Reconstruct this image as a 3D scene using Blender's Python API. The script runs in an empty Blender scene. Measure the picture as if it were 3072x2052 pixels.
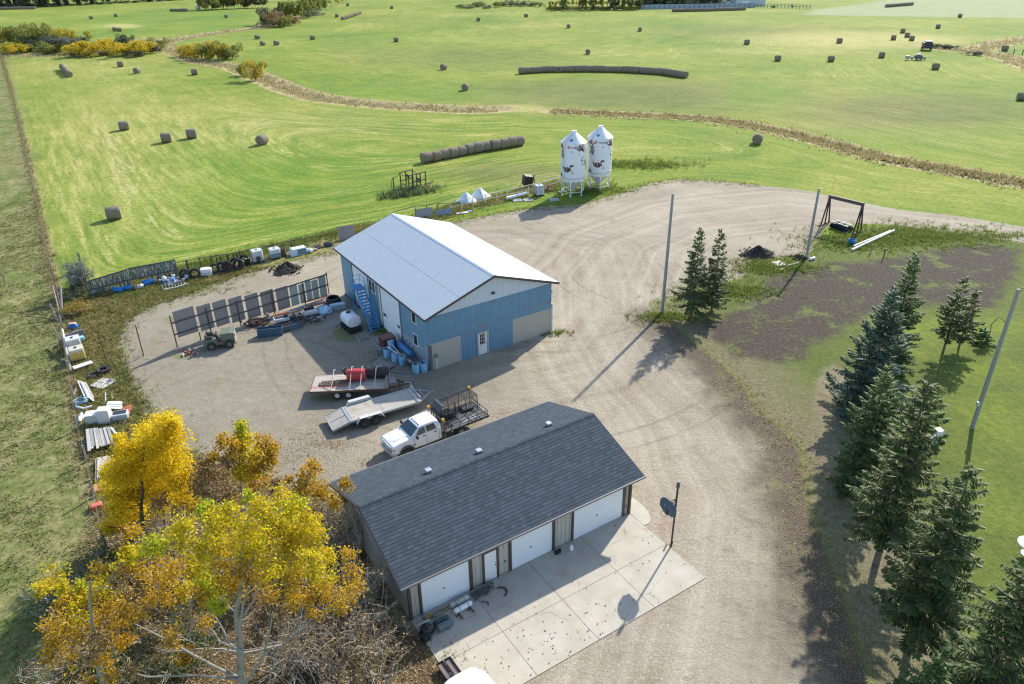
import bpy, math, random
import numpy as np
from mathutils import Vector, Matrix

# ------------------------------------------------------------------ camera, sky, sun, exposure
FPX, PITCH, ROLL, CAMH = 2224.22, .4891, -.0147, 30.6984      # photo is 3072 x 2052
SC = bpy.context.scene
COL = SC.collection
_c, _s, _cr, _sr = math.cos(PITCH), math.sin(PITCH), math.cos(ROLL), math.sin(ROLL)
_R = Vector((1, 0, 0)); _D = Vector((0, -_s, -_c)); _F = Vector((0, _c, -_s))
AXR = _R * _cr - _D * _sr; AXD = _R * _sr + _D * _cr
cam_d = bpy.data.cameras.new('camera'); cam = bpy.data.objects.new('camera', cam_d); COL.objects.link(cam)
cam_d.sensor_width = 36; cam_d.lens = FPX / 3072 * 36; cam_d.clip_start = .5; cam_d.clip_end = 9000
m3 = Matrix((AXR, -AXD, -_F)).transposed()
cam.matrix_world = Matrix.Translation((0, 0, CAMH)) @ m3.to_4x4()
SC.camera = cam
SUN_DIR = Vector((.535, .845, .645)).normalized()             # towards the sun
SUN_EL = math.asin(SUN_DIR.z); SUN_AZ = math.atan2(SUN_DIR.x, SUN_DIR.y)
world = bpy.data.worlds.new('World'); SC.world = world; world.use_nodes = True
wn = world.node_tree; bg = wn.nodes['Background']
sky = wn.nodes.new('ShaderNodeTexSky'); sky.sky_type = 'NISHITA'; sky.sun_disc = False
sky.sun_elevation = SUN_EL; sky.sun_rotation = SUN_AZ; sky.altitude = 700; sky.air_density = 1.0; sky.dust_density = 1.2
wn.links.new(sky.outputs[0], bg.inputs[0]); bg.inputs[1].default_value = .15
sun_d = bpy.data.lights.new('sun', 'SUN'); sun = bpy.data.objects.new('sun', sun_d); COL.objects.link(sun)
sun_d.energy = 3.9; sun_d.angle = math.radians(.9); sun_d.color = (1, .93, .82)
sun.rotation_euler = (-SUN_DIR).to_track_quat('-Z', 'Y').to_euler()
SC.view_settings.view_transform = 'Standard'; SC.view_settings.look = 'None'
SC.view_settings.gamma = 1; SC.view_settings.exposure = 1.0
SC.render.film_transparent = False
try:
    SC.cycles.use_adaptive_sampling = True; SC.cycles.use_denoising = True; SC.cycles.denoising_prefilter = 'NONE'; SC.cycles.pixel_filter_type = 'BLACKMAN_HARRIS'; SC.cycles.filter_width = 1.2; SC.cycles.max_bounces = 5
    SC.cycles.diffuse_bounces = 2; SC.cycles.transparent_max_bounces = 4
except Exception: pass

# ------------------------------------------------------------------ photo coordinates -> places on the ground
CROP = {'f': (0, 0, 1), 'o': (0, 0, 1.30890), '4': (150, 620, .3833), '5': (480, 800, .3407), '6': (880, 1000, .3407), '7': (1150, 480, .3407),
        '8': (950, 600, .3507), 'A': (150, 900, .4209), 'B': (0, 1180, .5561), 'C': (960, 1150, .5753), 'D': (1850, 520, .5204),
        'E': (2350, 700, .4465), 'F': (2350, 1350, .4476), 'H': (1150, 1700, .2555), 'J': (740, 900, .16184), 'K': (240, 720, .17036),
        'L': (620, 660, .16184), 'M': (180, 940, .24242), 'T': (1120, 1150, .16184), 'N': (1230, 500, .20017), 'O': (1150, 1000, .11478),
        'P': (2400, 560, .15304), 'Q': (900, 1080, .17888), 'R': (580, 940, .17888), 'S': (1650, 360, .1658), 'U': (1960, 1420, .16575),
        '1': (0, 0, .4361), '2': (1024, 0, .4361), '3': (2048, 0, .4361), 'V': (0, 0, .2555), 'W': (540, 0, .2555), 'X': (2620, 60, .19251),
        'Y': (0, 150, .5424), 'Z': (1640, 0, .29813), 'a': (2740, 1260, .07653), 'b': (240, 1280, .1658), 'c': (980, 860, .12752), 'd': (2290, 740, .08092), 'e': (1180, 500, .06378)}
EYE = Vector((0, 0, CAMH))
def raydir(c, x, y):
    o = CROP[c]; u = (o[0] + x * o[2] - 1536) / FPX; v = (o[1] + y * o[2] - 1026) / FPX
    return _F + AXR * u + AXD * v
def G(c, x, y, z=0.):
    d = raydir(c, x, y); return EYE + d * ((z - CAMH) / d.z)
def atY(c, x, y, Y):
    d = raydir(c, x, y); return EYE + d * (Y / d.y)
def pix(p):
    q = Vector(p) - EYE; d = q.dot(_F); return (1536 + FPX * q.dot(AXR) / d, 1026 + FPX * q.dot(AXD) / d)
def zat(p, ypx):                      # height above p that reaches photo row ypx
    lo, hi = 0., 60.
    for _ in range(40):
        m = (lo + hi) / 2
        if pix((p[0], p[1], m))[1] > ypx: lo = m
        else: hi = m
    return lo
def crop_y(c, y): o = CROP[c]; return o[1] + y * o[2]
def ang(a, b): return math.atan2(b[1] - a[1], b[0] - a[0])

# ------------------------------------------------------------------ materials
class S:
    def __init__(s, name, group=None):
        s.m = bpy.data.materials.new(name); s.m.use_nodes = True; s.t = s.m.node_tree
        s.b = s.t.nodes['Principled BSDF']; s._o = None
    def n(s, t, **k):
        x = s.t.nodes.new(t)
        for a, v in k.items(): setattr(x, a, v)
        return x
    def put(s, i, v):
        if isinstance(v, bpy.types.NodeSocket): s.t.links.new(v, i)
        elif v is not None:
            if i.type == 'RGBA' and not hasattr(v, '__len__'): v = (v, v, v)
            if i.type == 'RGBA' and len(v) == 3: v = (*v, 1)
            i.default_value = v
    def co(s):
        if not s._o: s._o = s.n('ShaderNodeTexCoord').outputs['Object']
        return s._o
    def geo(s): return s.n('ShaderNodeNewGeometry')
    def rnd(s): return s.n('ShaderNodeObjectInfo').outputs['Random']
    def m_(s, op, a, b=0., c=0., cl=False):
        x = s.n('ShaderNodeMath', operation=op, use_clamp=cl); s.put(x.inputs[0], a); s.put(x.inputs[1], b)
        if op in ('MULTIPLY_ADD', 'WRAP', 'SMOOTH_MIN', 'COMPARE'): s.put(x.inputs[2], c)
        return x.outputs[0]
    def mix(s, f, a, b, mode='MIX'):
        x = s.n('ShaderNodeMix', data_type='RGBA', blend_type=mode); s.put(x.inputs[0], f); s.put(x.inputs[6], a); s.put(x.inputs[7], b); return x.outputs[2]
    def map(s, sc=(1, 1, 1), rot=(0, 0, 0), loc=(0, 0, 0), vec=None):
        x = s.n('ShaderNodeMapping'); s.put(x.inputs[0], vec or s.co()); x.inputs[1].default_value = loc; x.inputs[2].default_value = rot; x.inputs[3].default_value = sc
        return x.outputs[0]
    def noise(s, sc, det=2, ro=.5, vec=None, dist=0, col=False):
        x = s.n('ShaderNodeTexNoise'); s.put(x.inputs['Vector'], vec or s.co()); x.inputs['Scale'].default_value = sc
        x.inputs['Detail'].default_value = det; x.inputs['Roughness'].default_value = ro; x.inputs['Distortion'].default_value = dist
        return x.outputs[1 if col else 0]
    def vor(s, sc, vec=None, feat='F1', out=0):
        x = s.n('ShaderNodeTexVoronoi', feature=feat); s.put(x.inputs['Vector'], vec or s.co()); x.inputs['Scale'].default_value = sc
        return x.outputs[out]
    def wave(s, sc, vec=None, direction='X', dist=0, prof='SIN'):
        x = s.n('ShaderNodeTexWave', bands_direction=direction, wave_profile=prof); s.put(x.inputs['Vector'], vec or s.co()); x.inputs['Scale'].default_value = sc
        x.inputs['Distortion'].default_value = dist; return x.outputs[1]
    def step(s, f, a, b):               # smooth step from a to b
        x = s.n('ShaderNodeMapRange', interpolation_type='SMOOTHSTEP'); s.put(x.inputs[0], f); x.inputs[1].default_value = a; x.inputs[2].default_value = b
        return x.outputs[0]
    def ramp(s, f, *st):
        x = s.n('ShaderNodeValToRGB'); s.put(x.inputs[0], f); e = x.color_ramp.elements
        while len(e) < len(st): e.new(.5)
        for k, (p, c) in zip(e, st): k.position = p; k.color = (*c, 1)
        return x.outputs[0]
    def attr(s, name): return s.n('ShaderNodeAttribute', attribute_name=name).outputs['Fac']
    def sep(s, v=None):
        x = s.n('ShaderNodeSeparateXYZ'); s.put(x.inputs[0], v or s.co()); return x.outputs
    def comb(s, x, y, z=0.):
        n = s.n('ShaderNodeCombineXYZ'); s.put(n.inputs[0], x); s.put(n.inputs[1], y); s.put(n.inputs[2], z); return n.outputs[0]
    def bump(s, h, st=.5, d=.02):
        x = s.n('ShaderNodeBump'); x.inputs['Strength'].default_value = st; x.inputs['Distance'].default_value = d; s.put(x.inputs['Height'], h); return x.outputs[0]
    def out(s, col, rough=.7, metal=0., nor=None, spec=None, trans=None):
        s.put(s.b.inputs['Base Color'], col); s.put(s.b.inputs['Roughness'], rough); s.put(s.b.inputs['Metallic'], metal)
        if nor: s.put(s.b.inputs['Normal'], nor)
        if spec is not None: s.put(s.b.inputs['Specular IOR Level'], spec)
        return s.m
def sc_(c, k): return tuple(min(1, v * k) for v in c)
MATS = {}
def mat(name, col, rough=.6, metal=0., var=.18, ns=2.5, bump=0., bs=30., dirt=None, da=.45, ds=1.6, spec=None, fine=0.):
    """weathered paint / metal / wood: colour drifting by noise, optional patches of a second colour"""
    if name in MATS: return MATS[name]
    s = S(name); r = s.rnd(); v = s.map(loc=(0, 0, 0)); off = s.n('ShaderNodeVectorMath', operation='ADD'); s.put(off.inputs[0], s.co()); s.put(off.inputs[1], s.comb(s.m_('MULTIPLY', r, 31.), s.m_('MULTIPLY', r, 17.)))
    v = off.outputs[0]
    c = s.mix(s.noise(ns, 4, .6, v), sc_(col, 1 - var), sc_(col, 1 + var))
    if fine: c = s.mix(s.m_('MULTIPLY', s.noise(ns * 14, 2, .6, v), fine), c, sc_(col, .45))
    if dirt: c = s.mix(s.step(s.noise(ds, 5, .65, v), 1 - da - .08, 1 - da + .08), c, dirt)
    nor = s.bump(s.noise(bs, 3, .6, v), bump, .02) if bump else None
    MATS[name] = s.out(c, rough, metal, nor, spec); return MATS[name]
def wood(name, c1, c2, along='x', ns=3., rough=.85):
    if name in MATS: return MATS[name]
    s = S(name); k = {'x': (.35, 6, 6), 'y': (6, .35, 6), 'z': (6, 6, .35)}[along]
    v = s.map(k); f = s.noise(ns, 4, .65, v); g = s.noise(.9, 3)
    c = s.mix(f, c1, c2); c = s.mix(s.m_('MULTIPLY', g, .45), c, sc_(c1, .6))
    MATS[name] = s.out(c, rough, 0, s.bump(f, .4, .01)); return MATS[name]

# ------------------------------------------------------------------ mesh building
class MB:
    def __init__(s): s.v = []; s.f = []; s.mi = []
    def add(s, vs, fs, mi=0):
        o = len(s.v); s.v += [tuple(v) for v in vs]; s.f += [tuple(i + o for i in f) for f in fs]; s.mi += [mi] * len(fs); return s
    def box(s, c, d, rot=None, mi=0, taper=1.):
        hx, hy, hz = d[0] / 2, d[1] / 2, d[2] / 2
        p = [Vector((x * hx * (taper if z > 0 else 1), y * hy * (taper if z > 0 else 1), z * hz)) for z in (-1, 1) for y in (-1, 1) for x in (-1, 1)]
        if rot is not None:
            R = rot if isinstance(rot, Matrix) else Matrix.Rotation(rot, 3, 'Z')
            p = [R @ q for q in p]
        p = [q + Vector(c) for q in p]
        return s.add(p, [(0, 2, 3, 1), (4, 5, 7, 6), (0, 1, 5, 4), (2, 6, 7, 3), (0, 4, 6, 2), (1, 3, 7, 5)], mi)
    def cbox(s, c, d, b=.03, rot=None, mi=0):          # box with chamfered edges
        hx, hy, hz = d[0] / 2, d[1] / 2, d[2] / 2; b = min(b, hx * .6, hy * .6, hz * .6)
        vs = []; idx = {}
        for sx in (-1, 1):
            for sy in (-1, 1):
                for sz in (-1, 1):
                    for a in range(3):
                        q = [sx * (hx - b), sy * (hy - b), sz * (hz - b)]; q[a] = (sx, sy, sz)[a] * (hx, hy, hz)[a]
                        idx[(sx, sy, sz, a)] = len(vs); vs.append(Vector(q))
        fs = []
        for a in range(3):
            o = [i for i in range(3) if i != a]
            for sg in (-1, 1):
                r = []
                for u, w in ((-1, -1), (1, -1), (1, 1), (-1, 1)):
                    k = [0, 0, 0]; k[a] = sg; k[o[0]] = u; k[o[1]] = w; r.append(idx[(*k, a)])
                fs.append(r)
        for a in range(3):
            o = [i for i in range(3) if i != a]
            for u in (-1, 1):
                for w in (-1, 1):
                    def K(e, m): k = [0, 0, 0]; k[a] = e; k[o[0]] = u; k[o[1]] = w; return idx[(*k, m)]
                    fs.append([K(-1, o[0]), K(1, o[0]), K(1, o[1]), K(-1, o[1])])
        for sx in (-1, 1):
            for sy in (-1, 1):
                for sz in (-1, 1): fs.append([idx[(sx, sy, sz, a)] for a in range(3)])
        if rot is not None:
            R = rot if isinstance(rot, Matrix) else Matrix.Rotation(rot, 3, 'Z'); vs = [R @ q for q in vs]
        return s.add([q + Vector(c) for q in vs], fs, mi)
    def beam(s, a, b, w, h=None, mi=0, up=None):
        a, b = Vector(a), Vector(b); h = h or w; d = b - a; L = d.length
        if L < 1e-6: return s
        z = d / L; u = Vector(up) if up else (Vector((0, 0, 1)) if abs(z.z) < .95 else Vector((0, 1, 0)))
        x = u.cross(z).normalized(); y = z.cross(x)
        p = [q + x * (w / 2 * i) + y * (h / 2 * j) for q in (a, b) for j in (-1, 1) for i in (-1, 1)]
        return s.add(p, [(0, 2, 3, 1), (4, 5, 7, 6), (0, 1, 5, 4), (2, 6, 7, 3), (0, 4, 6, 2), (1, 3, 7, 5)], mi)
    def cyl(s, a, b, r0, r1=None, n=12, caps=True, mi=0):
        a, b = Vector(a), Vector(b); r1 = r0 if r1 is None else r1; d = (b - a).normalized()
        u = Vector((0, 0, 1)) if abs(d.z) < .9 else Vector((1, 0, 0)); x = u.cross(d).normalized(); y = d.cross(x)
        ps = [q + (x * math.cos(t * 2 * math.pi / n) + y * math.sin(t * 2 * math.pi / n)) * r for q, r in ((a, r0), (b, r1)) for t in range(n)]
        fs = [(i, (i + 1) % n, n + (i + 1) % n, n + i) for i in range(n)]
        if caps: fs += [tuple(range(n - 1, -1, -1)), tuple(range(n, 2 * n))]
        return s.add(ps, fs, mi)
    def tube(s, pts, r, n=6, mi=0):
        pts = [Vector(p) for p in pts]; rr = r if hasattr(r, '__len__') else [r] * len(pts); vs = []; N = len(pts)
        px = None
        for i, p in enumerate(pts):
            d = (pts[min(i + 1, N - 1)] - pts[max(i - 1, 0)]).normalized()
            if px is None: u = Vector((0, 0, 1)) if abs(d.z) < .9 else Vector((1, 0, 0)); px = u.cross(d).normalized()
            px = (px - d * px.dot(d)).normalized(); py = d.cross(px)
            vs += [p + (px * math.cos(t * 2 * math.pi / n) + py * math.sin(t * 2 * math.pi / n)) * rr[i] for t in range(n)]
        fs = [(k * n + i, k * n + (i + 1) % n, (k + 1) * n + (i + 1) % n, (k + 1) * n + i) for k in range(N - 1) for i in range(n)]
        fs += [tuple(range(n - 1, -1, -1)), tuple(range((N - 1) * n, N * n))]
        return s.add(vs, fs, mi)
    def lathe(s, prof, n=24, o=(0, 0, 0), axis=None, mi=0, caps=True):
        M = Matrix.Identity(3) if axis is None else Vector((0, 0, 1)).rotation_difference(Vector(axis)).to_matrix()
        vs = [M @ Vector((r * math.cos(t * 2 * math.pi / n), r * math.sin(t * 2 * math.pi / n), z)) + Vector(o) for r, z in prof for t in range(n)]
        fs = [(k * n + i, k * n + (i + 1) % n, (k + 1) * n + (i + 1) % n, (k + 1) * n + i) for k in range(len(prof) - 1) for i in range(n)]
        if caps: fs += [tuple(range(n - 1, -1, -1)), tuple(range((len(prof) - 1) * n, len(prof) * n))]
        return s.add(vs, fs, mi)
    def prism(s, pts, ext, mi=0):                       # planar outline (3-D points) pushed along ext
        n = len(pts); e = Vector(ext); p = [Vector(q) for q in pts]
        return s.add(p + [q + e for q in p], [tuple(range(n - 1, -1, -1)), tuple(range(n, 2 * n))] + [(i, (i + 1) % n, n + (i + 1) % n, n + i) for i in range(n)], mi)
    def torus(s, c, R, r, axis=(0, 0, 1), N=24, n=8, mi=0, sq=1.):
        M = Vector((0, 0, 1)).rotation_difference(Vector(axis)).to_matrix(); vs = []
        for i in range(N):
            a = i * 2 * math.pi / N
            for j in range(n):
                b = j * 2 * math.pi / n; vs.append(M @ Vector(((R + r * math.cos(b)) * math.cos(a), (R + r * math.cos(b)) * math.sin(a), r * sq * math.sin(b))) + Vector(c))
        return s.add(vs, [(i * n + j, ((i + 1) % N) * n + j, ((i + 1) % N) * n + (j + 1) % n, i * n + (j + 1) % n) for i in range(N) for j in range(n)], mi)
    def ball(s, c, r, n=10, mi=0, jit=0., rg=None):
        rx, ry, rz = r if hasattr(r, '__len__') else (r, r, r); vs = []; m = max(4, n // 2 + 1)
        for k in range(1, m):
            ph = math.pi * k / m
            for i in range(n):
                t = i * 2 * math.pi / n; j = 1 + (rg.uniform(-jit, jit) if rg else 0); vs.append(Vector((rx * j * math.sin(ph) * math.cos(t), ry * j * math.sin(ph) * math.sin(t), rz * j * math.cos(ph))) + Vector(c))
        vs += [Vector(c) + Vector((0, 0, rz)), Vector(c) - Vector((0, 0, rz))]; a, b = len(vs) - 2, len(vs) - 1
        fs = [(k * n + i, (k + 1) * n + i, (k + 1) * n + (i + 1) % n, k * n + (i + 1) % n) for k in range(m - 2) for i in range(n)]
        fs += [(a, i, (i + 1) % n) for i in range(n)] + [(b, (m - 2) * n + (i + 1) % n, (m - 2) * n + i) for i in range(n)]
        return s.add(vs, fs, mi)
    def shift(s, d):
        d = Vector(d); s.v = [(v[0] + d.x, v[1] + d.y, v[2] + d.z) for v in s.v]; return s
    def xf(s, M): s.v = [tuple(M @ Vector(v)) for v in s.v]; return s
    def build(s, name, mats, parent=None, smooth=False, loc=None):
        me = bpy.data.meshes.new(name); me.from_pydata(s.v, [], s.f)
        mats = mats if isinstance(mats, (list, tuple)) else [mats]
        for m in mats: me.materials.append(m)
        if len(mats) > 1: me.polygons.foreach_set('material_index', s.mi)
        if smooth:
            me.polygons.foreach_set('use_smooth', [True] * len(s.f))
            try: me.set_sharp_from_angle(angle=math.radians(smooth if smooth is not True else 40))
            except Exception: pass
        me.update()
        o = bpy.data.objects.new(name, me); COL.objects.link(o)
        if parent: o.parent = parent
        if loc is not None: o.location = loc
        return o
def npmesh(name, V, Q, mats, parent=None, nside=4, mi=None, smooth=False):
    """fast mesh from numpy arrays: V (n,3), Q (m,nside)"""
    me = bpy.data.meshes.new(name); V = np.asarray(V, np.float32); Q = np.asarray(Q, np.int32)
    me.vertices.add(len(V)); me.vertices.foreach_set('co', V.ravel())
    me.loops.add(Q.size); me.loops.foreach_set('vertex_index', Q.ravel())
    me.polygons.add(len(Q)); me.polygons.foreach_set('loop_start', np.arange(0, Q.size, nside, dtype=np.int32))
    try: me.polygons.foreach_set('loop_total', np.full(len(Q), nside, np.int32))
    except Exception: pass
    for m in (mats if isinstance(mats, (list, tuple)) else [mats]): me.materials.append(m)
    if mi is not None: me.polygons.foreach_set('material_index', np.asarray(mi, np.int32))
    if smooth: me.polygons.foreach_set('use_smooth', np.ones(len(Q), bool))
    me.update(calc_edges=True)
    o = bpy.data.objects.new(name, me); COL.objects.link(o)
    if parent: o.parent = parent
    return o
def tag(o, label=None, cat=None, group=None, kind=None):
    if label: o['label'] = label
    if cat: o['category'] = cat
    if group: o['group'] = group
    if kind: o['kind'] = kind
    return o
def thing(name, label, cat, loc=(0, 0, 0), rz=0., group=None):
    o = bpy.data.objects.new(name, None); COL.objects.link(o); o.empty_display_size = .2
    o.location = loc; o.rotation_euler = (0, 0, rz); return tag(o, label, cat, group)
KIDS = {}
def children(o): return [c for c in COL.objects if c.parent == o]
def dup(root, loc, rz=None, label=None, group=None, scale=None):
    r = root.copy(); COL.objects.link(r); r.location = loc
    if rz is not None: r.rotation_euler = (0, 0, rz)
    if scale is not None: r.scale = scale if hasattr(scale, '__len__') else (scale,) * 3
    if label: r['label'] = label
    if group: r['group'] = group
    if root.name not in KIDS: KIDS[root.name] = [(c, children(c)) for c in children(root)]
    for c, gs in KIDS[root.name]:
        d = c.copy(); COL.objects.link(d); d.parent = r
        for g in gs:
            e = g.copy(); COL.objects.link(e); e.parent = d
    return r
def bent(a, b, n=4, sag=0.):
    a, b = Vector(a), Vector(b); return [a.lerp(b, i / n) - Vector((0, 0, sag * 4 * (i / n) * (1 - i / n))) for i in range(n + 1)]
# ------------------------------------------------------------------ ground zones
def P2(c, pts): return np.array([(lambda v: (v.x, v.y))(G(c, x, y)) for x, y in pts])
FENCE = P2('f', [(-10, 120), (3, 165), (33, 269), (70, 421), (108, 595), (144, 763), (179, 926), (211, 1119), (238, 1287), (262, 1384), (285, 1489), (317, 1641), (345, 1760), (380, 1900), (430, 2150)])
YARD = P2('o', [(1990, 1568), (1940, 1400), (1850, 1150), (1830, 1020), (1750, 950), (1680, 860), (1600, 790), (1530, 735), (1540, 680), (1690, 640), (1750, 600), (1800, 588), (1850, 585), (1880, 545), (1885, 520), (1960, 512), (2050, 514),
        (2200, 537), (2347, 556), (2420, 566), (2420, 528), (2347, 520), (2200, 495), (2050, 480), (1990, 467), (1850, 437), (1700, 420), (1620, 413), (1560, 410), (1490, 420), (1420, 443), (1330, 468), (1240, 474), (1100, 497), (1010, 512), (880, 535), (780, 573), (700, 592),
        (640, 606), (570, 622), (520, 640), (470, 652), (430, 672), (330, 705), (285, 735), (262, 780), (272, 830), (305, 900), (335, 960), (400, 1040), (560, 1100), (700, 1140), (800, 1150), (900, 1420), (985, 1480), (1080, 1700), (2070, 1700)])
TRACKEDGE = P2('o', [(1530, 735), (1600, 790), (1680, 860), (1750, 950), (1830, 1020), (1850, 1150), (1940, 1400), (1990, 1568), (2070, 1700)])
DIRT = P2('f', [(2080, 965), (2157, 962), (2256, 885), (2318, 828), (2474, 790), (2683, 775), (2839, 742), (2943, 731), (3047, 747), (3056, 811), (3010, 874), (2995, 926), (2900, 925), (2813, 915), (2700, 925), (2589, 946), (2526, 998), (2438, 1040), (2396, 1078), (2290, 1088), (2194, 1062), (2111, 1000)])
LAWN = P2('f', [(2605, 2052), (2540, 1832), (2421, 1505), (2395, 1335), (2290, 1243), (2199, 1126), (2094, 1034), (2003, 962), (2016, 890), (2212, 838), (2290, 785), (2421, 766), (2470, 716), (2683, 668), (2880, 694), (3072, 716), (3200, 735), (3500, 1500), (3300, 2300), (2705, 2225)])
PAST = np.vstack([FENCE, P2('f', [(-500, 2150)]), [(-500, 60), (-900, 600)]])
LITTER = P2('f', [(310, 1560), (400, 1300), (540, 1370), (740, 1440), (900, 1500), (1010, 1560), (1200, 1850), (1273, 1930), (1420, 2220), (200, 2220), (190, 1830), (260, 1700)])
CREEK1 = P2('f', [(440, 118), (520, 155), (600, 185), (700, 202), (790, 240), (860, 270), (950, 296), (1060, 308), (1180, 318), (1300, 325), (1400, 330), (1490, 327)])
CREEK2 = P2('f', [(1655, 332), (1760, 337), (1880, 343), (2000, 348), (2100, 354), (2200, 367), (2320, 388), (2400, 408), (2500, 433), (2600, 462), (2700, 485), (2850, 510), (3000, 538), (3200, 575)])
CREEK3 = P2('f', [(-60, 172), (60, 165), (170, 165), (280, 160), (380, 150), (450, 140), (525, 118), (654, 98), (785, 81), (840, 62), (960, 40)])
CREEK4 = P2('f', [(2790, 136), (2855, 148), (2920, 153), (2986, 132), (3072, 116), (3200, 105)])
CREEK5 = P2('f', [(2920, 153), (3029, 175), (3080, 195), (3200, 235)])
CREEKS = [CREEK1, CREEK2, CREEK3, CREEK4, CREEK5]
HALFW = [4.2, 3.0, 5., 5., 4.5]
YFENCE = P2('f', [(255, 885), (400, 835), (620, 790), (900, 725), (1050, 690), (1265, 655), (1400, 610), (1685, 545), (1850, 545), (2042, 537), (2225, 545), (2421, 572), (2604, 612), (2880, 645), (3072, 678), (3200, 695)])
DRIVE = P2('o', [(1560, 1700), (1590, 1568), (1640, 1350), (1640, 1150), (1560, 980), (1430, 840), (1370, 740), (1360, 640), (1420, 560), (1560, 500), (1800, 470), (2000, 490), (2347, 533)])
DRIVE2 = P2('o', [(1000, 880), (1150, 850), (1330, 820), (1400, 700), (1340, 570), (1180, 520), (1060, 520)])
rng = np.random.default_rng(5)
def seglist(poly, closed):
    a = poly; b = np.roll(poly, -1, 0)
    return (a, b) if closed else (a[:-1], b[:-1])
def dist_lines(P, poly, closed=False, side=False):
    A, B = seglist(poly, closed); best = np.full(len(P), 1e9); sg = np.ones(len(P))
    for a, b in zip(A, B):
        d = b - a; t = np.clip(((P - a) @ d) / max(d @ d, 1e-9), 0, 1); q = P - a - t[:, None] * d; h = np.hypot(q[:, 0], q[:, 1])
        cr = d[0] * (P[:, 1] - a[1]) - d[1] * (P[:, 0] - a[0]); m = h < best
        best = np.where(m, h, best); sg = np.where(m, np.sign(cr), sg)
    return best * sg if side else best
def inside(P, poly):
    A, B = seglist(poly, True); c = np.zeros(len(P), bool)
    for a, b in zip(A, B):
        m = (a[1] > P[:, 1]) != (b[1] > P[:, 1])
        if a[1] != b[1]: c ^= m & (P[:, 0] < (b[0] - a[0]) * (P[:, 1] - a[1]) / (b[1] - a[1]) + a[0])
    return c
def sdf(P, poly): return np.where(inside(P, poly), 1, -1) * dist_lines(P, poly, True)   # positive inside
def grow(start, step, k, end):
    r = []; x = start
    while x < end: r.append(x); x += step; step *= k
    return r
xs = np.array(sorted([-v for v in grow(48, .45, 1.035, 3200)] + list(np.arange(-47.7, 48, .3)) + grow(48, .45, 1.035, 3200)))
ys = np.array(sorted([22 - v for v in grow(0, .5, 1.5, 60)][1:] + list(np.arange(22, 112, .3)) + grow(112, .32, 1.011, 3400)))
XX, YY = np.meshgrid(xs, ys); GP = np.stack([XX.ravel(), YY.ravel()], 1)
d_yard, d_dirt, d_lawn, d_past, d_lit = sdf(GP, YARD), sdf(GP, DIRT), sdf(GP, LAWN), sdf(GP, PAST), sdf(GP, LITTER)
d_creek = np.max([w - dist_lines(GP, c) for c, w in zip(CREEKS, HALFW)], 0)
d_fence = dist_lines(GP, FENCE)
d_yf = dist_lines(GP, YFENCE); sw = ((d_fence + .5) ** -3. + (1.7 * d_yf + .5) ** -3. + (1.6 * np.abs(d_creek) + 8) ** -3.) ** (-1 / 3)
def sm(d, a, b): t = np.clip((d - a) / (b - a), 0, 1); return t * t * (3 - 2 * t)
def ell(c, x, y, rx, ry, soft=.5):       # soft patch given in photo coordinates
    o = G(c, x, y); a = (G(c, x + rx, y) - o).xy; b = (G(c, x, y - ry) - G(c, x, y + ry)).xy / 2
    q = GP - np.array(o.xy); M = np.linalg.inv(np.array([a, b]).T); u = q @ M.T; r = np.hypot(u[:, 0], u[:, 1]); return 1 - sm(r, 1 - soft, 1 + soft)
pale = np.max([ell('f', 2560, 118, 330, 26), ell('f', 2350, 150, 300, 10) * .5, ell('f', 365, 80, 55, 7, .15), ell('f', 700, 365, 430, 70, .8) * .45, ell('f', 330, 380, 200, 170, .8) * .5, ell('f', 260, 200, 260, 50, .8) * .45, ell('f', 1560, 325, 75, 12) * 1.], 0)
FAR = P2('f', [(2400, 44), (2440, 27), (2570, 14), (2650, 0), (2750, -25), (5200, -60), (4200, 90), (3000, 52)])
far_pale = sm(sdf(GP, FAR), -3, 6)
olive = np.max([ell('f', 2700, 330, 330, 55, .8), ell('f', 1900, 280, 500, 45, .8), ell('f', 1540, 520, 200, 30, .6) * .8, ell('f', 1350, 170, 300, 30, .9) * .5, ell('f', 2300, 95, 300, 18, .8) * .6], 0)
lush = np.max([ell('f', 2280, 275, 110, 35, .7), ell('f', 800, 490, 300, 100, .8), ell('f', 1200, 280, 250, 25, .8), ell('f', 550, 620, 330, 110, .8) * .8, ell('f', 3040, 150, 60, 14, .3), ell('f', 1100, 110, 330, 16, .8) * .6, ell('f', 650, 45, 120, 25, .8), ell('f', 450, 72, 330, 40, .9) * .7, ell('f', 2700, 420, 300, 35, .8) * .5], 0)
weed = np.max([ell('f', 1040, 1000, 45, 28, .7), ell('f', 660, 820, 60, 15, .6), ell('f', 590, 865, 70, 12, .8) * .8, ell('f', 520, 960, 60, 20, .8) * .6, ell('f', 640, 1150, 60, 30, .9) * .5, ell('f', 1140, 1085, 30, 14, .8), ell('f', 2290, 930, 60, 26, .8) * .0, ell('f', 980, 1195, 60, 12, .8) * .9, ell('f', 1980, 915, 35, 20, .8), ell('f', 2330, 790, 40, 16, .5), ell('f', 540, 1070, 40, 10, .7) * .7], 0)
redg = np.max([ell('f', 1995, 1580, 32, 28, .7), ell('f', 2480, 690, 60, 20, .8) * .6, ell('f', 330, 980, 60, 60, .9) * .8, ell('f', 1700, 760, 120, 60, .9) * .25, ell('f', 1690, 985, 50, 20, .6) * .6, ell('f', 2180, 860, 60, 60, .9) * .4], 0)
bare = np.max([ell('f', 2500, 1200, 60, 110, .8), ell('f', 2480, 1330, 50, 120, .8), ell('f', 2650, 1640, 70, 160, .8) * .8, ell('f', 2810, 1950, 60, 80, .9) * .8], 0)
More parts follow.
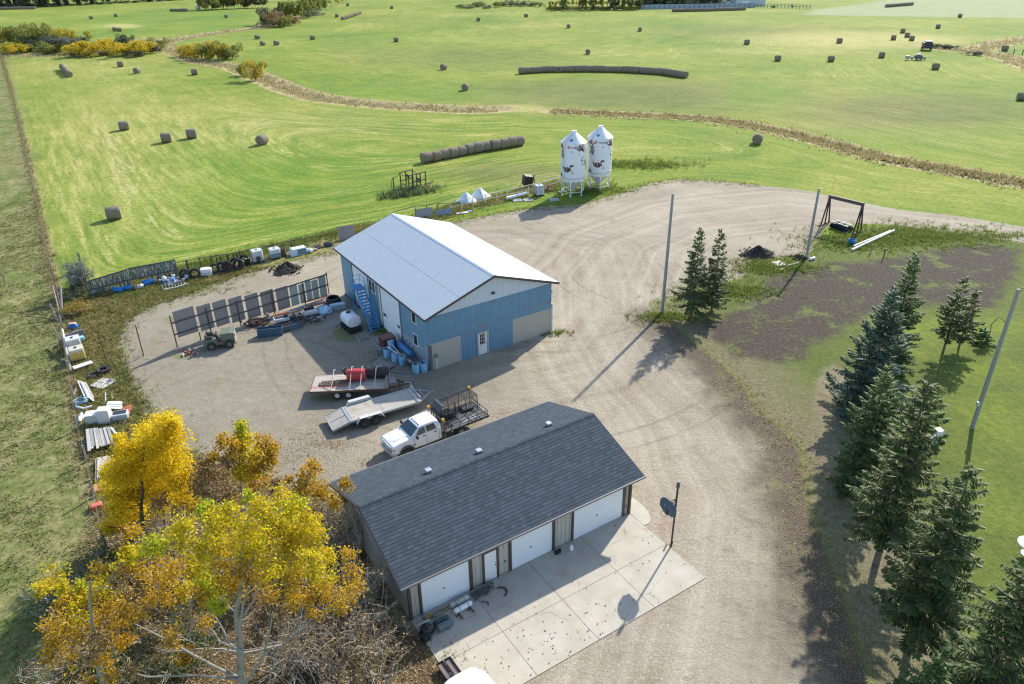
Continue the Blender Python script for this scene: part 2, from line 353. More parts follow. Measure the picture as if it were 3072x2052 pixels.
sunny = np.max([ell('f', 2760, 1010, 150, 60, .8), ell('f', 2950, 1150, 130, 200, .9) * .8, ell('f', 3000, 1500, 90, 300, .9) * .5, ell('f', 2850, 990, 220, 40, .8)], 0)
tr1, tr2 = dist_lines(GP, DRIVE, side=True), dist_lines(GP, DRIVE2, side=True)
dedge = dist_lines(GP, TRACKEDGE)
ZZ = .35 * np.sin(GP[:, 0] / 41) * np.sin(GP[:, 1] / 53 + 1) * sm(GP[:, 1], 140, 200) * (1 - sm(GP[:, 1], 900, 1500)) - .5 * sm(d_creek, 0, 4) * sm(GP[:, 1], 110, 125)
verge = sm(d_yard, -11, -4) * (d_past < 0) * (1 - sm(GP[:, 0], -14, 0)) * (GP[:, 1] < 90) * (1 - sm(dist_lines(GP, YFENCE, side=True), -1.5, .8))
near = (1 - sm(GP[:, 1], 125, 180)) * (1 - .85 * sm(GP[:, 0], -8, 22))
worn = np.max([ell('f', 640, 1120, 480, 300, .55), ell('f', 1250, 1160, 300, 70, .7), ell('f', 2350, 1900, 160, 160, .9)], 0)
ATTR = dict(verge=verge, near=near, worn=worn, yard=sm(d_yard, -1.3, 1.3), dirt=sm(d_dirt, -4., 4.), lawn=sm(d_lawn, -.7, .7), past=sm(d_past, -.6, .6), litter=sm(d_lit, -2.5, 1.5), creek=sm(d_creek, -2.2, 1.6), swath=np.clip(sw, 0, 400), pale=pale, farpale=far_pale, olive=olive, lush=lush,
            weed=weed, redg=redg, bare=bare, sunny=sunny, tr1=np.clip(tr1, -9, 9), tr2=np.clip(tr2, -9, 9), dedge=np.clip(dedge, 0, 20), fence=1 - sm(d_fence, .1, 1.1), ned=np.where(GP[:, 0] > 30, 9., np.clip(np.abs(d_yard), 0, 9)))
# ------------------------------------------------------------------ ground material
def ground_material():
    s = S('ground_cover'); A = {k: s.attr(k) for k in ATTR}; co = s.co()
    big = s.noise(.022, 3, .55); mid = s.noise(.16, 4, .6); fine = s.noise(1.7, 3, .65); tiny = s.noise(7., 2, .7)
    edge = s.noise(.55, 4, .65); edge2 = s.noise(2.6, 3, .65)
    en = s.m_('MULTIPLY_ADD', edge2, .4, s.m_('MULTIPLY', edge, .6))
    def soft(a, w=.13, amp=1.1): return s.step(s.m_('MULTIPLY_ADD', s.m_('SUBTRACT', en, .5), amp, a), .5 - w, .5 + w)
    # hay field: fresh regrowth, dry swath lines that follow the field edge
    sx = s.comb(s.m_('MULTIPLY_ADD', s.noise(.05, 2), 2.4, A['swath']), 0., 0.)
    px = s.sep(co); sv = s.comb(A['swath'], s.m_('MULTIPLY', px[0], .09), s.m_('MULTIPLY', px[1], .09)); lines = s.noise(.5, 3, .6, sv); lane = s.noise(.13, 3, .6, sv); thin = s.noise(1.25, 3, .7, sv); thick = s.noise(.8, 3, .65, sv)
    f = s.m_('MULTIPLY_ADD', s.m_('SUBTRACT', big, .5), 1.4, s.m_('MULTIPLY_ADD', s.m_('SUBTRACT', mid, .5), .9, .5))
    na = s.m_('MULTIPLY_ADD', A['near'], .65, .35); f = s.m_('MULTIPLY_ADD', s.m_('MULTIPLY', s.m_('SUBTRACT', lines, .5), na), 1.8, f); f = s.m_('MULTIPLY_ADD', s.m_('MULTIPLY', s.m_('SUBTRACT', thin, .5), na), 1.5, f)
    hay = s.ramp(f, (.05, (.072, .150, .012)), (.35, (.128, .205, .018)), (.62, (.205, .245, .030)), (.95, (.330, .320, .085)))
    hay = s.mix(A['olive'], hay, s.ramp(f, (.1, (.080, .108, .026)), (.8, (.165, .172, .052))))
    hay = s.mix(s.m_('MULTIPLY', A['lush'], .75), hay, s.ramp(f, (.1, (.058, .165, .010)), (.8, (.142, .242, .018))))
    hay = s.mix(s.m_('MULTIPLY', A['pale'], .85), hay, s.ramp(f, (.1, (.27, .27, .06)), (.9, (.46, .41, .16))))
    dry = s.m_('MULTIPLY', s.step(thin, s_a, s_b) if False else s.step(s.m_('MULTIPLY_ADD', A['pale'], .12, thin), .53, .64), s.m_('MULTIPLY_ADD', A['pale'], .6, s.step(lane, .42, .6)), cl=True)
    hay = s.mix(s.m_('MULTIPLY', dry, s.m_('MULTIPLY', na, .6)), hay, (.46, .42, .19))
    hay = s.mix(s.m_('MULTIPLY', s.step(thick, .56, .70), s.m_('MULTIPLY', na, .45)), hay, (.085, .135, .020))
    hay = s.mix(s.m_('MULTIPLY', s.step(fine, .47, .64), .55), hay, (.068, .104, .016)); hay = s.mix(s.m_('MULTIPLY', s.step(s.noise(.7, 4, .7), .5, .7), .35), hay, (.27, .25, .075))
    hay = s.mix(s.m_('MULTIPLY', s.step(tiny, .52, .66), .38), hay, (.31, .305, .10))
    hay = s.mix(A['farpale'], hay, s.ramp(mid, (.2, (.19, .245, .11)), (.8, (.28, .32, .17))))
    # rank grass by the creek
    reed = s.ramp(s.noise(.9, 4, .7), (.25, (.15, .15, .045)), (.5, (.32, .27, .125)), (.75, (.45, .385, .22)))
    c = s.mix(soft(A['creek'], .18, .9), hay, reed)
    # pasture, lawn
    pa = s.ramp(s.m_('MULTIPLY_ADD', fine, .5, s.m_('MULTIPLY', s.noise(.35, 4, .65), .5)), (.33, (.065, .095, .020)), (.45, (.125, .145, .042)), (.56, (.21, .20, .085)), (.70, (.34, .30, .17)))
    pa = s.mix(s.m_('MULTIPLY', s.step(s.noise(.09, 3, .5), .48, .64), .7), pa, s.ramp(fine, (.3, (.06, .115, .018)), (.7, (.115, .165, .035))))
    c = s.mix(A['past'], c, pa)
    la = s.ramp(s.m_('MULTIPLY_ADD', fine, .55, s.m_('MULTIPLY', mid, .45)), (.3, (.058, .086, .016)), (.55, (.102, .132, .027)), (.75, (.170, .175, .054)))
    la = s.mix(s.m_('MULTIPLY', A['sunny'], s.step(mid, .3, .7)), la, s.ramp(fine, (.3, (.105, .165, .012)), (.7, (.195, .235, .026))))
    la = s.mix(s.m_('MULTIPLY', s.step(tiny, .56, .68), .45), la, (.28, .255, .12)); la = s.mix(s.m_('MULTIPLY', s.step(s.noise(3.1, 4, .75), .53, .64), .5), la, (.06, .08, .02))
    la = s.mix(soft(A['bare'], .25, 1.), la, s.ramp(fine, (.3, (.14, .12, .07)), (.7, (.25, .22, .14))))
    vl = s.m_('SUBTRACT', 1., s.step(s.m_('MULTIPLY_ADD', s.m_('SUBTRACT', en, .5), 9., A['dedge']), 1.5, 7.5)); la = s.mix(s.m_('MULTIPLY', vl, .85), la, s.ramp(s.m_('MULTIPLY_ADD', tiny, .5, s.m_('MULTIPLY', edge2, .5)), (.3, (.075, .066, .042)), (.5, (.165, .145, .085)), (.7, (.27, .24, .16))))
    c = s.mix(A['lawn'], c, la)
    c = s.mix(s.m_('MULTIPLY', soft(A['verge'], .25, 1.1), .9), c, s.ramp(s.m_('MULTIPLY_ADD', fine, .5, s.m_('MULTIPLY', edge, .5)), (.3, (.10, .12, .03)), (.48, (.20, .18, .07)), (.6, (.30, .24, .11)), (.75, (.27, .15, .08))))
    # fresh topsoil with seedlings
    so = s.ramp(s.noise(3.2, 4, .75), (.3, (.036, .030, .022)), (.55, (.070, .058, .044)), (.75, (.15, .128, .10)))
    gr = s.step(s.m_('MULTIPLY_ADD', edge2, .35, s.m_('MULTIPLY', s.noise(.33, 4, .6), .75)), .565, .72)
    so = s.mix(s.m_('MULTIPLY', gr, .8), so, s.ramp(tiny, (.3, (.10, .15, .028)), (.7, (.185, .215, .06))))
    c = s.mix(soft(A['dirt'], .16, 1.2), c, so)
    lit = s.ramp(s.noise(4.5, 4, .75), (.3, (.045, .035, .02)), (.5, (.10, .075, .04)), (.72, (.22, .15, .07)))
    c = s.mix(soft(A['litter'], .2, 1.), c, lit)
    c = s.mix(s.m_('MULTIPLY', A['fence'], s.step(en, .38, .6)), c, s.ramp(fine, (.3, (.16, .13, .06)), (.7, (.36, .30, .18))))
    # gravel
    t1 = s.noise(.75, 4, .6, s.comb(s.m_('MULTIPLY_ADD', s.noise(.06, 2), 3., A['tr1']), s.m_('MULTIPLY', A['tr1'], .01)))
    t2 = s.noise(.8, 3, .6, s.comb(s.m_('MULTIPLY_ADD', s.noise(.07, 2), 3., A['tr2']), 5.))
    p = s.sep(co)
    def ring(cx, cy, r, w=.16):
        dx = s.m_('SUBTRACT', p[0], cx); dy = s.m_('SUBTRACT', p[1], cy)
        d = s.m_('SQRT', s.m_('ADD', s.m_('MULTIPLY', dx, dx), s.m_('MULTIPLY', dy, dy)))
        d = s.m_('ABSOLUTE', s.m_('SUBTRACT', d, s.m_('MULTIPLY_ADD', edge, .5, r - .25))); return s.m_('SUBTRACT', 1., s.step(d, w * .4, w * 1.4))
    stones = s.vor(9.); st2 = s.noise(14., 3, .75); pat = s.noise(.13, 4, .6)
    gf = s.m_('MULTIPLY_ADD', s.m_('SUBTRACT', t1, .5), 1.25, s.m_('MULTIPLY_ADD', s.m_('SUBTRACT', t2, .5), .9, s.m_('MULTIPLY_ADD', s.m_('SUBTRACT', pat, .5), .8, .5)))
    gv = s.ramp(gf, (.08, (.185, .148, .104)), (.38, (.278, .238, .176)), (.62, (.350, .308, .236)), (.92, (.43, .388, .312)))
    gv = s.mix(s.m_('MULTIPLY', s.step(st2, .50, .66), .5), gv, (.150, .122, .088)); gv = s.mix(s.m_('MULTIPLY', s.step(s.noise(5.5, 4, .8), .53, .62), .5), gv, (.49, .455, .385))
    gv = s.mix(s.m_('MULTIPLY', s.step(stones, .24, .08), .6), gv, (.55, .52, .455)); gv = s.mix(s.m_('MULTIPLY', s.step(s.vor(2.6), .13, .07), .6), gv, (.11, .09, .065))
    gv = s.mix(s.m_('MULTIPLY', s.step(s.noise(.45, 5, .75), .52, .72), .5), gv, (.165, .135, .098)); gv = s.mix(s.m_('MULTIPLY', s.step(s.noise(.23, 4, .7, s.map(loc=(40, 9, 0))), .55, .7), .35), gv, (.30, .225, .165)); gv = s.mix(s.m_('MULTIPLY', s.step(s.noise(2.3, 4, .75), .55, .72), .4), gv, (.155, .13, .10))
    ox, oy = (G('o', 1330, 690)).xy
    rr = None
    for cx, cy, r in RINGS:
        k = s.m_('MULTIPLY', ring(cx, cy, r), .33); rr = k if rr is None else s.m_('MAXIMUM', rr, k)
    gv = s.mix(s.m_('MULTIPLY', rr, s.step(s.noise(.12, 2), .4, .55)), gv, (.13, .115, .095))
    gv = s.mix(s.m_('MULTIPLY', A['redg'], s.step(edge2, .35, .65)), gv, s.ramp(st2, (.35, (.20, .11, .08)), (.65, (.36, .25, .20))))
    # damp, leaf-strewn verge where the drive meets the lawn
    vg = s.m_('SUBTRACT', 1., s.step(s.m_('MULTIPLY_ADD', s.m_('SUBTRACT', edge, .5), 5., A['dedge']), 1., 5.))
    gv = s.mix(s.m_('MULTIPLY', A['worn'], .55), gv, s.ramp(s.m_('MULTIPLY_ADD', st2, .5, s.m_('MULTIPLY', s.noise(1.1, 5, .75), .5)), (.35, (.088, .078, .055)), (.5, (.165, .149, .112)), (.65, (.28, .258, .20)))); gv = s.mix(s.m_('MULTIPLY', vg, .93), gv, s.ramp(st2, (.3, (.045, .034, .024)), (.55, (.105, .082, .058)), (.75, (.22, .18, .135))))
    wf = s.step(s.m_('MULTIPLY_ADD', s.m_('SUBTRACT', en, .5), 1.7, A['weed']), .42, .7)
    bl = s.m_('MULTIPLY', s.m_('SUBTRACT', 1., s.step(A['ned'], .5, 5.)), s.step(edge, .5, .68))
    gv = s.mix(s.m_('MULTIPLY', s.m_('MAXIMUM', wf, bl), .7), gv, s.ramp(tiny, (.3, (.085, .11, .025)), (.7, (.21, .205, .075))))
    c = s.mix(soft(A['yard'], .15, 1.15), c, gv)
    h = s.m_('MULTIPLY_ADD', tiny, .6, s.m_('MULTIPLY_ADD', fine, 1.1, s.m_('MULTIPLY', st2, .35)))
    return s.out(c, .95, 0, s.bump(h, .6, .08), spec=.12)
RINGS = [(*G('o', 1180, 720).xy, 21.), (*G('o', 1180, 720).xy, 22.9), (*G('o', 1500, 620).xy, 9.), (*G('o', 1500, 620).xy, 10.9), (*G('o', 1230, 640).xy, 14.), (*G('o', 1230, 640).xy, 15.9), (*G('o', 560, 900).xy, 9.), (*G('o', 560, 900).xy, 10.8)]
M_GROUND = ground_material()
ny, nx = len(ys), len(xs)
ii, jj = np.meshgrid(np.arange(nx - 1), np.arange(ny - 1)); q0 = (jj * nx + ii).ravel()
QUAD = np.stack([q0, q0 + 1, q0 + nx + 1, q0 + nx], 1)
cq = lambda d: d[QUAD].mean(1)
zone = np.zeros(len(QUAD), int)
zone[cq(d_past) > 0] = 1; zone[cq(d_lawn) > 0] = 2; zone[cq(d_dirt) > 0] = 3; zone[cq(d_lit) > 0] = 4; zone[cq(d_yard) > 0] = 5
zone[(cq(d_creek) > 0) & (zone == 0)] = 6; zone[(cq(far_pale) > .5) & (zone == 0)] = 7
V3 = np.column_stack([GP, ZZ])
for k, nm in enumerate(['hay_field', 'pasture_ground', 'lawn', 'soil_patch', 'earth_ground', 'gravel_yard_ground', 'creek_bank_ground', 'stubble_field']):
    q = QUAD[zone == k]; used, inv = np.unique(q, return_inverse=True)
    o = npmesh(nm, V3[used], inv.reshape(q.shape), M_GROUND, smooth=True); tag(o, kind='structure')
    for an, av in ATTR.items():
        a = o.data.attributes.new(an, 'FLOAT', 'POINT'); a.data.foreach_set('value', av[used].astype(np.float32))
# ------------------------------------------------------------------ concrete apron in front of the garage
PADZ = .035
GA_O, GA_Y = Vector((-5.5016, 27.2139, 0)), .5675
GA_M = Matrix.Translation(GA_O) @ Matrix.Rotation(GA_Y, 4, 'Z')
def gl(x, y, z=0.): return GA_M @ Vector((x, y, z))
def concrete():
    s = S('poured_concrete'); f = s.noise(.7, 5, .65); g = s.noise(18., 3, .7); st = s.noise(.33, 4, .6); co = s.sep()
    c = s.ramp(f, (.25, (.36, .325, .255)), (.55, (.445, .41, .335)), (.8, (.51, .475, .40)))
    c = s.mix(s.m_('MULTIPLY', s.step(st, .55, .72), .35), c, (.36, .25, .17))
    c = s.mix(s.m_('MULTIPLY', g, .25), c, (.30, .28, .24))
    cr = s.vor(.33, s.map((1, 1, 1), vec=s.n('ShaderNodeVectorMath', operation='ADD').outputs[0]) if False else None, 'DISTANCE_TO_EDGE')
    crk = s.m_('MULTIPLY', s.m_('SUBTRACT', 1., s.step(s.m_('MULTIPLY_ADD', s.m_('SUBTRACT', s.noise(1.5, 4), .5), .06, cr), .001, .005)), s.step(s.noise(.22, 2), .52, .6))
    c = s.mix(s.m_('MULTIPLY', crk, .45), c, (.16, .14, .12))
    return s.out(c, .85, 0, s.bump(g, .2, .01), spec=.25)
M_CONC = concrete()
pad = MB()
xcuts = [0., 3.58, 7.34, 11.06, 14.8]; ycuts = [-6.43, -3.33, -.02]
for i in range(4):
    for j in range(2):
        a, b, c_, d = xcuts[i], xcuts[i + 1], ycuts[j], ycuts[j + 1]; g_ = .012
        pad.box(((a + b) / 2, (c_ + d) / 2, PADZ / 2 - .1), (b - a - g_ * 2, d - c_ - g_ * 2, PADZ + .2))
arc = [(14.81, -1.4), (15.2, -1.42), (15.6, -1.15), (15.87, -.6), (15.98, .1), (15.95, .8), (15.7, 1.5), (15.3, 1.95), (14.86, 2.1)]
pad.prism([(x, y, -.15) for x, y in arc], (0, 0, PADZ + .145))
o = pad.build('concrete_apron', M_CONC); o.matrix_world = GA_M; tag(o, kind='structure')
# ------------------------------------------------------------------ shared paints
WHITE = mat('white_paint', (.74, .75, .74), .45, var=.05, ns=1.2, fine=.1)
WHITE_DIRTY = mat('dirty_white_paint', (.66, .66, .63), .55, var=.1, ns=2, dirt=(.36, .31, .24), da=.36, ds=2.2)
BLACK = mat('black_paint', (.018, .019, .022), .5, var=.2)
RUBBER = mat('tyre_rubber', (.028, .028, .03), .85, var=.3, ns=6)
RUST = mat('rusty_steel', (.135, .068, .042), .85, var=.35, ns=5, bump=.3)
DARKSTEEL = mat('dark_weathered_steel', (.075, .062, .055), .7, var=.3, ns=4, dirt=(.13, .07, .04), da=.42)
GREYSTEEL = mat('galvanised_steel', (.42, .45, .48), .42, .75, var=.15, ns=3)
GLASS = mat('dark_glass', (.02, .028, .035), .06, var=.2, spec=.8)
BROWN = mat('brown_trim', (.075, .052, .045), .55, var=.2)
GREYWOOD = wood('grey_weathered_wood', (.20, .185, .165), (.34, .325, .30))
POLEWOOD = wood('utility_pole_wood', (.25, .245, .24), (.38, .375, .36), 'z')
PALEWOOD = wood('pale_lumber', (.42, .38, .31), (.62, .58, .50), 'y')
DARKWOOD = wood('dark_wood', (.055, .05, .05), (.13, .12, .11), 'z')
ALU = mat('aluminium', (.62, .65, .67), .35, .6, var=.1)
BLUEP = mat('bright_blue_plastic', (.012, .17, .48), .4, var=.12)
PLASTICW = mat('white_plastic', (.72, .74, .74), .35, var=.07, ns=2)
LIGHTBLUE = mat('light_blue_paint', (.22, .50, .72), .5, var=.12, ns=3, dirt=(.16, .22, .27), da=.34)
REDP = mat('red_paint', (.36, .045, .04), .5, var=.25, ns=3, dirt=(.20, .07, .05), da=.4)
def siding(name, col, pitch=.23, axis='X', var=.14, dirt=None, da=.4, streak=.35):
    s = S(name); p = s.sep(); u = p[0] if axis == 'X' else p[1]
    fr = s.m_('FRACT', s.m_('MULTIPLY', u, 1 / pitch))
    rib = s.m_('SUBTRACT', s.step(fr, .0, .10), s.step(fr, .2, .3)); groove = s.m_('SUBTRACT', s.step(fr, .28, .33), s.step(fr, .37, .42))
    st = s.noise(2.2, 4, .65, s.map((1, 1, .16))); n2 = s.noise(.8, 4, .6)
    c = s.mix(st, sc_(col, 1 - var), sc_(col, 1 + var)); c = s.mix(s.m_('MULTIPLY', n2, streak), c, sc_(col, .8))
    c = s.mix(s.m_('MULTIPLY', groove, .7), c, sc_(col, .36))
    if dirt: c = s.mix(s.m_('MULTIPLY', s.step(s.noise(1.3, 5, .7), 1 - da - .1, 1 - da + .12), .7), c, dirt)
    return s.out(c, .5, .0, s.bump(rib, .8, .03), spec=.35)
SID_BLUE = siding('blue_sheet_siding', (.150, .295, .405), .3, dirt=(.22, .33, .41), da=.4)
SID_BLUE_Y = siding('blue_sheet_siding_side', (.165, .32, .43), axis='Y', dirt=(.24, .36, .44), da=.4)
SID_WHITE = siding('white_sheet_siding', (.60, .66, .70), var=.06)
SID_CREAM = siding('cream_sheet_siding', (.47, .45, .38), var=.08, dirt=(.34, .31, .25), da=.3)
SID_PALEB_Y = siding('pale_sheet_siding_side', (.33, .40, .43), axis='Y', var=.1)
SID_BEIGE = siding('beige_sheet_siding', (.47, .445, .38), .3, var=.06)
SID_BEIGE_Y = siding('beige_sheet_siding_end', (.42, .405, .36), .3, 'Y', var=.06)
def tin_roof(name, col):
    s = S(name); p = s.sep(); fr = s.m_('FRACT', s.m_('MULTIPLY', p[1], 1 / .40))
    rib = s.m_('SUBTRACT', s.step(fr, .0, .12), s.step(fr, .28, .4)); gr = s.m_('SUBTRACT', s.step(fr, .4, .48), s.step(fr, .56, .66))
    st = s.noise(3.5, 4, .7, s.map((.25, 1.6, .25))); sh = s.noise(.35, 3, .6)
    c = s.mix(st, sc_(col, .78), sc_(col, 1.14)); c = s.mix(s.m_('MULTIPLY', gr, .75), c, sc_(col, .36))
    c = s.mix(s.m_('MULTIPLY', s.step(s.noise(2.3, 5, .75), .58, .72), .35), c, sc_(col, .62))
    lap = s.m_('SUBTRACT', 1., s.step(s.m_('ABSOLUTE', s.m_('SUBTRACT', s.m_('ABSOLUTE', s.m_('SUBTRACT', p[0], 6.088)), 3.35)), .015, .035))
    c = s.mix(s.m_('MULTIPLY', lap, .7), c, sc_(col, .35))
    return s.out(c, .42, .1, s.bump(rib, .8, .04), spec=.2)
TIN = tin_roof('ribbed_tin_roof', (.46, .515, .555))
def door_panel(name, axis):
    s = S(name); p = s.sep(); fr = s.m_('FRACT', s.m_('MULTIPLY', p[2], 1 / .6)); ln = s.m_('SUBTRACT', 1., s.step(s.m_('ABSOLUTE', s.m_('SUBTRACT', fr, .5)), .008, .03))
    c = s.mix(s.noise(.8, 3), (.70, .74, .77), (.78, .81, .83)); c = s.mix(s.m_('MULTIPLY', ln, .3), c, (.45, .48, .5))
    return s.out(c, .45, 0, s.bump(ln, -.4, .02))
DOORW = door_panel('white_overhead_door', 'X')
# ------------------------------------------------------------------ the blue workshop
SH_O, SH_Y = Vector((-6.703, 52.9146, 0)), .5725
SHW, SHL, SHE, SHR = 12.176, 18.583, 5.09, 2.07
SH_M = Matrix.Translation(SH_O) @ Matrix.Rotation(SH_Y, 4, 'Z')
def sl(x, y, z=0.): return SH_M @ Vector((x, y, z))
shop = thing('workshop', 'blue and white metal workshop with a silver ribbed roof', 'workshop', SH_O, SH_Y)
w = MB(); B = [(0, 0), (SHW, 0), (SHW, SHL), (0, SHL)]; ap = SHE + SHR - .03
# mats: 0 blue X, 1 blue Y, 2 white gable, 3 cream X, 4 pale Y
def quadx(x0, x1, z0, z1, mi, y=0.): w.add([(x0, y, z0), (x1, y, z0), (x1, y, z1), (x0, y, z1)], [(0, 1, 2, 3)], mi)
def quady(y0, y1, z0, z1, mi, x=0.): w.add([(x, y1, z0), (x, y0, z0), (x, y0, z1), (x, y1, z1)], [(0, 1, 2, 3)], mi)
zc = 2.38; zw = 4.8
quadx(0, 2.9, -.2, zc, 3); quadx(2.9, 8.08, -.2, zc, 0); quadx(8.08, SHW, -.2, zc, 3); quadx(0, SHW, zc, zw, 0)
w.add([(0, 0, zw), (SHW, 0, zw), (SHW, 0, SHE - .02), (SHW / 2, 0, ap), (0, 0, SHE - .02)], [(0, 1, 2, 3, 4)], 2)
quady(0, 1.0, -.2, 2.0, 4); quady(1.0, 3.4, -.2, 1.62, 4); quady(3.4, 5.4, -.2, 1.5, 4); quady(5.4, 9.9, -.2, 1.5, 1); quady(9.9, SHL, -.2, 1.5, 1)
quady(0, 1.0, 2.0, SHE, 1); quady(1.0, 3.4, 1.62, SHE, 1); quady(3.4, SHL, 1.5, SHE, 1)
w.add([(SHW, 0, -.2), (SHW, SHL, -.2), (SHW, SHL, SHE), (SHW, 0, SHE)], [(0, 1, 2, 3)], 1)
w.add([(SHW, SHL, -.2), (0, SHL, -.2), (0, SHL, SHE), (SHW / 2, SHL, ap), (SHW, SHL, SHE)], [(0, 1, 2, 3, 4)], 0)
w.build('wall', [SID_BLUE, SID_BLUE_Y, SID_WHITE, SID_CREAM, SID_PALEB_Y], shop)
def gable_roof(name, W, L, eh, rise, oh, og, th, m, parent, run='y', under=None):
    """two slopes; ridge runs along y (run='y') or along x"""
    r = MB(); sl_ = rise / (W / 2); ez = eh - sl_ * oh
    prof = [(-oh, ez), (W / 2, eh + rise), (W + oh, ez)]
    def P(u, z, v): return (u, v, z) if run == 'y' else (v, u, z)
    vs = []
    for v in (-og, L + og):
        for u, z in prof: vs.append(P(u, z, v))
        for u, z in prof: vs.append(P(u, z - th, v))
    f = [(0, 1, 7, 6), (1, 2, 8, 7), (3, 9, 10, 4), (4, 10, 11, 5), (0, 6, 9, 3), (2, 5, 11, 8), (0, 3, 4, 1), (1, 4, 5, 2), (6, 7, 10, 9), (7, 8, 11, 10)]
    r.add(vs, f); return r.build(name, m, parent)
roof = gable_roof('roof', SHW, SHL, SHE, SHR, .46, .45, .05, TIN, shop)
sl_ = SHR / (SHW / 2); ez = SHE - sl_ * .46
t = MB()
for y in (-.45 - .022, SHL + .45 + .022):
    for a, b in (((-.48, y, ez - .10), (SHW / 2, y, SHE + SHR - .10)), ((SHW / 2, y, SHE + SHR - .10), (SHW + .48, y, ez - .10))): t.beam(a, b, .045, .19)
for x in (-.485, SHW + .485): t.beam((x, -.47, ez - .10), (x, SHL + .47, ez - .10), .045, .16)
t.build('fascia', BROWN, roof)
t = MB(); k = MB()
t.prism([(SHW / 2 - .2, -.46, SHE + SHR - .045), (SHW / 2, -.46, SHE + SHR + .035), (SHW / 2 + .2, -.46, SHE + SHR - .045), (SHW / 2, -.46, SHE + SHR + .012)], (0, SHL + .92, 0)); t.build('ridge_cap', ALU, roof)
def frame_win(parent, plane, a0, a1, z0, z1, fm, gm, bars=(), depth=.05, off=0.):
    """window or glazed panel standing proud of the wall; plane 'x' -> wall x=0 facing -x, 'y' -> wall y=0 facing -y"""
    def P(u, d, z): return (-d, u, z) if plane == 'x' else (u, -d, z)
    fr = MB(); w_ = .07
    for u0, u1, q0, q1 in ((a0, a1, z0, z0 + w_), (a0, a1, z1 - w_, z1), (a0, a0 + w_, z0 + w_, z1 - w_), (a1 - w_, a1, z0 + w_, z1 - w_), *bars):
        c = P((u0 + u1) / 2, off + depth / 2, (q0 + q1) / 2); d = (depth, u1 - u0, q1 - q0) if plane == 'x' else (u1 - u0, depth, q1 - q0); fr.box(c, d)
    f = fr.build('window', fm, parent); g = MB(); c = P((a0 + a1) / 2, off + .012, (z0 + z1) / 2)
    g.box(c, (.016, a1 - a0 - .1, z1 - z0 - .1) if plane == 'x' else (a1 - a0 - .1, .016, z1 - z0 - .1)); g.build('pane', gm, f); return f
for a0, a1, z0, z1, br in ((10.3, 11.75, 3.0, 4.2, [(10.98, 11.06, 3.07, 4.13)]), (2.08, 2.92, 3.3, 4.35, []), (2.08, 2.92, 1.22, 2.32, [])): frame_win(shop, 'x', a0, a1, z0, z1, WHITE, GLASS, br)
def over_door(parent, plane, a0, a1, z1, name='overhead_door', z0=.03, wins=()):
    d = MB(); c = ((a0 + a1) / 2, (z0 + z1) / 2)
    if plane == 'x': d.box((-.02, c[0], c[1]), (.05, a1 - a0, z1 - z0))
    else: d.box((c[0], -.02, c[1]), (a1 - a0, .05, z1 - z0))
    d = d.build(name, DOORW, parent)
    for u0, u1, q0, q1 in wins:
        m = MB(); m.box((-.05, (u0 + u1) / 2, (q0 + q1) / 2) if plane == 'x' else ((u0 + u1) / 2, -.05, (q0 + q1) / 2), (.02, u1 - u0, q1 - q0) if plane == 'x' else (u1 - u0, .02, q1 - q0)); m.build('pane', GLASS, d)
    return d
over_door(shop, 'x', 5.3, 9.1, 4.2, wins=((8.25, 8.88, 1.55, 1.8), (5.5, 5.95, 1.55, 1.8))); over_door(shop, 'x', 11.95, 15.55, 4.2)
t = MB()
GGT = mat('grey_green_trim', (.20, .25, .27), .6)
def boxes(name, m, parent, L):
    for c_, d_ in L: q = MB(); q.box(c_, d_); q.build(name, m, parent)
boxes('door_post', GGT, shop, [((-.045, y, 2.1), (.09, .16, 4.25)) for y in (5.2, 9.3, 9.75, 11.85, 15.75)] + [((-.045, 7.2, 4.3), (.09, 4.0, .12))])
t = MB(); t.box((-.06, 9.52, 2.2), (.03, .22, 4.4)); t.build('door_trim', SID_CREAM, shop)
t = MB(); t.cyl((-.12, 9.2, .7), (-.12, 9.2, 4.6), .05, n=8); t.build('downpipe', WHITE, shop)
md = MB(); md.cbox((4.985, -.03, 1.03), (.84, .06, 2.02), .015); md = md.build('door', WHITE, shop)
g = MB(); g.box((4.95, -.064, 1.48), (.46, .012, .98)); pn = g.build('pane', GLASS, md)
g = MB()
for i in (1, 2): g.box((4.72 + .46 * i / 3, -.073, 1.48), (.025, .012, .98)); g.box((4.95, -.0735, .99 + .98 * i / 3), (.46, .012, .025))
g.box((4.95, -.07, 2.0), (.54, .02, .05)); g.box((4.95, -.07, .965), (.54, .02, .05)); g.build('glazing_bars', WHITE, md)
g = MB(); g.ball((5.31, -.09, .98), .035, 8); g.build('handle', DARKSTEEL, md)
g = MB(); g.box((4.52, -.045, 1.06), (.09, .09, 2.12)); g.box((5.5, -.04, 1.06), (.16, .08, 2.12)); g.box((5.0, -.045, 2.1), (1.06, .09, .1)); g.build('door_trim', SID_CREAM, shop)
g = MB(); g.box((6.13, -.05, 5.46), (.16, .08, .16)); g.box((6.05, -.13, 5.42), (.16, .12, .12), Matrix.Rotation(.5, 3, 'X')); g.box((6.22, -.13, 5.42), (.12, .12, .1), Matrix.Rotation(.5, 3, 'X')); g.build('floodlight', DARKSTEEL, shop)
g = MB(); g.box((.06, -.02, 1.15), (.2, .08, 2.3)); g.box((-.02, .1, 1.1), (.08, .26, 2.2)); g.build('corner_trim', mat('grey_trim', (.13, .13, .14), .6), shop)
g = MB(); g.box((.52, -.09, 1.25), (.2, .15, .3)); g.build('meter_box', mat('meter_grey', (.2, .21, .23), .5), shop)
g = MB(); g.cyl((.5, -.09, -.05), (.5, -.09, 1.12), .045, n=8); g.build('conduit', WHITE, shop)
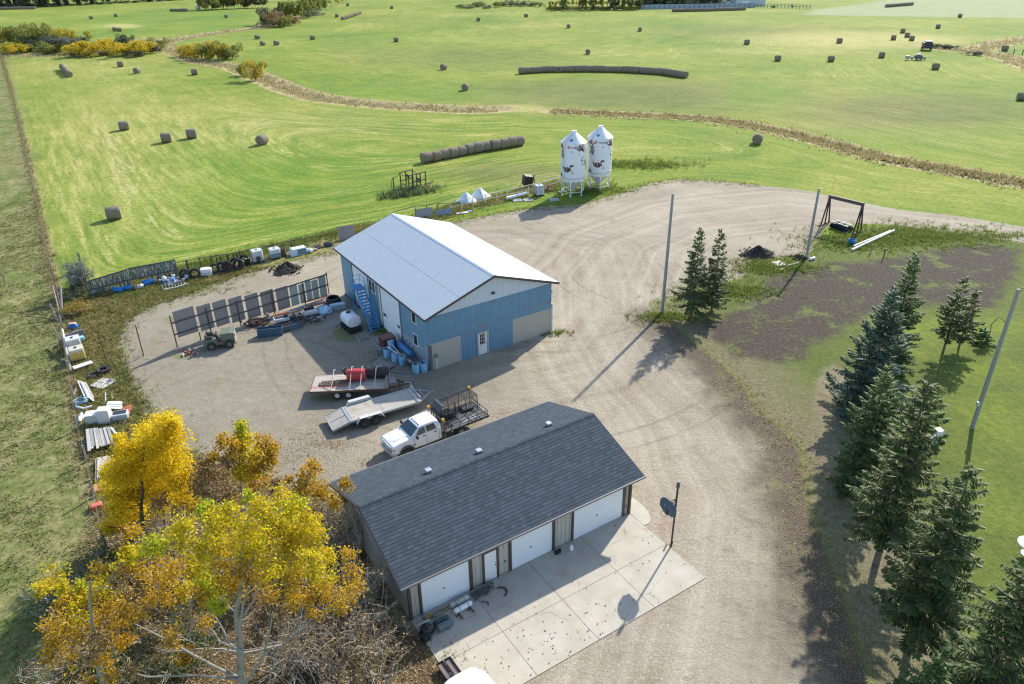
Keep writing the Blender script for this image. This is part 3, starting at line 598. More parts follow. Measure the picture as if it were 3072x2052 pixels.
g = MB(); g.box((SHW + .05, -.02, 1.5), (.1, .14, 2.6)); g.box((SHW + .07, .06, 4.0), (.1, .12, .4)); g.build('corner_board', WHITE_DIRTY, shop)
rg = random.Random(4); SPM = siding('patched_siding', (.16, .27, .37), dirt=(.25, .24, .24), da=.5)      # spots where the blue sheets were scraped and patched
for x, z, a, b in ((2.2, 4.42, .7, .22), (6.1, 4.55, .75, .24), (9.6, 3.45, .8, .3), (10.9, 3.1, 2.4, .3), (4.9, 2.75, .75, .42), (3.6, 2.5, 1.3, .1), (7.1, 2.78, .7, .26)): boxes('siding_patch', SPM, shop, [((x, -.006, z), (a, .012, b))])
# blue steel stair against the side wall
STB = mat('stair_blue_paint', (.045, .27, .56), .5, var=.15, ns=5, dirt=(.05, .12, .2), da=.3)
st = thing('metal_stairs', 'bright blue steel stair with railed landing against the workshop wall', 'stairs', sl(-.9, 9.0), SH_Y)
g = MB(); g2 = MB(); g3 = MB(); H_ = 3.3; LEN = 2.75; N = 14
for x in (-.42, .42): g.beam((x, 0, .05), (x, LEN, H_ - .05), .05, .22)
for i in range(N):
    f = (i + .6) / N; b_ = MB(); b_.box((0, LEN * f, H_ * f), (.8, .24, .05)); b_.build('tread', STB, st)
g.build('stringers', STB, st)
g2.box((0, LEN + .55, H_), (.9, 1.1, .06)); g2.build('landing', STB, st)
for x in (-.44, .44):
    g3.tube([(x, .15, .95), (x, LEN, H_ + .95), (x, LEN + 1.08, H_ + .95)], .022)
    for y, z in ((.25, .35), (1.4, 1.7), (LEN, H_), (LEN + 1.08, H_)): g3.tube([(x, y, z), (x, y, z + .95 - (.05 if z < 3 else 0))], .02)
    g3.tube([(x, LEN, H_ + .5), (x, LEN + 1.08, H_ + .5)], .018); g3.tube([(x, .2, .55), (x, LEN, H_ + .45)], .018)
g3.tube([(-.44, LEN + 1.08, H_ + .95), (.44, LEN + 1.08, H_ + .95)], .022); g3.tube([(-.44, LEN + 1.08, H_ + .5), (.44, LEN + 1.08, H_ + .5)], .018); g3.build('railing', STB, st)
g = MB()
for x in (-.42, .42): g.beam((x, LEN + 1.0, 0), (x, LEN + 1.0, H_), .06); g.beam((x, LEN + .95, .1), (x, LEN - .4, H_ * .8), .04)
g.build('supports', STB, st)
# ------------------------------------------------------------------ the garage
GW, GD, GE, GR = 14.82, 8.66, 3.2, 1.5
gar = thing('garage', 'beige garage with dark shingle roof and white overhead doors', 'garage', GA_O, GA_Y)
w = MB(); z0 = .02; ap = GE + GR - .04
w.add([(0, 0, z0), (GW, 0, z0), (GW, 0, GE), (0, 0, GE)], [(0, 1, 2, 3)], 0); w.add([(GW, GD, z0), (0, GD, z0), (0, GD, GE), (GW, GD, GE)], [(0, 1, 2, 3)], 0)
w.add([(0, GD, z0), (0, 0, z0), (0, 0, GE), (0, GD / 2, ap), (0, GD, GE)], [(0, 1, 2, 3, 4)], 1); w.add([(GW, 0, z0), (GW, GD, z0), (GW, GD, GE), (GW, GD / 2, ap), (GW, 0, GE)], [(0, 1, 2, 3, 4)], 1)
w.build('wall', [SID_BEIGE, SID_BEIGE_Y], gar)
def shingles():
    s = S('asphalt_shingles'); p = s.sep(); row = s.m_('MULTIPLY', p[1], 1 / .21); fl = s.m_('FLOOR', row); fr = s.m_('FRACT', row)
    wn_ = s.n('ShaderNodeTexWhiteNoise', noise_dimensions='1D'); s.put(wn_.inputs['W'], fl)
    u = s.m_('ADD', s.m_('MULTIPLY', p[0], 1 / .33), s.m_('MULTIPLY', wn_.outputs[0], 7.)); ti = s.m_('FLOOR', u); tf = s.m_('FRACT', u)
    w2 = s.n('ShaderNodeTexWhiteNoise', noise_dimensions='2D'); s.put(w2.inputs['Vector'], s.comb(ti, fl))
    v = s.m_('MULTIPLY_ADD', w2.outputs[0], .65, s.m_('MULTIPLY', s.noise(26, 2, .7), .35))
    c = s.ramp(v, (.15, (.039, .053, .068)), (.5, (.049, .066, .084)), (.85, (.062, .082, .102)))
    ln = s.m_('SUBTRACT', 1., s.step(fr, .12, .3)); l2 = s.m_('MULTIPLY', s.m_('SUBTRACT', 1., s.step(tf, .02, .06)), s.step(w2.outputs[0], .35, .4))
    edge = s.m_('MAXIMUM', ln, l2); c = s.mix(s.m_('MULTIPLY', edge, .75), c, (.014, .019, .026))
    c = s.mix(s.m_('MULTIPLY', s.noise(.4, 3), .2), c, (.06, .07, .085))
    h = s.m_('ADD', s.m_('MULTIPLY', s.m_('SUBTRACT', 1., fr), .8), s.m_('MULTIPLY', w2.outputs[0], .5))
    return s.out(c, .9, 0, s.bump(h, .6, .02), spec=.15)
SHING = shingles()
groof = gable_roof('roof', GD, GW, GE, GR, .57, .5, .06, SHING, gar, run='x')
slg = GR / (GD / 2); gez = GE - slg * .57
t = MB()
for x in (-.522, GW + .522):
    for a, b in (((x, -.59, gez - .11), (x, GD / 2, GE + GR - .11)), ((x, GD / 2, GE + GR - .11), (x, GD + .59, gez - .11))): t.beam(a, b, .04, .16)
for y in (-.62, GD + .62): t.box((GW / 2, y, gez - .07), (GW + 1.1, .11, .1))
t.build('gutter', mat('grey_gutter', (.12, .12, .125), .5), groof)
t = MB()
for i in range(44): x = -.5 + (GW + 1.0) * (i + .5) / 44; t.prism([(x - .175, GD / 2 - .17, GE + GR - .035), (x - .175, GD / 2, GE + GR + .022), (x - .175, GD / 2 + .17, GE + GR - .035)], (.345, 0, .0 if i % 2 else .006))
t.build('ridge_cap', SHING, groof)
for x in (4.07, 7.41, 12.45):
    v = MB(); z = GE + GR - slg * .87; v.cbox((x, 5.2, z + .14), (.36, .36, .16), .03); v.box((x, 5.2, z + .03), (.26, .26, .12)); v.box((x, 5.2, z - .02), (.5, .5, .03), Matrix.Rotation(-math.atan(slg), 3, 'X')); v.build('roof_vent', mat('vent_grey', (.36, .38, .40), .4, .3), groof)
for a0, a1 in ((.74, 3.56), (6.25, 9.0), (10.52, 14.2)):
    d = over_door(gar, 'y', a0, a1, 2.42, z0=PADZ + .02); h = MB(); h.box(((a0 + a1) / 2 - .1, -.06, 1.1), (.12, .03, .05)); h.build('handle', DARKSTEEL, d)
t = []
for x0, x1 in ((.60, .735), (3.565, 3.76), (6.1, 6.245), (9.005, 9.18), (10.4, 10.515), (14.205, 14.38)): t.append((((x0 + x1) / 2, -.05, 1.27), (x1 - x0, .1, 2.42)))
for x0, x1 in ((.60, 3.76), (6.1, 9.18), (10.4, 14.38)): t.append((((x0 + x1) / 2, -.052, 2.52), (x1 - x0, .104, .12)))
boxes('door_post', BROWN, gar, t); boxes('corner_post', BROWN, gar, [((.06, -.06, 1.5), (.16, .14, 3.0)), ((GW - .06, -.06, 1.5), (.16, .14, 3.0))])
md = MB(); md.cbox((4.9, -.035, 1.1), (.76, .06, 2.02), .012); md = md.build('door', WHITE, gar); g = MB(); g.ball((5.2, -.09, 1.05), .035, 8); g.ball((5.2, -.085, 1.25), .028, 8); g.build('handle', DARKSTEEL, md)
t = MB(); t.box((4.46, -.045, 1.12), (.11, .09, 2.12)); t.box((5.35, -.045, 1.12), (.13, .09, 2.12)); t.box((4.9, -.046, 2.19), (1.0, .092, .13)); t.build('door_trim', BROWN, gar)
for x, z in ((7.7, 2.78), (14.6, 2.75)): g = MB(); g.cyl((x, -.02, z), (x, -.16, z - .06), .06, .09, 10); g.build('lamp', DARKSTEEL, gar)
boxes('socket', mat('meter_grey', (.2, .21, .23), .5), gar, [((14.6, -.03, .6), (.12, .06, .16)), ((5.85, -.03, .9), (.1, .06, .14))])
# ------------------------------------------------------------------ helpers for things standing in the yard
def seg(c1, p1, p2, z=0., c2=None):
    a = G(c1, *p1, z); b = G(c2 or c1, *p2, z); return a, b, (b - a).length, ang(a, b)
def onplane(c, x, y, o, d):                 # where the view line meets the upright plane through o along d -> (distance along, height)
    n = Vector((-d[1], d[0], 0)); r = raydir(c, x, y); t = (Vector((o[0], o[1], 0)) - EYE).dot(n) / r.dot(n); p = EYE + r * t
    return (p - Vector((o[0], o[1], 0))).dot(Vector((d[0], d[1], 0))), p.z
def wheel(parent, c, r, wd, axis=(0, 1, 0), rim=GREYSTEEL, name='wheel', hub=.55, dual=False):
    t = MB(); c = Vector(c); ax = Vector(axis)
    prof = [(r * hub, -wd / 2 * .8), (r * .9, -wd / 2), (r * .985, -wd / 2 * .75), (r, 0), (r * .985, wd / 2 * .75), (r * .9, wd / 2), (r * hub, wd / 2 * .8)]
    t.lathe(prof, 22, c, ax, caps=False); o = t.build(name, RUBBER, parent, 50)
    q = MB(); q.lathe([(r * hub, -wd * .38), (r * hub * .96, -wd * .42), (r * .3, -wd * .2), (r * .22, -wd * .44), (.001, -wd * .45)], 16, c, ax, caps=False); q.lathe([(.001, wd * .45), (r * .22, wd * .44), (r * .3, wd * .2), (r * hub * .96, wd * .42), (r * hub, wd * .38)], 16, c, ax, caps=False)
    q.build('rim', rim, o, 40); return o
def ringsec(x, z0, z1, w, r, n=4, wt=None):
    """rounded rectangle section across a vehicle (in the yz plane); wt = half width at the top"""
    wt = wt if wt is not None else w; pts = []
    for cy, cz, a0 in ((w - r, z0 + r, -90), (wt - r, z1 - r, 0), (-wt + r, z1 - r, 90), (-w + r, z0 + r, 180)):
        for i in range(n + 1): a = math.radians(a0 + 90 * i / n); pts.append((x, cy + r * math.cos(a), cz + r * math.sin(a)))
    return pts
def loft(mb, secs, mi=0):
    n = len(secs[0]); o = []
    for s_ in secs: o += s_
    f = [(k * n + i, (k + 1) * n + i, (k + 1) * n + (i + 1) % n, k * n + (i + 1) % n) for k in range(len(secs) - 1) for i in range(n)]
    f += [tuple(range(n)), tuple(range(len(o) - 1, len(o) - n - 1, -1))]; mb.add(o, f, mi)
# ------------------------------------------------------------------ white crew-cab truck with caged flatbed
TR = thing('pickup_truck', 'white crew cab work truck with black caged flatbed and amber beacons', 'truck', (-8.62, 41.2, 0), math.radians(34.8))
CARW = S('truck_white_paint'); CARW = CARW.out((.80, .81, .82), .25, 0, None, .5)
b_ = MB()
loft(b_, [ringsec(.04, .62, 1.12, .80, .1), ringsec(.12, .58, 1.22, .92, .14), ringsec(.4, .56, 1.30, .99, .14, wt=.90), ringsec(1.0, .56, 1.37, 1.0, .14, wt=.90), ringsec(1.55, .55, 1.42, 1.0, .12, wt=.92), ringsec(2.4, .52, 1.44, 1.0, .12, wt=.93), ringsec(3.6, .52, 1.45, 1.0, .12, wt=.93), ringsec(3.78, .56, 1.43, .97, .1, wt=.91)])
loft(b_, [ringsec(1.35, 1.30, 1.43, .90, .06), ringsec(1.42, 1.30, 1.47, .90, .07, wt=.88), ringsec(2.14, 1.30, 1.95, .92, .1, wt=.72), ringsec(2.45, 1.30, 2.02, .93, .12, wt=.72), ringsec(3.3, 1.30, 2.03, .93, .12, wt=.72), ringsec(3.62, 1.30, 1.98, .92, .12, wt=.72), ringsec(3.77, 1.30, 1.6, .91, .1, wt=.82)])
body = b_.build('body', CARW, TR, 35)
h = MB(); loft(h, [ringsec(.16, 1.1, 1.235, .3, .03, wt=.2), ringsec(.45, 1.2, 1.335, .46, .04, wt=.40), ringsec(1.0, 1.25, 1.395, .5, .04, wt=.44), ringsec(1.42, 1.3, 1.445, .5, .04, wt=.46)]); h.build('hood', CARW, TR, 35)
def spanel(name, m, pts, parent, th=.012):
    for sg in (-1, 1):
        q = MB(); q.prism([(x, sg * y, z) for x, y, z in pts], (0, sg * th, 0)); q.build(name, m, parent)
WG = mat('tinted_windscreen', (.03, .075, .085), .05, var=.1, spec=.9)
g = MB(); g.prism([(1.46, -.80, 1.48), (1.46, .80, 1.48), (2.10, .66, 1.925), (2.10, -.66, 1.925)], (-.018, 0, .026)); g.build('windscreen', WG, TR)
spanel('side_window', WG, [(1.82, .905, 1.47), (2.55, .915, 1.49), (2.55, .775, 1.89), (2.2, .775, 1.88)], TR)
spanel('side_window', mat('tinted_rear_window', (.06, .05, .05), .06, spec=.8), [(2.66, .915, 1.49), (3.4, .915, 1.49), (3.3, .775, 1.89), (2.66, .775, 1.89)], TR)
for sg in (-1, 1):
    for x0 in (2.3, 3.2): q = MB(); q.cbox((x0 + .1, sg * .985, 1.32), (.22, .035, .045), .01); q.build('door_handle', BLACK, TR)
    q = MB(); q.cbox((1.78, sg * 1.16, 1.52), (.16, .26, .22), .04); q.beam((1.82, sg * .95, 1.45), (1.79, sg * 1.1, 1.48), .05); q.build('mirror', BLACK, TR)
    q = MB(); q.cbox((.13, sg * .78, .98), (.2, .32, .17), .05); q.build('headlight', mat('headlight_lens', (.55, .42, .32), .12, spec=.8), TR)
    q = MB()
    for i in range(12):
        a0 = math.pi * i / 12; a1 = math.pi * (i + 1) / 12; p = lambda a, r: (1.02 + r * math.cos(a), sg * .97, .46 + r * math.sin(a)); q.prism([p(a0, .5), p(a0, .6), p(a1, .6), p(a1, .5)], (0, sg * .1, 0))
    q.build('fender_flare', mat('grey_plastic', (.07, .08, .09), .5), TR)
    q = MB(); q.prism([(1.55, sg * 1.005, .9), (1.72, sg * 1.005, .9), (1.72, sg * 1.005, .95), (1.55, sg * 1.005, .95)], (0, sg * .01, 0)); q.build('badge', BLACK, TR)
g = MB(); loft(g, [ringsec(-.06, .42, .62, .82, .06), ringsec(.02, .40, .66, .99, .08), ringsec(.28, .42, .62, 1.0, .08)]); g.build('bumper', mat('bumper_grey', (.36, .38, .40), .3, .5), TR, 35)
g = MB(); g.cbox((.03, 0, .92), (.06, 1.25, .42), .02); g.build('grille', mat('grille_dark', (.06, .07, .08), .35), TR)
g = MB(); g.cbox((.0, 0, .92), (.035, 1.3, .07), .01); g.cbox((.0, 0, .92), (.035, .07, .44), .01); g.cbox((.002, 0, 1.12), (.05, 1.32, .06), .01); g.build('grille_cross', CARW, TR)
for y in (-.45, -.23, 0, .23, .45): g = MB(); g.cbox((2.26, y, 2.0), (.1, .1, .04), .015); g.build('marker_light', BLACK, TR)
g = MB(); g.tube([(1.35, .86, 1.4), (1.35, .95, 1.85)], .018); g.ball((1.35, .95, 1.87), .05, 8); g.build('fender_mirror', GREYSTEEL, TR)
for x in (1.02, 5.35):
    for sg in (-1, 1): wheel(TR, (x, sg * (.90 if x < 2 else .82), .42), .42, .28 if x < 2 else .46)
for sg in (-1, 1):
    q = MB(); q.prism([(1.02 + .5 * math.cos(a), sg * .985, .44 + .5 * math.sin(a)) for a in np.linspace(0, math.pi, 14)], (0, sg * .022, 0)); q.build('wheel_well', BLACK, TR); q = MB()
    for x0, x1 in ((1.62, 1.63), (2.59, 2.6), (3.55, 3.56)): q.box(((x0 + x1) / 2, sg * 1.0, 1.0), (.014, .012, .78))
    q.build('panel_gap', mat('seam_grey', (.22, .23, .24), .6), TR)
g = MB(); g.box((3.3, 0, .62), (6.0, .75, .18)); g.box((5.35, 0, .42), (.18, 1.5, .16)); g.build('chassis', BLACK, TR)
DECK = mat('deck_plate', (.075, .078, .082), .6, .2, var=.25, ns=6, dirt=(.10, .09, .08), da=.45)
bed = MB(); bed.box((5.72, 0, .98), (3.7, 2.24, .09)); bed = bed.build('flatbed', DECK, TR)
fr = MB(); bk = mat('black_rack_steel', (.022, .023, .026), .5, var=.3)
def rail(*p, r=.024): fr.tube(p, r, 6)
for sg in (-1, 1): fr.box((5.72, sg * 1.13, .96), (3.74, .05, .16))
fr.box((7.58, 0, .96), (.05, 2.3, .16)); fr.box((3.86, 0, .96), (.05, 2.3, .16))
for y in (-1.08, -.36, .36, 1.08): rail((3.9, y, 1.0), (3.9, y, 1.95), r=.035)
rail((3.9, -1.08, 1.95), (3.9, 1.08, 1.95), r=.04); rail((3.9, -1.08, 1.5), (3.9, 1.08, 1.5))
for x in (4.5, 5.2, 5.9, 6.6, 7.3): rail((x, -1.08, 1.0), (x, -1.08, 1.42))
rail((3.95, -1.08, 1.42), (7.5, -1.08, 1.42), r=.03); rail((3.95, -1.08, 1.2), (7.5, -1.08, 1.2), r=.018)
rail((7.5, -1.08, 1.0), (7.5, -1.08, 1.45)); rail((7.5, 1.08, 1.0), (7.5, 1.08, 1.45)); rail((7.5, -1.08, 1.45), (7.5, 1.08, 1.45), r=.03)
rail((6.75, -1.08, 1.42), (6.75, .15, 1.42), r=.03); rail((4.6, -1.08, 1.42), (4.6, -.1, 1.42)); rail((4.6, -.1, 1.42), (7.5, -.1, 1.42), r=.026); rail((7.1, -1.08, 1.42), (7.1, .1, 1.42))
for x in (4.6, 5.6, 6.75, 7.5): rail((x, -.1, 1.0), (x, -.1, 1.42), r=.02)
fr.build('bed_rails', bk, bed)
cg = MB(); X0, X1, Y0, Y1, Z0, Z1 = 4.6, 7.35, .0, 1.06, 1.02, 2.3
for x in (X0, 5.5, 6.4, X1):
    for y in (Y0, Y1): cg.beam((x, y, Z0), (x, y, Z1), .045)
    cg.beam((x, Y0, Z1), (x, Y1, Z1), .04)
for y in (Y0, Y1):
    cg.beam((X0, y, Z1), (X1, y, Z1), .05)
    cg.beam((X0, y, 1.75), (X1, y, 1.75), .02)
for i in range(34): x = X0 + (X1 - X0) * i / 34; cg.beam((x, Y0, Z1 - .005), (x, Y1, Z1 - .005), .014); cg.beam((x, Y1, Z0), (x, Y1, Z1), .014)
for j in range(10): y = Y0 + (Y1 - Y0) * (j + .5) / 10; cg.beam((X0, y, Z1 + .004), (X1, y, Z1 + .004), .014); cg.beam((X0, Y1 + .004, Z0 + .12 * j), (X1, Y1 + .004, Z0 + .12 * j), .012); cg.beam((X1, y, Z0), (X1, y, Z1), .014)
for i in range(14): cg.beam((X0 + .1 + i * .065, Y0, Z0), (X0 + .1 + i * .065, Y0, Z1), .014)
for i in range(22): cg.beam((X0 + .05 + i * .125, Y1, Z0), (X0 + .05 + i * .125, Y1, Z1), .010)
cg.beam((X1, Y0, 1.1), (X1, Y1, 2.2), .02); cg.build('equipment_cage', bk, bed); g = MB(); g.cbox((5.1, .6, 1.2), (.8, .8, .36), .03); g.cbox((6.75, .55, 1.12), (.9, .7, .2), .03); g.build('tool_chest', mat('dark_chest', (.045, .05, .055), .5), bed); g = MB(); g.box((5.9, -.6, 1.03), (2.2, .6, .012)); g.build('floor_plate', mat('worn_plate', (.24, .25, .25), .5, .3, var=.2), bed)
g = MB(); g.prism([(4.02, -.1, 1.75), (4.02, 1.08, 1.75), (4.42, 1.08, 2.38), (4.42, -.1, 2.38)], (.06, 0, -.03)); g.prism([(4.42, -.1, 2.38), (4.42, 1.08, 2.38), (4.66, 1.08, 2.32), (4.66, -.1, 2.32)], (0, 0, .04)); g.beam((4.1, -.05, 1.0), (4.1, -.05, 1.8), .05); g.beam((4.1, 1.02, 1.0), (4.1, 1.02, 1.8), .05); g.build('air_deflector', mat('navy_black_sheet', (.014, .024, .036), .35), bed)
AMB = mat('amber_lens', (.85, .42, .01), .3, var=.1)
for x, y, z in ((3.9, 1.0, 1.97), (3.9, -1.02, 1.97), (7.3, 1.0, 2.33)):
    g = MB(); g.lathe([(.1, 0), (.1, .11), (.075, .17), (.001, .185)], 12, (x, y, z)); g.build('beacon', AMB, TR, 40)
g = MB(); g.beam((3.95, -1.02, .35), (3.95, -1.02, 1.9), .16, .2); g.build('exhaust_stack', mat('brown_stack', (.14, .12, .11), .6, .2), TR)
for x, y in ((4.5, -1.16), (5.6, -1.16), (6.6, -1.16), (7.2, -1.16)): g = MB(); g.cyl((x, y, .93), (x, y - .03, .93), .05, n=8); g.build('side_lamp', ALU, bed)
# ------------------------------------------------------------------ trailers
DKW = S('trailer_planks'); _p = DKW.sep(); _f = DKW.m_('FRACT', DKW.m_('MULTIPLY', _p[1], 1 / .2)); _g = DKW.m_('SUBTRACT', 1., DKW.step(DKW.m_('ABSOLUTE', DKW.m_('SUBTRACT', _f, .5)), .03, .07))
_n = DKW.noise(2.2, 4, .7, DKW.map((.3, 3, 1))); _c = DKW.ramp(_n, (.25, (.25, .23, .195)), (.55, (.40, .375, .325)), (.8, (.50, .475, .42))); _c = DKW.mix(DKW.m_('MULTIPLY', DKW.step(DKW.noise(1.1, 4, .65), .52, .7), .55), _c, (.30, .20, .10)); _c = DKW.mix(DKW.m_('MULTIPLY', _g, .5), _c, (.10, .09, .07))
DKW = DKW.out(_c, .85)
T2 = thing('flatbed_trailer', 'galvanised car trailer with empty plank deck and sloping tail', 'trailer', (-13.38, 44.78, 0), math.radians(28.6))
d = MB(); W2 = 2.05
d.box((1.35 + 2.75, 0, .7), (5.5, W2, .06)); d.prism([(0, -W2 / 2, .34), (1.33, -W2 / 2, .67), (1.33, -W2 / 2, .73), (0, -W2 / 2, .40)], (0, W2, 0)); d.build('deck', DKW, T2)
f = MB()
for sg in (-1, 1): f.box((4.1, sg * (W2 / 2 + .03), .66), (5.55, .06, .16)); f.prism([(-.03, sg * (W2 / 2 + .03) - .03, .27), (1.33, sg * (W2 / 2 + .03) - .03, .55), (1.33, sg * (W2 / 2 + .03) - .03, .75), (-.03, sg * (W2 / 2 + .03) - .03, .42)], (0, .06, 0))
f.box((1.35, 0, .735), (.09, W2, .035)); f.box((1.52, 0, .735), (.05, W2, .03)); f.box((-.01, 0, .36), (.05, W2, .12)); f.beam((.05, 0, .415), (1.3, 0, .738), .05, .02); f.box((3.95, 0, .735), (.03, W2, .02))
f.beam((6.9, -.85, .58), (8.05, 0, .58), .09, .12); f.beam((6.9, .85, .58), (8.05, 0, .58), .09, .12); f.beam((7.35, -.5, .58), (7.35, .5, .58), .07); f.cyl((8.05, 0, .58), (8.25, 0, .6), .05)
f.box((3.2, 0, .55), (4.4, .1, .12)); f.beam((2.3, -.9, .36), (2.3, .9, .36), .08); f.beam((3.2, -.9, .36), (3.2, .9, .36), .08); f.build('frame', GREYSTEEL, T2)
g = MB(); g.tube([(6.82, -1.0, .78), (6.82, -1.0, 1.0), (6.82, 1.0, 1.0), (6.82, 1.0, .78)], .03); g.tube([(6.6, -1.02, .75), (6.6, 1.02, .75)], .035); g.tube([(6.82, .5, 1.0), (6.82, 1.05, 1.25), (6.4, 1.2, 1.3)], .022); g.build('front_rail', ALU, T2)
for sg in (-1, 1):
    q = MB(); y0 = sg * (W2 / 2 + .06); y1 = sg * (W2 / 2 + .40)
    pr = [(1.72, .5), (1.95, .92), (3.55, .92), (3.8, .5)]
    for (xa, za), (xb, zb) in zip(pr[:-1], pr[1:]): q.prism([(xa, min(y0, y1), za), (xb, min(y0, y1), zb), (xb, min(y0, y1), zb + .035), (xa, min(y0, y1), za + .035)], (0, abs(y1 - y0), 0))
    q.prism([(1.74, y0, .5), (1.97, y0, .9), (3.53, y0, .9), (3.78, y0, .5)], (0, sg * .01, 0)); q.build('fender', mat('pale_fender', (.50, .51, .49), .5, .2), T2)
    for x in (2.3, 3.2): wheel(T2, (x, sg * (W2 / 2 + .22), .36), .36, .24, rim=mat('dark_rim', (.05, .05, .055), .5))
g = MB(); g.beam((7.3, .3, .1), (7.3, .3, .9), .07); g.build('jack', ALU, T2)
T1 = thing('tilt_deck_trailer', 'old plank deck trailer loaded with a red tank and machine tracks', 'trailer', (-15.56, 49.6, 0), math.radians(3.2))
d = MB(); W1 = 2.46; d.box((2.95, 0, .86), (5.9, W1, .07)); d.build('deck', DKW, T1)
f = MB()
for sg in (-1, 1): f.box((2.95, sg * (W1 / 2 + .03), .83), (5.96, .06, .16)); f.beam((5.9, sg * .7, .6), (7.35, 0, .55), .1, .12); f.box((3, sg * .55, .72), (5.8, .1, .16))
f.box((-.03, 0, .83), (.06, W1 + .1, .17)); f.cyl((7.3, 0, .55), (7.55, 0, .58), .06); f.beam((6.7, -.1, .1), (6.7, -.1, 1.0), .09); f.build('frame', RUST, T1)
g = MB(); g.box((1.35, -.62, .8975), (2.7, .34, .005)); g.build('deck_paint', mat('faded_red_deck', (.40, .12, .11), .8, var=.2, dirt=(.36, .33, .28), da=.42, ds=4), T1)
for sg in (-1, 1):
    for x in (1.95, 2.82): wheel(T1, (x, sg * 1.0, .36), .36, .24, rim=WHITE_DIRTY)
for i, (x, top) in enumerate(((1.55, 1.75), (2.95, 1.95), (3.75, 1.95), (4.85, 1.9))):
    q = MB(); q.tube([(x, -1.22, .86), (x + .03, -1.2, .96), (x + .1, .25, top - .05), (x + .12, .5, top), (x + (.5 if i == 3 else .2), .6, top - .05)], .035, 7); q.build('stake', PALEWOOD, T1, True)
g = MB(); g.box((5.75, -.15, 1.2), (.08, 2.1, .08)); g.beam((5.72, -1.2, .9), (5.72, 1.1, 1.65), .09, .05); g.beam((5.8, -1.15, .9), (5.8, -1.15, 1.45), .08); g.beam((5.8, 1.1, .9), (5.95, 1.15, 2.0), .06); g.box((6.15, -.15, .98), (.55, .9, .06), Matrix.Rotation(.3, 3, 'Z')); g.build('headboard', GREYWOOD, T1)
t1 = lambda x, y, z: T1.matrix_basis @ Vector((x, y, z))
DR = thing('drum_tank', 'red cylindrical tank strapped on the loaded plank trailer', 'tank', t1(2.65, .25, .9), math.radians(3.2))
g = MB(); g.lathe([(.001, 0), (.38, .0), (.47, .06), (.48, .12), (.48, 1.28), (.46, 1.36), (.36, 1.4), (.001, 1.4)], 24, (0, 0, .48), (1, 0, 0)); g.build('shell', mat('red_tank_paint', (.42, .035, .035), .4, var=.15, dirt=(.28, .05, .04), da=.4), DR, 40)
g = MB(); g.torus((-.25, .32, .62), .24, .09, (1, .3, .3), 16, 8); g.cyl((-.15, .2, .8), (-.1, .2, 1.05), .05, n=8); g.build('hose', mat('dark_maroon', (.05, .02, .025), .6), DR)
TK = thing('black_tank', 'long black cylinder lying beside the red tank on the trailer', 'tank', t1(4.15, .55, .9), math.radians(2)); g = MB(); g.lathe([(.001, 0), (.40, 0), (.43, .04), (.43, 1.62), (.40, 1.66), (.001, 1.66)], 22, (0, 0, .43), (1, 0, 0)); g.build('shell', mat('black_brown_steel', (.022, .016, .016), .6, var=.3), TK, 40)
g = MB()
for y in (-.18, .18): g.box((.85, y, .03), (1.5, .08, .06))
g.build('cradle', DARKSTEEL, TK)
for i, (y, x0, L, k) in enumerate(((-.42, .55, 2.2, 'nearest of the three machine tracks lying on the plank trailer'), (-.2, .5, 2.3, 'middle one of the three machine tracks on the plank trailer'), (.05, .65, 2.3, 'farthest of the three machine tracks on the plank trailer'))):
    TRK = thing('machine_track', k, 'track', t1(x0, y, .9), math.radians(3.2 + 2 + i)); g = MB(); g.box((L / 2, 0, .05), (L, .13, .07)); g.build('band', mat('tan_track', (.30, .23, .15), .8, var=.25), TRK); q = MB()
    for j in range(int(L / .12)): q.box((.06 + j * .12, 0, .105), (.05, .15, .04))
    q.build('lugs', mat('dark_lug', (.07, .05, .04), .8), TRK); tag(TRK, group='machine tracks on the plank trailer')
GRT = thing('steel_grate', 'dark steel grate standing on edge beside the loaded trailer', 'grate', t1(4.35, 1.2, .9), math.radians(3)); g = MB()
for i in range(13): g.beam((i * .11, 0, 0), (i * .11, .12, .55), .022)
for j in range(6): g.beam((0, .02 * j, .11 * j), (1.32, .02 * j, .11 * j), .022)
g.build('bars', DARKSTEEL, GRT)
g = MB(); a, b, L, an = seg('Q', (1115, 60), (1590, 125)); PL = thing('plywood_sheet', 'weathered plywood sheet lying on the ground behind the loaded trailer', 'board', G('Q', 1350, 95, .1), ang(G('Q', 1115, 60), G('Q', 1400, 190))); g.box((0, 0, 0), (1.9, 1.55, .03), Matrix.Rotation(.05, 3, 'X')); g.build('sheet', mat('grey_plywood', (.25, .22, .20), .85, var=.15, dirt=(.16, .13, .12), da=.4), PL); g = MB(); g.box((.6, .1, -.06), (.1, 1.3, .1)); g.box((-.6, .1, -.06), (.1, 1.3, .1)); g.build('battens', DARKWOOD, PL)
# ------------------------------------------------------------------ olive tow tractor
OLV = mat('olive_paint', (.125, .145, .10), .6, var=.12, ns=3, dirt=(.13, .13, .10), da=.35)
a = G('R', 320, 615); b = G('R', 625, 575); an = ang(a, b) + .0
TG = thing('tow_tractor', 'old olive green tow tractor parked before the panel windbreak', 'tractor', a, an)
g = MB()
g.prism([(-.62, 0, .42), (-.62, 0, .85), (-.42, 0, 1.0), (.42, 0, 1.0), (.62, 0, .62), (.95, 0, .55), (.95, 0, .42)], (0, .42, 0)); g.prism([(-.62, 1.0, .42), (-.62, 1.0, .85), (-.42, 1.0, 1.0), (.42, 1.0, 1.0), (.62, 1.0, .62), (.95, 1.0, .55), (.95, 1.0, .42)], (0, .42, 0))
g.box((.1, .71, .55), (1.5, .6, .3)); g.box((-.25, .71, .8), (.6, .58, .3)); g.box((1.45, .71, .5), (1.1, 1.3, .25)); g.build('body', OLV, TG)
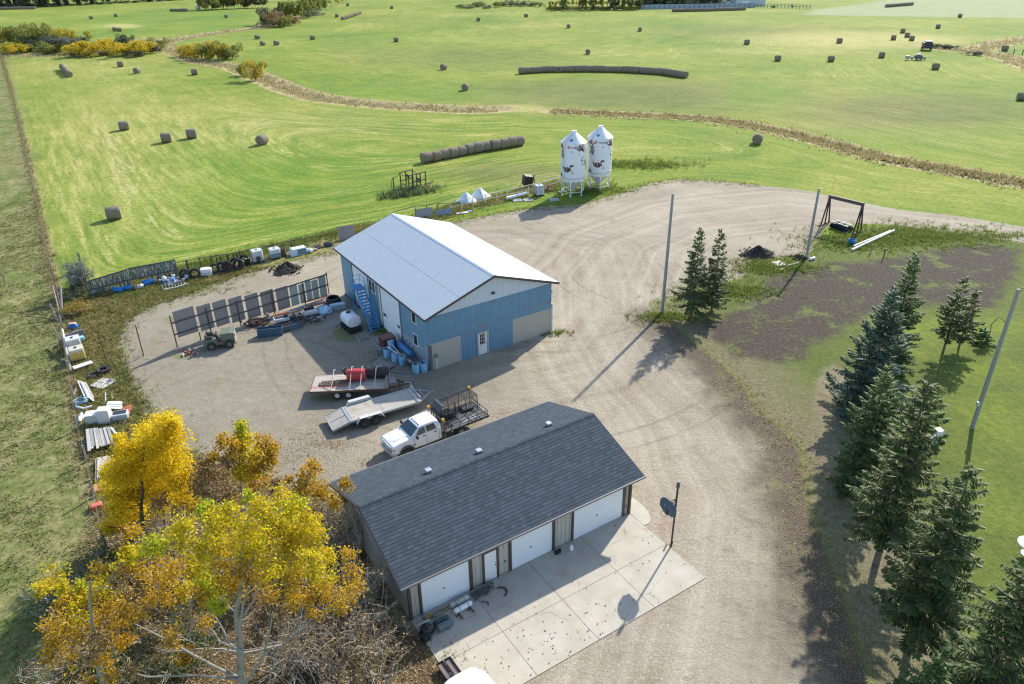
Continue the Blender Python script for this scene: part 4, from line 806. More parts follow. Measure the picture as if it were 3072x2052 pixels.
g = MB(); loft(g, [[(x, y + .71, z) for x, y, z in q] for q in (ringsec(.85, .62, 1.36, .62, .05), ringsec(1.7, .6, 1.38, .64, .05), ringsec(1.95, .5, 1.34, .66, .06))]); g.build('hood', OLV, TG)
g = MB(); g.box((1.99, .71, .92), (.05, 1.36, .92)); g.box((2.02, .71, .32), (.1, 1.3, .14)); g.build('radiator_guard', mat('olive_light', (.27, .29, .23), .6, dirt=(.10, .09, .08), da=.4), TG)
for y in (.15, 1.27): g = MB(); g.cyl((2.02, y, 1.12), (2.05, y, 1.12), .1, n=12); g.build('headlight', GLASS, TG)
for y in (.28, 1.14):
    g = MB(); g.cbox((-.05, y, 1.07), (.5, .42, .14), .04); g.cbox((-.34, y, 1.22), (.12, .42, .3), .04); g.build('seat', mat('black_seat', (.02, .022, .025), .5), TG)
g = MB(); g.torus((.52, .3, 1.38), .2, .02, (-.6, 0, .8), 20, 6); g.tube([(.8, .3, 1.1), (.52, .3, 1.38)], .02); g.build('steering_wheel', BLACK, TG)
g = MB(); g.tube([(.5, .75, .9), (.45, .75, 1.35)], .018); g.ball((.45, .75, 1.37), .04, 8); g.tube([(.62, .9, .9), (.6, .9, 1.3)], .015); g.build('lever', BLACK, TG)
for x in (0, 1.5):
    for y in (-.02, 1.44): wheel(TG, (x, y, .38), .38, .26, rim=OLV)
g = MB(); g.cbox((.9, -.05, .6), (.2, .1, .22), .02); g.build('toolbox', REDP, TG)
# ------------------------------------------------------------------ windbreak of grey panels on pipe posts
a, b = G('4', 995, 1100), G('4', 2190, 700); dv = (b - a).normalized(); an = ang(a, b)
WB = thing('panel_windbreak', 'windbreak of grey steel panels and sage planks on rusty pipe posts', 'windbreak', a, an)
PAN = mat('grey_steel_panel', (.29, .265, .25), .6, .1, var=.15, ns=2, dirt=(.30, .25, .22), da=.45, ds=1.2); SAGE = mat('sage_plank', (.36, .42, .36), .75, var=.1)
pans = [((955, 825), (1120, 790), (990, 1030), 0), ((1140, 785), (1248, 755), (1175, 980), 0), ((1265, 752), (1370, 728), (1300, 945), 0), ((1390, 725), (1495, 702), (1430, 912), 0), ((1518, 700), (1620, 675), (1552, 882), 0), ((1640, 672), (1740, 645), (1672, 850), 0), ((1760, 645), (1855, 622), (1790, 815), 0),
        ((1868, 618), (1928, 605), (1895, 780), 1), ((1940, 612), (1985, 600), (1962, 760), 1), ((1990, 575), (2035, 570), (2020, 745), 1), ((2042, 580), (2090, 570), (2072, 730), 1), ((2095, 548), (2150, 540), (2132, 715), 1)]
for tl, tr, bl, k in pans:
    t0, z1 = onplane('4', *tl, a, dv); t1_, _ = onplane('4', *tr, a, dv); _, zb = onplane('4', *bl, a, dv); zb = max(.15, zb)
    g = MB(); g.box(((t0 + t1_) / 2, .0, (z1 + zb) / 2), (t1_ - t0, .05 if k else .03, z1 - zb))
    if not k: g.box((t0 + .04, -.03, (z1 + zb) / 2), (.06, .05, z1 - zb)); g.box((t1_ - .04, -.03, (z1 + zb) / 2), (.06, .05, z1 - zb))
    g.build('panel', SAGE if k else PAN, WB)
Lw = (b - a).length
for px_, py_, tp in ((930, 850, 0), (1212, 785, 0), (1450, 728, 0), (1722, 650, 0), (1968, 588, 0), (2155, 512, 0)):
    t0, z1 = onplane('4', px_, py_, a, dv); g = MB(); g.cyl((t0, -.12, -.2), (t0, -.12, z1), .055, n=8); g.build('post', DARKSTEEL if px_ < 2000 else RUST, WB)
g = MB()
for z in (1.25, 2.35): g.beam((.05, -.07, z), (Lw, -.07, z + .05), .05, .13)
g.build('rails', wood('dark_rail_wood', (.07, .07, .075), (.15, .15, .155)), WB)
g = MB(); t0, z0_ = onplane('4', 1975, 745, a, dv); t1_, z1_ = onplane('4', 2200, 685, a, dv); g.beam((t0, -.2, z0_), (t1_, -.2, z1_), .07, .1); g.build('red_bar', mat('red_bar_paint', (.38, .05, .035), .6), WB)
for px_, py_, h_ in ((1238, 745, .5), (1258, 742, .5), (1130, 775, .4), (1028, 800, .3)): pass
for i, (c, bx, by, tx, ty, lab) in enumerate((('A', 407, 450, 345, 222, 'thin rusty pipe post standing in weeds near the yellow tote'), ('A', 668, 400, 583, 180, 'thin rusty pipe post standing alone in the gravel'), ('4', 1180, 1045, 1160, 985, 'short rusty stub post under the first windbreak panel'))):
    p = G(c, bx, by); z = zat(p, crop_y(c, ty)); q = MB(); q.cyl((0, 0, -.2), (.02, .03, z), .05, n=8); o = q.build('pipe_post', RUST, None, loc=p); tag(o, lab, 'post')
# ------------------------------------------------------------------ bins, tanks, pallets, drums beside the workshop
BLUEBIN = mat('navy_bin_paint', (.035, .085, .14), .5, var=.2, ns=3, dirt=(.10, .06, .045), da=.36)
def trough(name, lab, p0, p1, h_, d_, m, cat='bin'):
    a, b = p0, p1; L = (b - a).length; o = thing(name, lab, cat, a, ang(a, b)); g = MB(); t_ = .03
    g.box((L / 2, 0, h_ / 2), (L, t_, h_)); g.box((L / 2, d_, h_ / 2), (L, t_, h_)); g.box((0, d_ / 2, h_ / 2), (t_, d_ - t_, h_ - .01)); g.box((L, d_ / 2, h_ / 2), (t_, d_ - t_, h_ - .01)); g.box((L / 2, d_ / 2, .06), (L - .05, d_ - .05, .03)); g.build('shell', m, o)
    g = MB(); g.beam((0, 0, h_), (L, 0, h_), .07, .05)
    for x in (L * .2, L * .8): g.box((x, -.03, h_ * .5), (.08, .05, h_ * .9))
    g.build('ribs', m, o); return o
trough('feed_bin', 'long navy blue steel bin standing on the gravel', G('R', 1085, 415), G('R', 1500, 370), .78, .62, BLUEBIN)
trough('feed_bin', 'battered blue bin with rust patches and smaller than its neighbour', G('R', 1515, 315), G('R', 1850, 228), .5, .5, mat('faded_blue_bin', (.085, .15, .23), .6, var=.25, ns=3, dirt=(.16, .09, .06), da=.46))
PT = thing('water_tank', 'white poly tank with black lid standing on a dark skid', 'tank', G('c', 690, 1085, 0), ang(G('c', 690, 850, 1.2), G('c', 500, 690, 1.2))); PT.scale = (.86, .88, .88)
g = MB()
def tsec(x, w_, h_): return [(x, w_ * math.copysign(abs(math.cos(t)) ** .7, math.cos(t)), 1.22 + h_ * math.copysign(abs(math.sin(t)) ** .75, math.sin(t))) for t in np.linspace(0, 2 * math.pi, 28, endpoint=False)]
loft(g, [tsec(0, .55, .42), tsec(.06, .72, .56), tsec(.2, .76, .6), tsec(1.9, .76, .6), tsec(2.05, .70, .55), tsec(2.12, .52, .4)]); g.build('shell', PLASTICW, PT, 50)
g = MB(); g.lathe([(.27, 0), (.27, .1), (.2, .13), (.001, .14)], 16, (1.45, 0, 1.8)); g.build('lid', BLACK, PT); g = MB(); g.box((1.05, -.3, .5), (2.3, .1, .16)); g.box((1.05, .3, .5), (2.3, .1, .16))
for x in (.0, .7, 1.4, 2.1): g.box((x, 0, .57), (.08, 1.5, .06)); g.beam((x, -.68, .0), (x, -.68, .6), .07); g.beam((x, .68, 0), (x, .68, .6), .07)
g.box((1.05, 0, .3), (2.2, 1.3, .5)); g.build('skid', mat('black_skid', (.02, .02, .022), .7), PT)
def pallet(lab, p, rz, tilt=0., m=PALEWOOD, size=(1.15, 1.0), slats=7, gap=.4):
    o = thing('pallet', lab, 'pallet', p, rz); g = MB(); L, W_ = size
    for i in range(slats): g.box((L * (i + .5) / slats - L / 2, 0, .11), (L / slats * (1 - gap), W_, .02))
    for y in (-W_ / 2 + .05, 0, W_ / 2 - .05): g.box((0, y, .055), (L, .08, .09))
    g.build('boards', m, o); o.rotation_euler = (tilt, 0, rz); return o
pallet('grey slatted pallet lying flat between the white tank and junk pile', G('c', 190, 880), ang(G('c', 0, 895), G('c', 215, 975)), .06, wood('grey_pallet', (.26, .25, .23), (.44, .42, .39), 'y'))
pallet('broken pallet lying before the white poly tank', G('c', 840, 1190), ang(G('c', 660, 1155), G('c', 780, 1280)), .04, wood('grey_pallet', (.26, .25, .23), (.44, .42, .39), 'y'), slats=5, gap=.6)
pallet('black slatted rack leaning against the workshop wall', sl(-.45, 15.6, .45), SH_Y + 1.57, .9, mat('black_slats', (.025, .026, .03), .7), (2.3, 1.1), 11, .45)
RB = thing('steel_box', 'rust red steel chest beside the workshop overhead door', 'chest', sl(-1.15, 5.9), SH_Y)
g = MB(); g.box((0, 0, .5), (1.15, 1.0, .9)); g.build('body', mat('maroon_steel', (.115, .03, .025), .6, var=.25, dirt=(.20, .08, .05), da=.36), RB); g = MB(); g.box((0, 0, .98), (1.22, 1.08, .07)); g.build('lid', mat('maroon_lid', (.20, .085, .065), .6, var=.15), RB); g = MB(); g.box((0, 0, .03), (1.0, .9, .06)); g.build('base', DARKSTEEL, RB)
for y in (-.25, .25): g = MB(); g.box((-.6, y, .7), (.05, .1, .25)); g.build('latch', DARKSTEEL, RB)
LB = S('light_blue_barrel'); _n = LB.noise(2.5, 4, .6); LB = LB.out(LB.mix(LB.step(LB.noise(3.3, 5, .7), .56, .72), LB.mix(_n, (.20, .45, .66), (.30, .56, .76)), (.30, .33, .36)), .45)
def barrel(lab, p, m=LB, fill=DARKSTEEL, r=.29, h_=.88, group=None):
    o = thing('barrel', lab, 'barrel', p, random.Random(lab).uniform(0, 3), group); g = MB()
    g.lathe([(.001, 0), (r * .95, 0), (r, .03), (r, .28), (r * 1.03, .3), (r, .32), (r, .56), (r * 1.03, .58), (r, .6), (r, h_ - .02), (r * 1.02, h_), (r * .94, h_), (r * .93, h_ - .08), (.001, h_ - .08)], 20, caps=False); g.build('shell', m, o, 40)
    q = MB(); rg = random.Random(lab + 'x')
    for k in range(9): q.box((rg.uniform(-.15, .15), rg.uniform(-.15, .15), h_ - .06 + rg.uniform(0, .05)), (rg.uniform(.06, .25), rg.uniform(.04, .1), .05), rg.uniform(0, 3))
    q.build('contents', fill, o); return o
gb = 'light blue barrels by the workshop'
barrel('light blue barrel nearest the workshop corner', G('O', 1060, 995, 0), group=gb); barrel('light blue barrel with dark top beside the one at the workshop corner', G('O', 860, 1035, 0), group=gb)
barrel('light blue barrel with rusty orange scrap in its top', G('O', 510, 815, 0), fill=mat('orange_scrap', (.40, .20, .08), .8), group=gb); barrel('light blue barrel between the orange scrap barrel and the ladder end', G('O', 320, 755, 0), fill=PALEWOOD, group=gb); barrel('light blue barrel beside the foot of the aluminium ladder', G('O', 110, 630, 0), group=gb)
barrel('pale barrel behind the others holding white scrap pipes', G('O', 215, 420, 0), fill=PLASTICW, group=gb)
for i, (p0, p1) in enumerate((((95, 355), (360, 520)), ((215, 270), (445, 560)))):
    g = MB(); a = G('O', *p0, 1.15); b = G('O', *p1, .92); g.tube([Vector((0, 0, 0)), b - a], .03, 8); o = g.build('scrap_pipe', ALU, None, loc=a); tag(o, ('shorter pale pipe lying across the blue barrels', 'longer pale pipe lying across the blue barrels')[i], 'pipe')
a = G('O', 385, 250, .35); b = G('O', 740, 560, .35); o = thing('culvert_pipe', 'long blue steel trough lying along the workshop wall', 'trough', a, ang(a, b)); L = (b - a).length; g = MB()
g.lathe([(.001, 0), (.26, 0), (.27, .02), (.27, L), (.26, L + .02), (.001, L + .02)], 16, axis=(1, 0, 0)); g.build('body', mat('trough_blue', (.06, .25, .50), .45, var=.15), o, 40)
for x in (L * .12, L * .4, L * .65, L * .95): q = MB(); q.tube([(x, .0, .2), (x, .3, .62), (x, .45, .55)], .03, 6); q.build('bracket', mat('navy_bracket', (.03, .07, .15), .5), o)
a = G('c', 1120, 1260, .02); b = G('c', 1340, 1490, .3); o = thing('ladder', 'short aluminium ladder leaning beside the rust red chest', 'ladder', a, 0); d = b - a; sd = Vector((d.y, -d.x, 0)).normalized() * .22; g = MB()
for sg in (-1, 1): g.beam(sd * sg, d + sd * sg, .05, .07)
for i in range(7): f = (i + .6) / 7; g.beam(d * f - sd, d * f + sd, .05, .03)
g.build('rails', ALU, o)
o = thing('lumber_scrap', 'stack of dark timbers behind the light blue barrels', 'timber', G('c', 1270, 1560), .8); g = MB()
for i in range(4): g.box((0, i * .16 - .2, .08 + .1 * (i % 2)), (1.2 - .1 * i, .12, .1), .1 * i)
g.build('boards', GREYWOOD, o)
a, b = G('O', 245, 1000, .06), G('O', 770, 1060, .06); g = MB(); g.box((0, 0, 0), ((b - a).length, .12, .1)); o = g.build('timber_beam', GREYWOOD, None, loc=(a + b) / 2); o.rotation_euler.z = ang(a, b); tag(o, 'grey timber beam on the ground near the workshop corner', 'beam')
a, b = G('8', 1640, 1265, .05), G('8', 1815, 1225, .05)
for i in range(3):
    g = MB(); g.box((0, 0, 0), ((b - a).length * (1 - .15 * i), .14, .06)); o = g.build('plank', GREYWOOD, None, loc=(a + b) / 2 + Vector((.1 * i, -.16 * i, 0))); o.rotation_euler.z = ang(a, b) + .04 * i; tag(o, ('plank against the workshop gable wall, nearest the cream panel', 'middle plank of three beside the workshop gable', 'outermost plank of three beside the workshop gable')[i], 'plank', 'planks by the workshop gable')
rg = random.Random(11)
o = thing('scrap_heap', 'small heap of scrap metal behind the corner barrels', 'scrap', G('O', 690, 800), 0); g = MB()
for i in range(26): p = Vector((rg.uniform(-.5, .5), rg.uniform(-.5, .6), rg.uniform(.05, .45))); g.beam(p, p + Vector((rg.uniform(-.4, .4), rg.uniform(-.4, .4), rg.uniform(-.05, .2))), rg.uniform(.04, .12), .05)
g.build('pieces', mat('mixed_scrap', (.14, .12, .13), .7, var=.5, ns=8, dirt=(.26, .15, .08), da=.4), o)
g = MB(); a, b = G('O', 630, 680, .5), G('O', 740, 760, .55); g.cyl((0, 0, 0), b - a, .1, n=10); o = g.build('pipe_offcut', mat('tan_pipe', (.33, .30, .25), .7), None, loc=a); tag(o, 'thick tan pipe offcut on the scrap heap', 'pipe')
# junk pile between the windbreak and the white tank
def slab(name, lab, c, x, y, z, dims, rz, m, tilt=(0, 0), cat='scrap'):
    g = MB(); g.cbox((0, 0, 0), dims, .04); o = g.build(name, m, None, loc=G(c, x, y, z)); o.rotation_euler = (tilt[0], tilt[1], rz); return tag(o, lab, cat)
wa = ang(G('4', 995, 1100), G('4', 2190, 700))
slab('metal_sheet', 'large pale metal sheet tilted over the junk pile', 'J', 890, 200, .75, (1.9, 1.35, .03), wa + .12, mat('pale_sheet', (.36, .38, .38), .5, .2, dirt=(.25, .22, .19), da=.4), (-.45, .1))
o = slab('canopy_shell', 'white rectangular hatch frame with dark middle on the junk pile', 'J', 640, 345, .45, (1.4, .8, .3), wa - .3, WHITE_DIRTY); g = MB(); g.box((0, 0, .16), (1.15, .55, .03)); g.build('panel', BLACK, o)
slab('metal_bar', 'orange red beam lying behind the hatch frame', 'J', 640, 250, .6, (1.5, .15, .12), wa - .25, mat('orange_beam', (.55, .13, .05), .6))
slab('bathtub', 'pale shallow tub in the middle of the junk pile', 'J', 1180, 230, .5, (1.35, .55, .3), wa - .25, mat('pale_tub', (.50, .52, .50), .4)); slab('hood_panel', 'dull red ribbed panel at the top of the junk pile', 'J', 1345, 65, .8, (1.35, .9, .12), wa - .15, mat('dull_red_panel', (.26, .10, .095), .6, var=.2), (-.25, 0))
slab('steel_plate', 'dark brown plate leaning behind the pale tub', 'J', 1150, 150, .55, (.9, .5, .3), wa - .2, mat('brown_plate', (.07, .05, .045), .7)); slab('white_board', 'small square white board at the foot of the junk pile', 'J', 1345, 315, .35, (.55, .5, .05), wa + .5, mat('pale_blue_board', (.42, .56, .66), .5), (-.5, 0))
g = MB(); rg = random.Random(3); g.ball((0, 0, .3), (.75, .6, .42), 14, jit=.22, rg=rg); o = g.build('plastic_bundle', mat('pale_blue_plastic', (.40, .58, .70), .4, var=.15), None, loc=G('J', 1440, 240)); tag(o, 'crumpled pale blue plastic bundle on the junk pile', 'bundle')
TB = thing('stock_tub', 'round black rubber tub at the edge of the junk pile', 'tub', G('J', 1610, 60), 0); g = MB(); g.lathe([(.001, 0), (.75, 0), (.8, .1), (.62, .62), (.55, .62), (.6, .15), (.001, .12)], 22, caps=False); g.build('shell', mat('black_tub', (.014, .018, .024), .5), TB, 40); g = MB(); g.torus((0, 0, .62), .6, .04); g.build('rim', mat('grey_rim', (.12, .13, .14), .5), TB)
SB = thing('stacked_sacks', 'flat stack of pale bags beside the black rubber tub', 'bags', G('J', 1690, 175), wa - .3)
for i in range(4): g = MB(); g.cbox((rg.uniform(-.05, .05), 0, .09 + i * .15), (1.5, .6, .13), .05); g.build('sack', mat('pale_sack%d' % (i % 2), ((.34, .40, .42), (.30, .42, .52))[i % 2], .5, var=.25, ns=5), SB)
def junk(name, lab, c, x, y, n, sp, m, seed, h_=.35, cat='scrap'):
    o = thing(name, lab, cat, G(c, x, y), 0); rg = random.Random(seed); ms = m if isinstance(m, list) else [m]; g = MB()
    for i in range(n):
        p = Vector((rg.gauss(0, sp), rg.gauss(0, sp * .7), rg.uniform(.03, h_))); k = rg.random(); mi = rg.randrange(len(ms))
        if k < .45: g.beam(p, p + Vector((rg.uniform(-.5, .5), rg.uniform(-.4, .4), rg.uniform(-.03, .15))), rg.uniform(.03, .09), rg.uniform(.03, .09), mi)
        elif k < .8: g.cbox(p, (rg.uniform(.1, .4), rg.uniform(.1, .3), rg.uniform(.04, .2)), .015, rg.uniform(0, 3), mi)
        else: g.torus(p, rg.uniform(.08, .2), .03, (rg.uniform(-1, 1), rg.uniform(-1, 1), 1), 12, 6, mi)
    g.build('pieces', ms, o); return o
MIX = [DARKSTEEL, RUST, GREYSTEEL, mat('mixed_scrap', (.14, .12, .13))]
junk('scrap_heap', 'tangle of dark scrap steel in front of the pale tub', 'J', 1240, 400, 60, .5, MIX, 5, .4); junk('scrap_heap', 'mixed scrap under the tilted pale metal sheet', 'J', 960, 360, 45, .45, [DARKSTEEL, GREYSTEEL, mat('blue_scrap', (.08, .12, .22)), PALEWOOD], 6, .45)
junk('scrap_heap', 'rusty brown machine parts heaped below the windbreak', 'R', 1090, 190, 70, .55, [RUST, DARKSTEEL, mat('brown_plate', (.07, .05, .045))], 7, .5); junk('scrap_heap', 'low rusty scrap lying ahead of the tow tractor', '4', 1085, 1150, 26, .38, [RUST, mat('dull_red_panel', (.26, .10, .095)), PALEWOOD], 8, .2)
a = G('4', 1560, 930); o = thing('steel_drum', 'rusty brown drum lying below the windbreak panels', 'drum', a + Vector((0, 0, .3)), wa - .2); g = MB(); g.lathe([(.001, 0), (.3, 0), (.3, .9), (.001, .9)], 16, axis=(1, 0, 0)); g.build('shell', RUST, o, 40)
o = slab('post_stub', 'short grey timber post in front of the windbreak', '4', 1705, 870, .5, (.28, .2, 1.0), wa, GREYWOOD, cat='post')
# ------------------------------------------------------------------ silos
RG = random.Random(2)
def silo_mat():
    s = S('silo_white_steel'); n1 = s.noise(.62, 5, .68, s.map((1, 1, .8))); n2 = s.noise(3.2, 5, .75); sp = s.sep()
    c = s.mix(s.noise(1.5, 3), (.66, .70, .72), (.75, .77, .77)); c = s.mix(s.m_('MULTIPLY', s.step(s.noise(4, 4, .7, s.map((1, 1, .15))), .55, .75), .3), c, (.55, .48, .40))
    r = s.m_('MAXIMUM', s.m_('MULTIPLY', s.step(n1, .562, .576), s.step(n2, .40, .43)), s.step(n2, .665, .685))
    c = s.mix(r, c, s.ramp(n2, (.4, (.045, .022, .018)), (.62, (.14, .055, .03))))
    return s.out(c, s.m_('MULTIPLY_ADD', r, .4, .4), 0, None, .4)
SILOM = silo_mat()
def silo(lab, p, rz, ztop, ze, zb):
    o = thing('grain_bin', lab, 'silo', p, rz); R = 1.74
    g = MB(); g.lathe([(R, zb), (R, zb + .05), (R + .012, zb + .06), (R + .012, zb + .12), (R, zb + .13), (R, ze), (R + .03, ze + .01)], 36, caps=False); sh_ = g.build('shell', SILOM, o, 30)
    sh_.location = (0, 0, 0)
    g = MB(); g.lathe([(R + .06, ze - .02), (.30, ztop - .15), (.30, ztop - .05)], 36, caps=False)
    g.build('roof_cone', WHITE, o, 25)
    g = MB(); g.lathe([(.27, 0), (.34, .02), (.34, .14), (.001, .2)], 16, (0, 0, ztop - .1)); g.build('cap', WHITE, o, 30)
    g = MB(); g.lathe([(R - .02, zb), (R - .12, zb - .3), (.24, .62), (.24, .5)], 32, caps=False); g.build('hopper', mat('hopper_white', (.62, .65, .66), .4, .1, var=.08), o, 30)
    g = MB(); g.lathe([(R - .1, zb - .55), (R - .08, zb - .1), (R + .005, zb + .01)], 36, caps=False); g.build('skirt', WHITE, o, 30)
    RL = R - .14
    for k in range(6):
        t = k * math.pi / 3 + .25; q = MB(); q.beam((RL * math.cos(t), RL * math.sin(t), 0), (RL * math.cos(t), RL * math.sin(t), zb - .2), .13, .13); q.box((RL * math.cos(t), RL * math.sin(t), .02), (.28, .28, .04), t)
        for sg in (-1, 1):
            u = t + sg * .17; q.prism([(RL * math.cos(t), RL * math.sin(t), zb - .5), (RL * math.cos(u), RL * math.sin(u), zb - .5), (RL * math.cos(t), RL * math.sin(t), zb - .95)], (.02 * math.cos(t), .02 * math.sin(t), 0))
        q.build('leg', WHITE, o)
    q = MB()
    for k in range(6): t = k * math.pi / 3 + .25; u = t + math.pi / 3; q.beam((RL * math.cos(t), RL * math.sin(t), .55), (RL * math.cos(u), RL * math.sin(u), .55), .07)
    q.build('brace', WHITE, o)
    q = MB(); ta = math.radians(222) - rz; cs, sn = math.cos(ta), math.sin(ta); Rl = R + .17
    for sg in (-1, 1): q.tube([(Rl * cs - sg * .2 * sn, Rl * sn + sg * .2 * cs, .4), (Rl * cs - sg * .2 * sn, Rl * sn + sg * .2 * cs, ze), (.5 * cs - sg * .2 * sn, .5 * sn + sg * .2 * cs, ztop - .2)], .02)
    for i in range(int((ze - .5) / .32)): z = .6 + i * .32; q.tube([(Rl * cs + .2 * sn, Rl * sn - .2 * cs, z), (Rl * cs - .2 * sn, Rl * sn + .2 * cs, z)], .014, 5)
    for i in range(5): f = (i + .5) / 5; rr = Rl + (.5 - Rl) * f; z = ze + (ztop - .2 - ze) * f + .04; q.tube([(rr * cs + .2 * sn, rr * sn - .2 * cs, z), (rr * cs - .2 * sn, rr * sn + .2 * cs, z)], .014, 5)
    q.build('ladder', GREYSTEEL, o)
    th = math.radians(250) - rz; q = MB(); rr = R * .72; zz = ze + (ztop - .15 - ze) * .3; q.lathe([(.2, 0), (.22, .03), (.22, .08), (.001, .1)], 14, (rr * math.cos(th), rr * math.sin(th), zz), (math.cos(th) * .6, math.sin(th) * .6, .8)); q.build('hatch', mat('blue_grey_hatch', (.10, .19, .26), .5), o)
    # emblem and lettering wrapped on the shell, facing the yard
    def wrap(px_, pz, off=.012): t = math.radians(263) - rz + px_ / R; return ((R + off) * math.cos(t), (R + off) * math.sin(t), pz)
    zl = ze - .55
    cu = bpy.data.curves.new('lettering', 'FONT'); cu.body = 'wheatland'; cu.size = .36; cu.space_character = 1.02; cu.extrude = .004; cu.offset = .008
    tmp = bpy.data.objects.new('tmp', cu); COL.objects.link(tmp); dg = bpy.context.evaluated_depsgraph_get(); dg.update(); me = bpy.data.meshes.new_from_object(tmp.evaluated_get(dg)); COL.objects.unlink(tmp); bpy.data.objects.remove(tmp)
    for v in me.vertices: v.co = wrap(v.co.x - .32, zl + v.co.y, .014 + v.co.z)
    me.materials.clear(); me.materials.append(mat('grey_lettering', (.16, .18, .20), .5)); lo = bpy.data.objects.new('lettering', me); COL.objects.link(lo); lo.parent = sh_
    q = MB()
    for ix in range(3):
        for iz in range(3):
            if (ix, iz) in ((1, 1),): continue
            x0 = -.78 + ix * .12; z0 = zl - .06 + iz * .13
            q.add([wrap(x0, z0), wrap(x0 + .10, z0), wrap(x0 + .10, z0 + .11), wrap(x0, z0 + .11)], [(0, 1, 2, 3)])
    q.add([wrap(-.66, zl + .07), wrap(-.56, zl + .07), wrap(-.56, zl + .12), wrap(-.66, zl + .12)], [(0, 1, 2, 3)])
    q.build('emblem', mat('red_emblem', (.50, .035, .035), .5), sh_); return o
pL = G('S', 424, 1392) + Vector((0, 1.6, 0)); pR = G('S', 893, 1293) + Vector((0, 1.6, 0))
for lab, p, rz, yt, ye, yb in (('white hopper bin with heavy rust blotches, nearer the pipe fence', pL, 0, 195, 390, 1000), ('white hopper bin farther from the pipe fence, rust band along its foot', pR, .35, 105, 300, 905)):
    silo(lab, p, rz, zat(p, crop_y('S', yt)), zat(p, crop_y('S', ye)), zat(p, crop_y('S', yb)))
# ------------------------------------------------------------------ poles
def pole(lab, p, z, lean=(0, 0), r=.15, name='utility_pole'):
    o = thing(name, lab, 'pole', p, 0); g = MB(); g.lathe([(r, -.4), (r * .95, z * .5), (r * .75, z), (.001, z + .02)], 14); g.build('shaft', POLEWOOD, o, 40); return o
p1 = G('f', 1986, 940); P1 = pole('bare wooden pole at the gravel edge beside the pair of spruces', p1, zat(p1, 581))
p2 = G('f', 2419, 773); P2_ = pole('bare wooden pole beside the steel gantry and soil heap', p2, zat(p2, 566))
p3 = G('f', 2916, 1284); z3 = zat(p3, 868); P3 = pole('wooden yard light pole standing on the lawn', p3, z3, name='light_pole')
g = MB(); g.tube([(0, 0, z3 - .3), (.05, -.3, z3 + .25), (.1, -.75, z3 + .45)], .035, 8); g.build('arm', GREYSTEEL, P3); g = MB(); g.lathe([(.001, .22), (.12, .2), (.14, .05), (.3, -.1), (.3, -.14), (.001, -.14)], 16, (.1, -.85, z3 + .45)); g.build('lamp', ALU, P3, 40)
g = MB(); zc_ = z3 * .78; g.tube([(-.15, 0, zc_), (-.6, .1, zc_ + .35), (-.95, .1, zc_ - .2), (-.85, .1, zc_ - .8)], .025, 6); g.build('cable_loop', DARKSTEEL, P3, True)
g = MB(); g.cbox((-.2, -.1, 2.1), (.2, .16, .35), .02); g.build('switch_box', ALU, P3); g = MB(); g.tube([(-.14, -.1, 0), (-.14, -.1, z3 * .75)], .03, 6); g.build('conduit', GREYSTEEL, P3)
# ------------------------------------------------------------------ basketball hoop
HP = thing('basketball_hoop', 'dark pole basketball hoop at the edge of the concrete apron', 'basketball hoop', G('U', 320, 1325), GA_Y)
g = MB(); g.cyl((0, 0, -.1), (0, 0, 4.35), .055, n=10); g.cyl((.06, 0, 4.3), (.06, 0, 4.32), .05, n=8); g.build('pole', mat('brown_pole', (.045, .03, .026), .5), HP); g = MB(); g.cbox((0, 0, 4.5), (.15, .15, .42), .02); g.build('pole_cap', mat('grey_cap', (.09, .10, .11), .5), HP)
bd = [(-.62, 2.95), (-.62, 3.35), (-.45, 3.6), (-.2, 3.72), (.2, 3.72), (.45, 3.6), (.62, 3.35), (.62, 2.95), (.35, 2.72), (-.35, 2.72)]
g = MB(); g.prism([(-.62, y, z + .02) for y, z in bd], (.05, 0, 0)); bo = g.build('backboard', mat('slate_backboard', (.055, .085, .12), .55, var=.12), HP)
g = MB()
for y0, y1, z0, z1 in ((-.28, .28, 3.26, 3.29), (-.28, .28, 2.86, 2.89), (-.28, -.25, 2.89, 3.26), (.25, .28, 2.89, 3.26)): g.box((-.627, (y0 + y1) / 2, (z0 + z1) / 2), (.012, y1 - y0, z1 - z0))
g.build('target_square', mat('grey_line', (.20, .21, .23), .6), bo); g = MB(); g.box((-.68, 0, 2.83), (.1, .2, .12)); g.torus((-.86, 0, 2.86), .2, .012, N=20, n=6); g.build('rim', RUST, bo)
g = MB()
for z in (2.95, 3.35): g.beam((-.57, -.2, z), (-.02, 0, z + .18), .04); g.beam((-.57, .2, z), (-.02, 0, z + .18), .04)
g.build('bracket', DARKSTEEL, HP); g = MB(); g.box((-.35, .1, .05), (.6, .08, .05), .5); g.box((.2, .15, .05), (.3, .1, .06), .3); g.build('base_plate', RUST, HP)
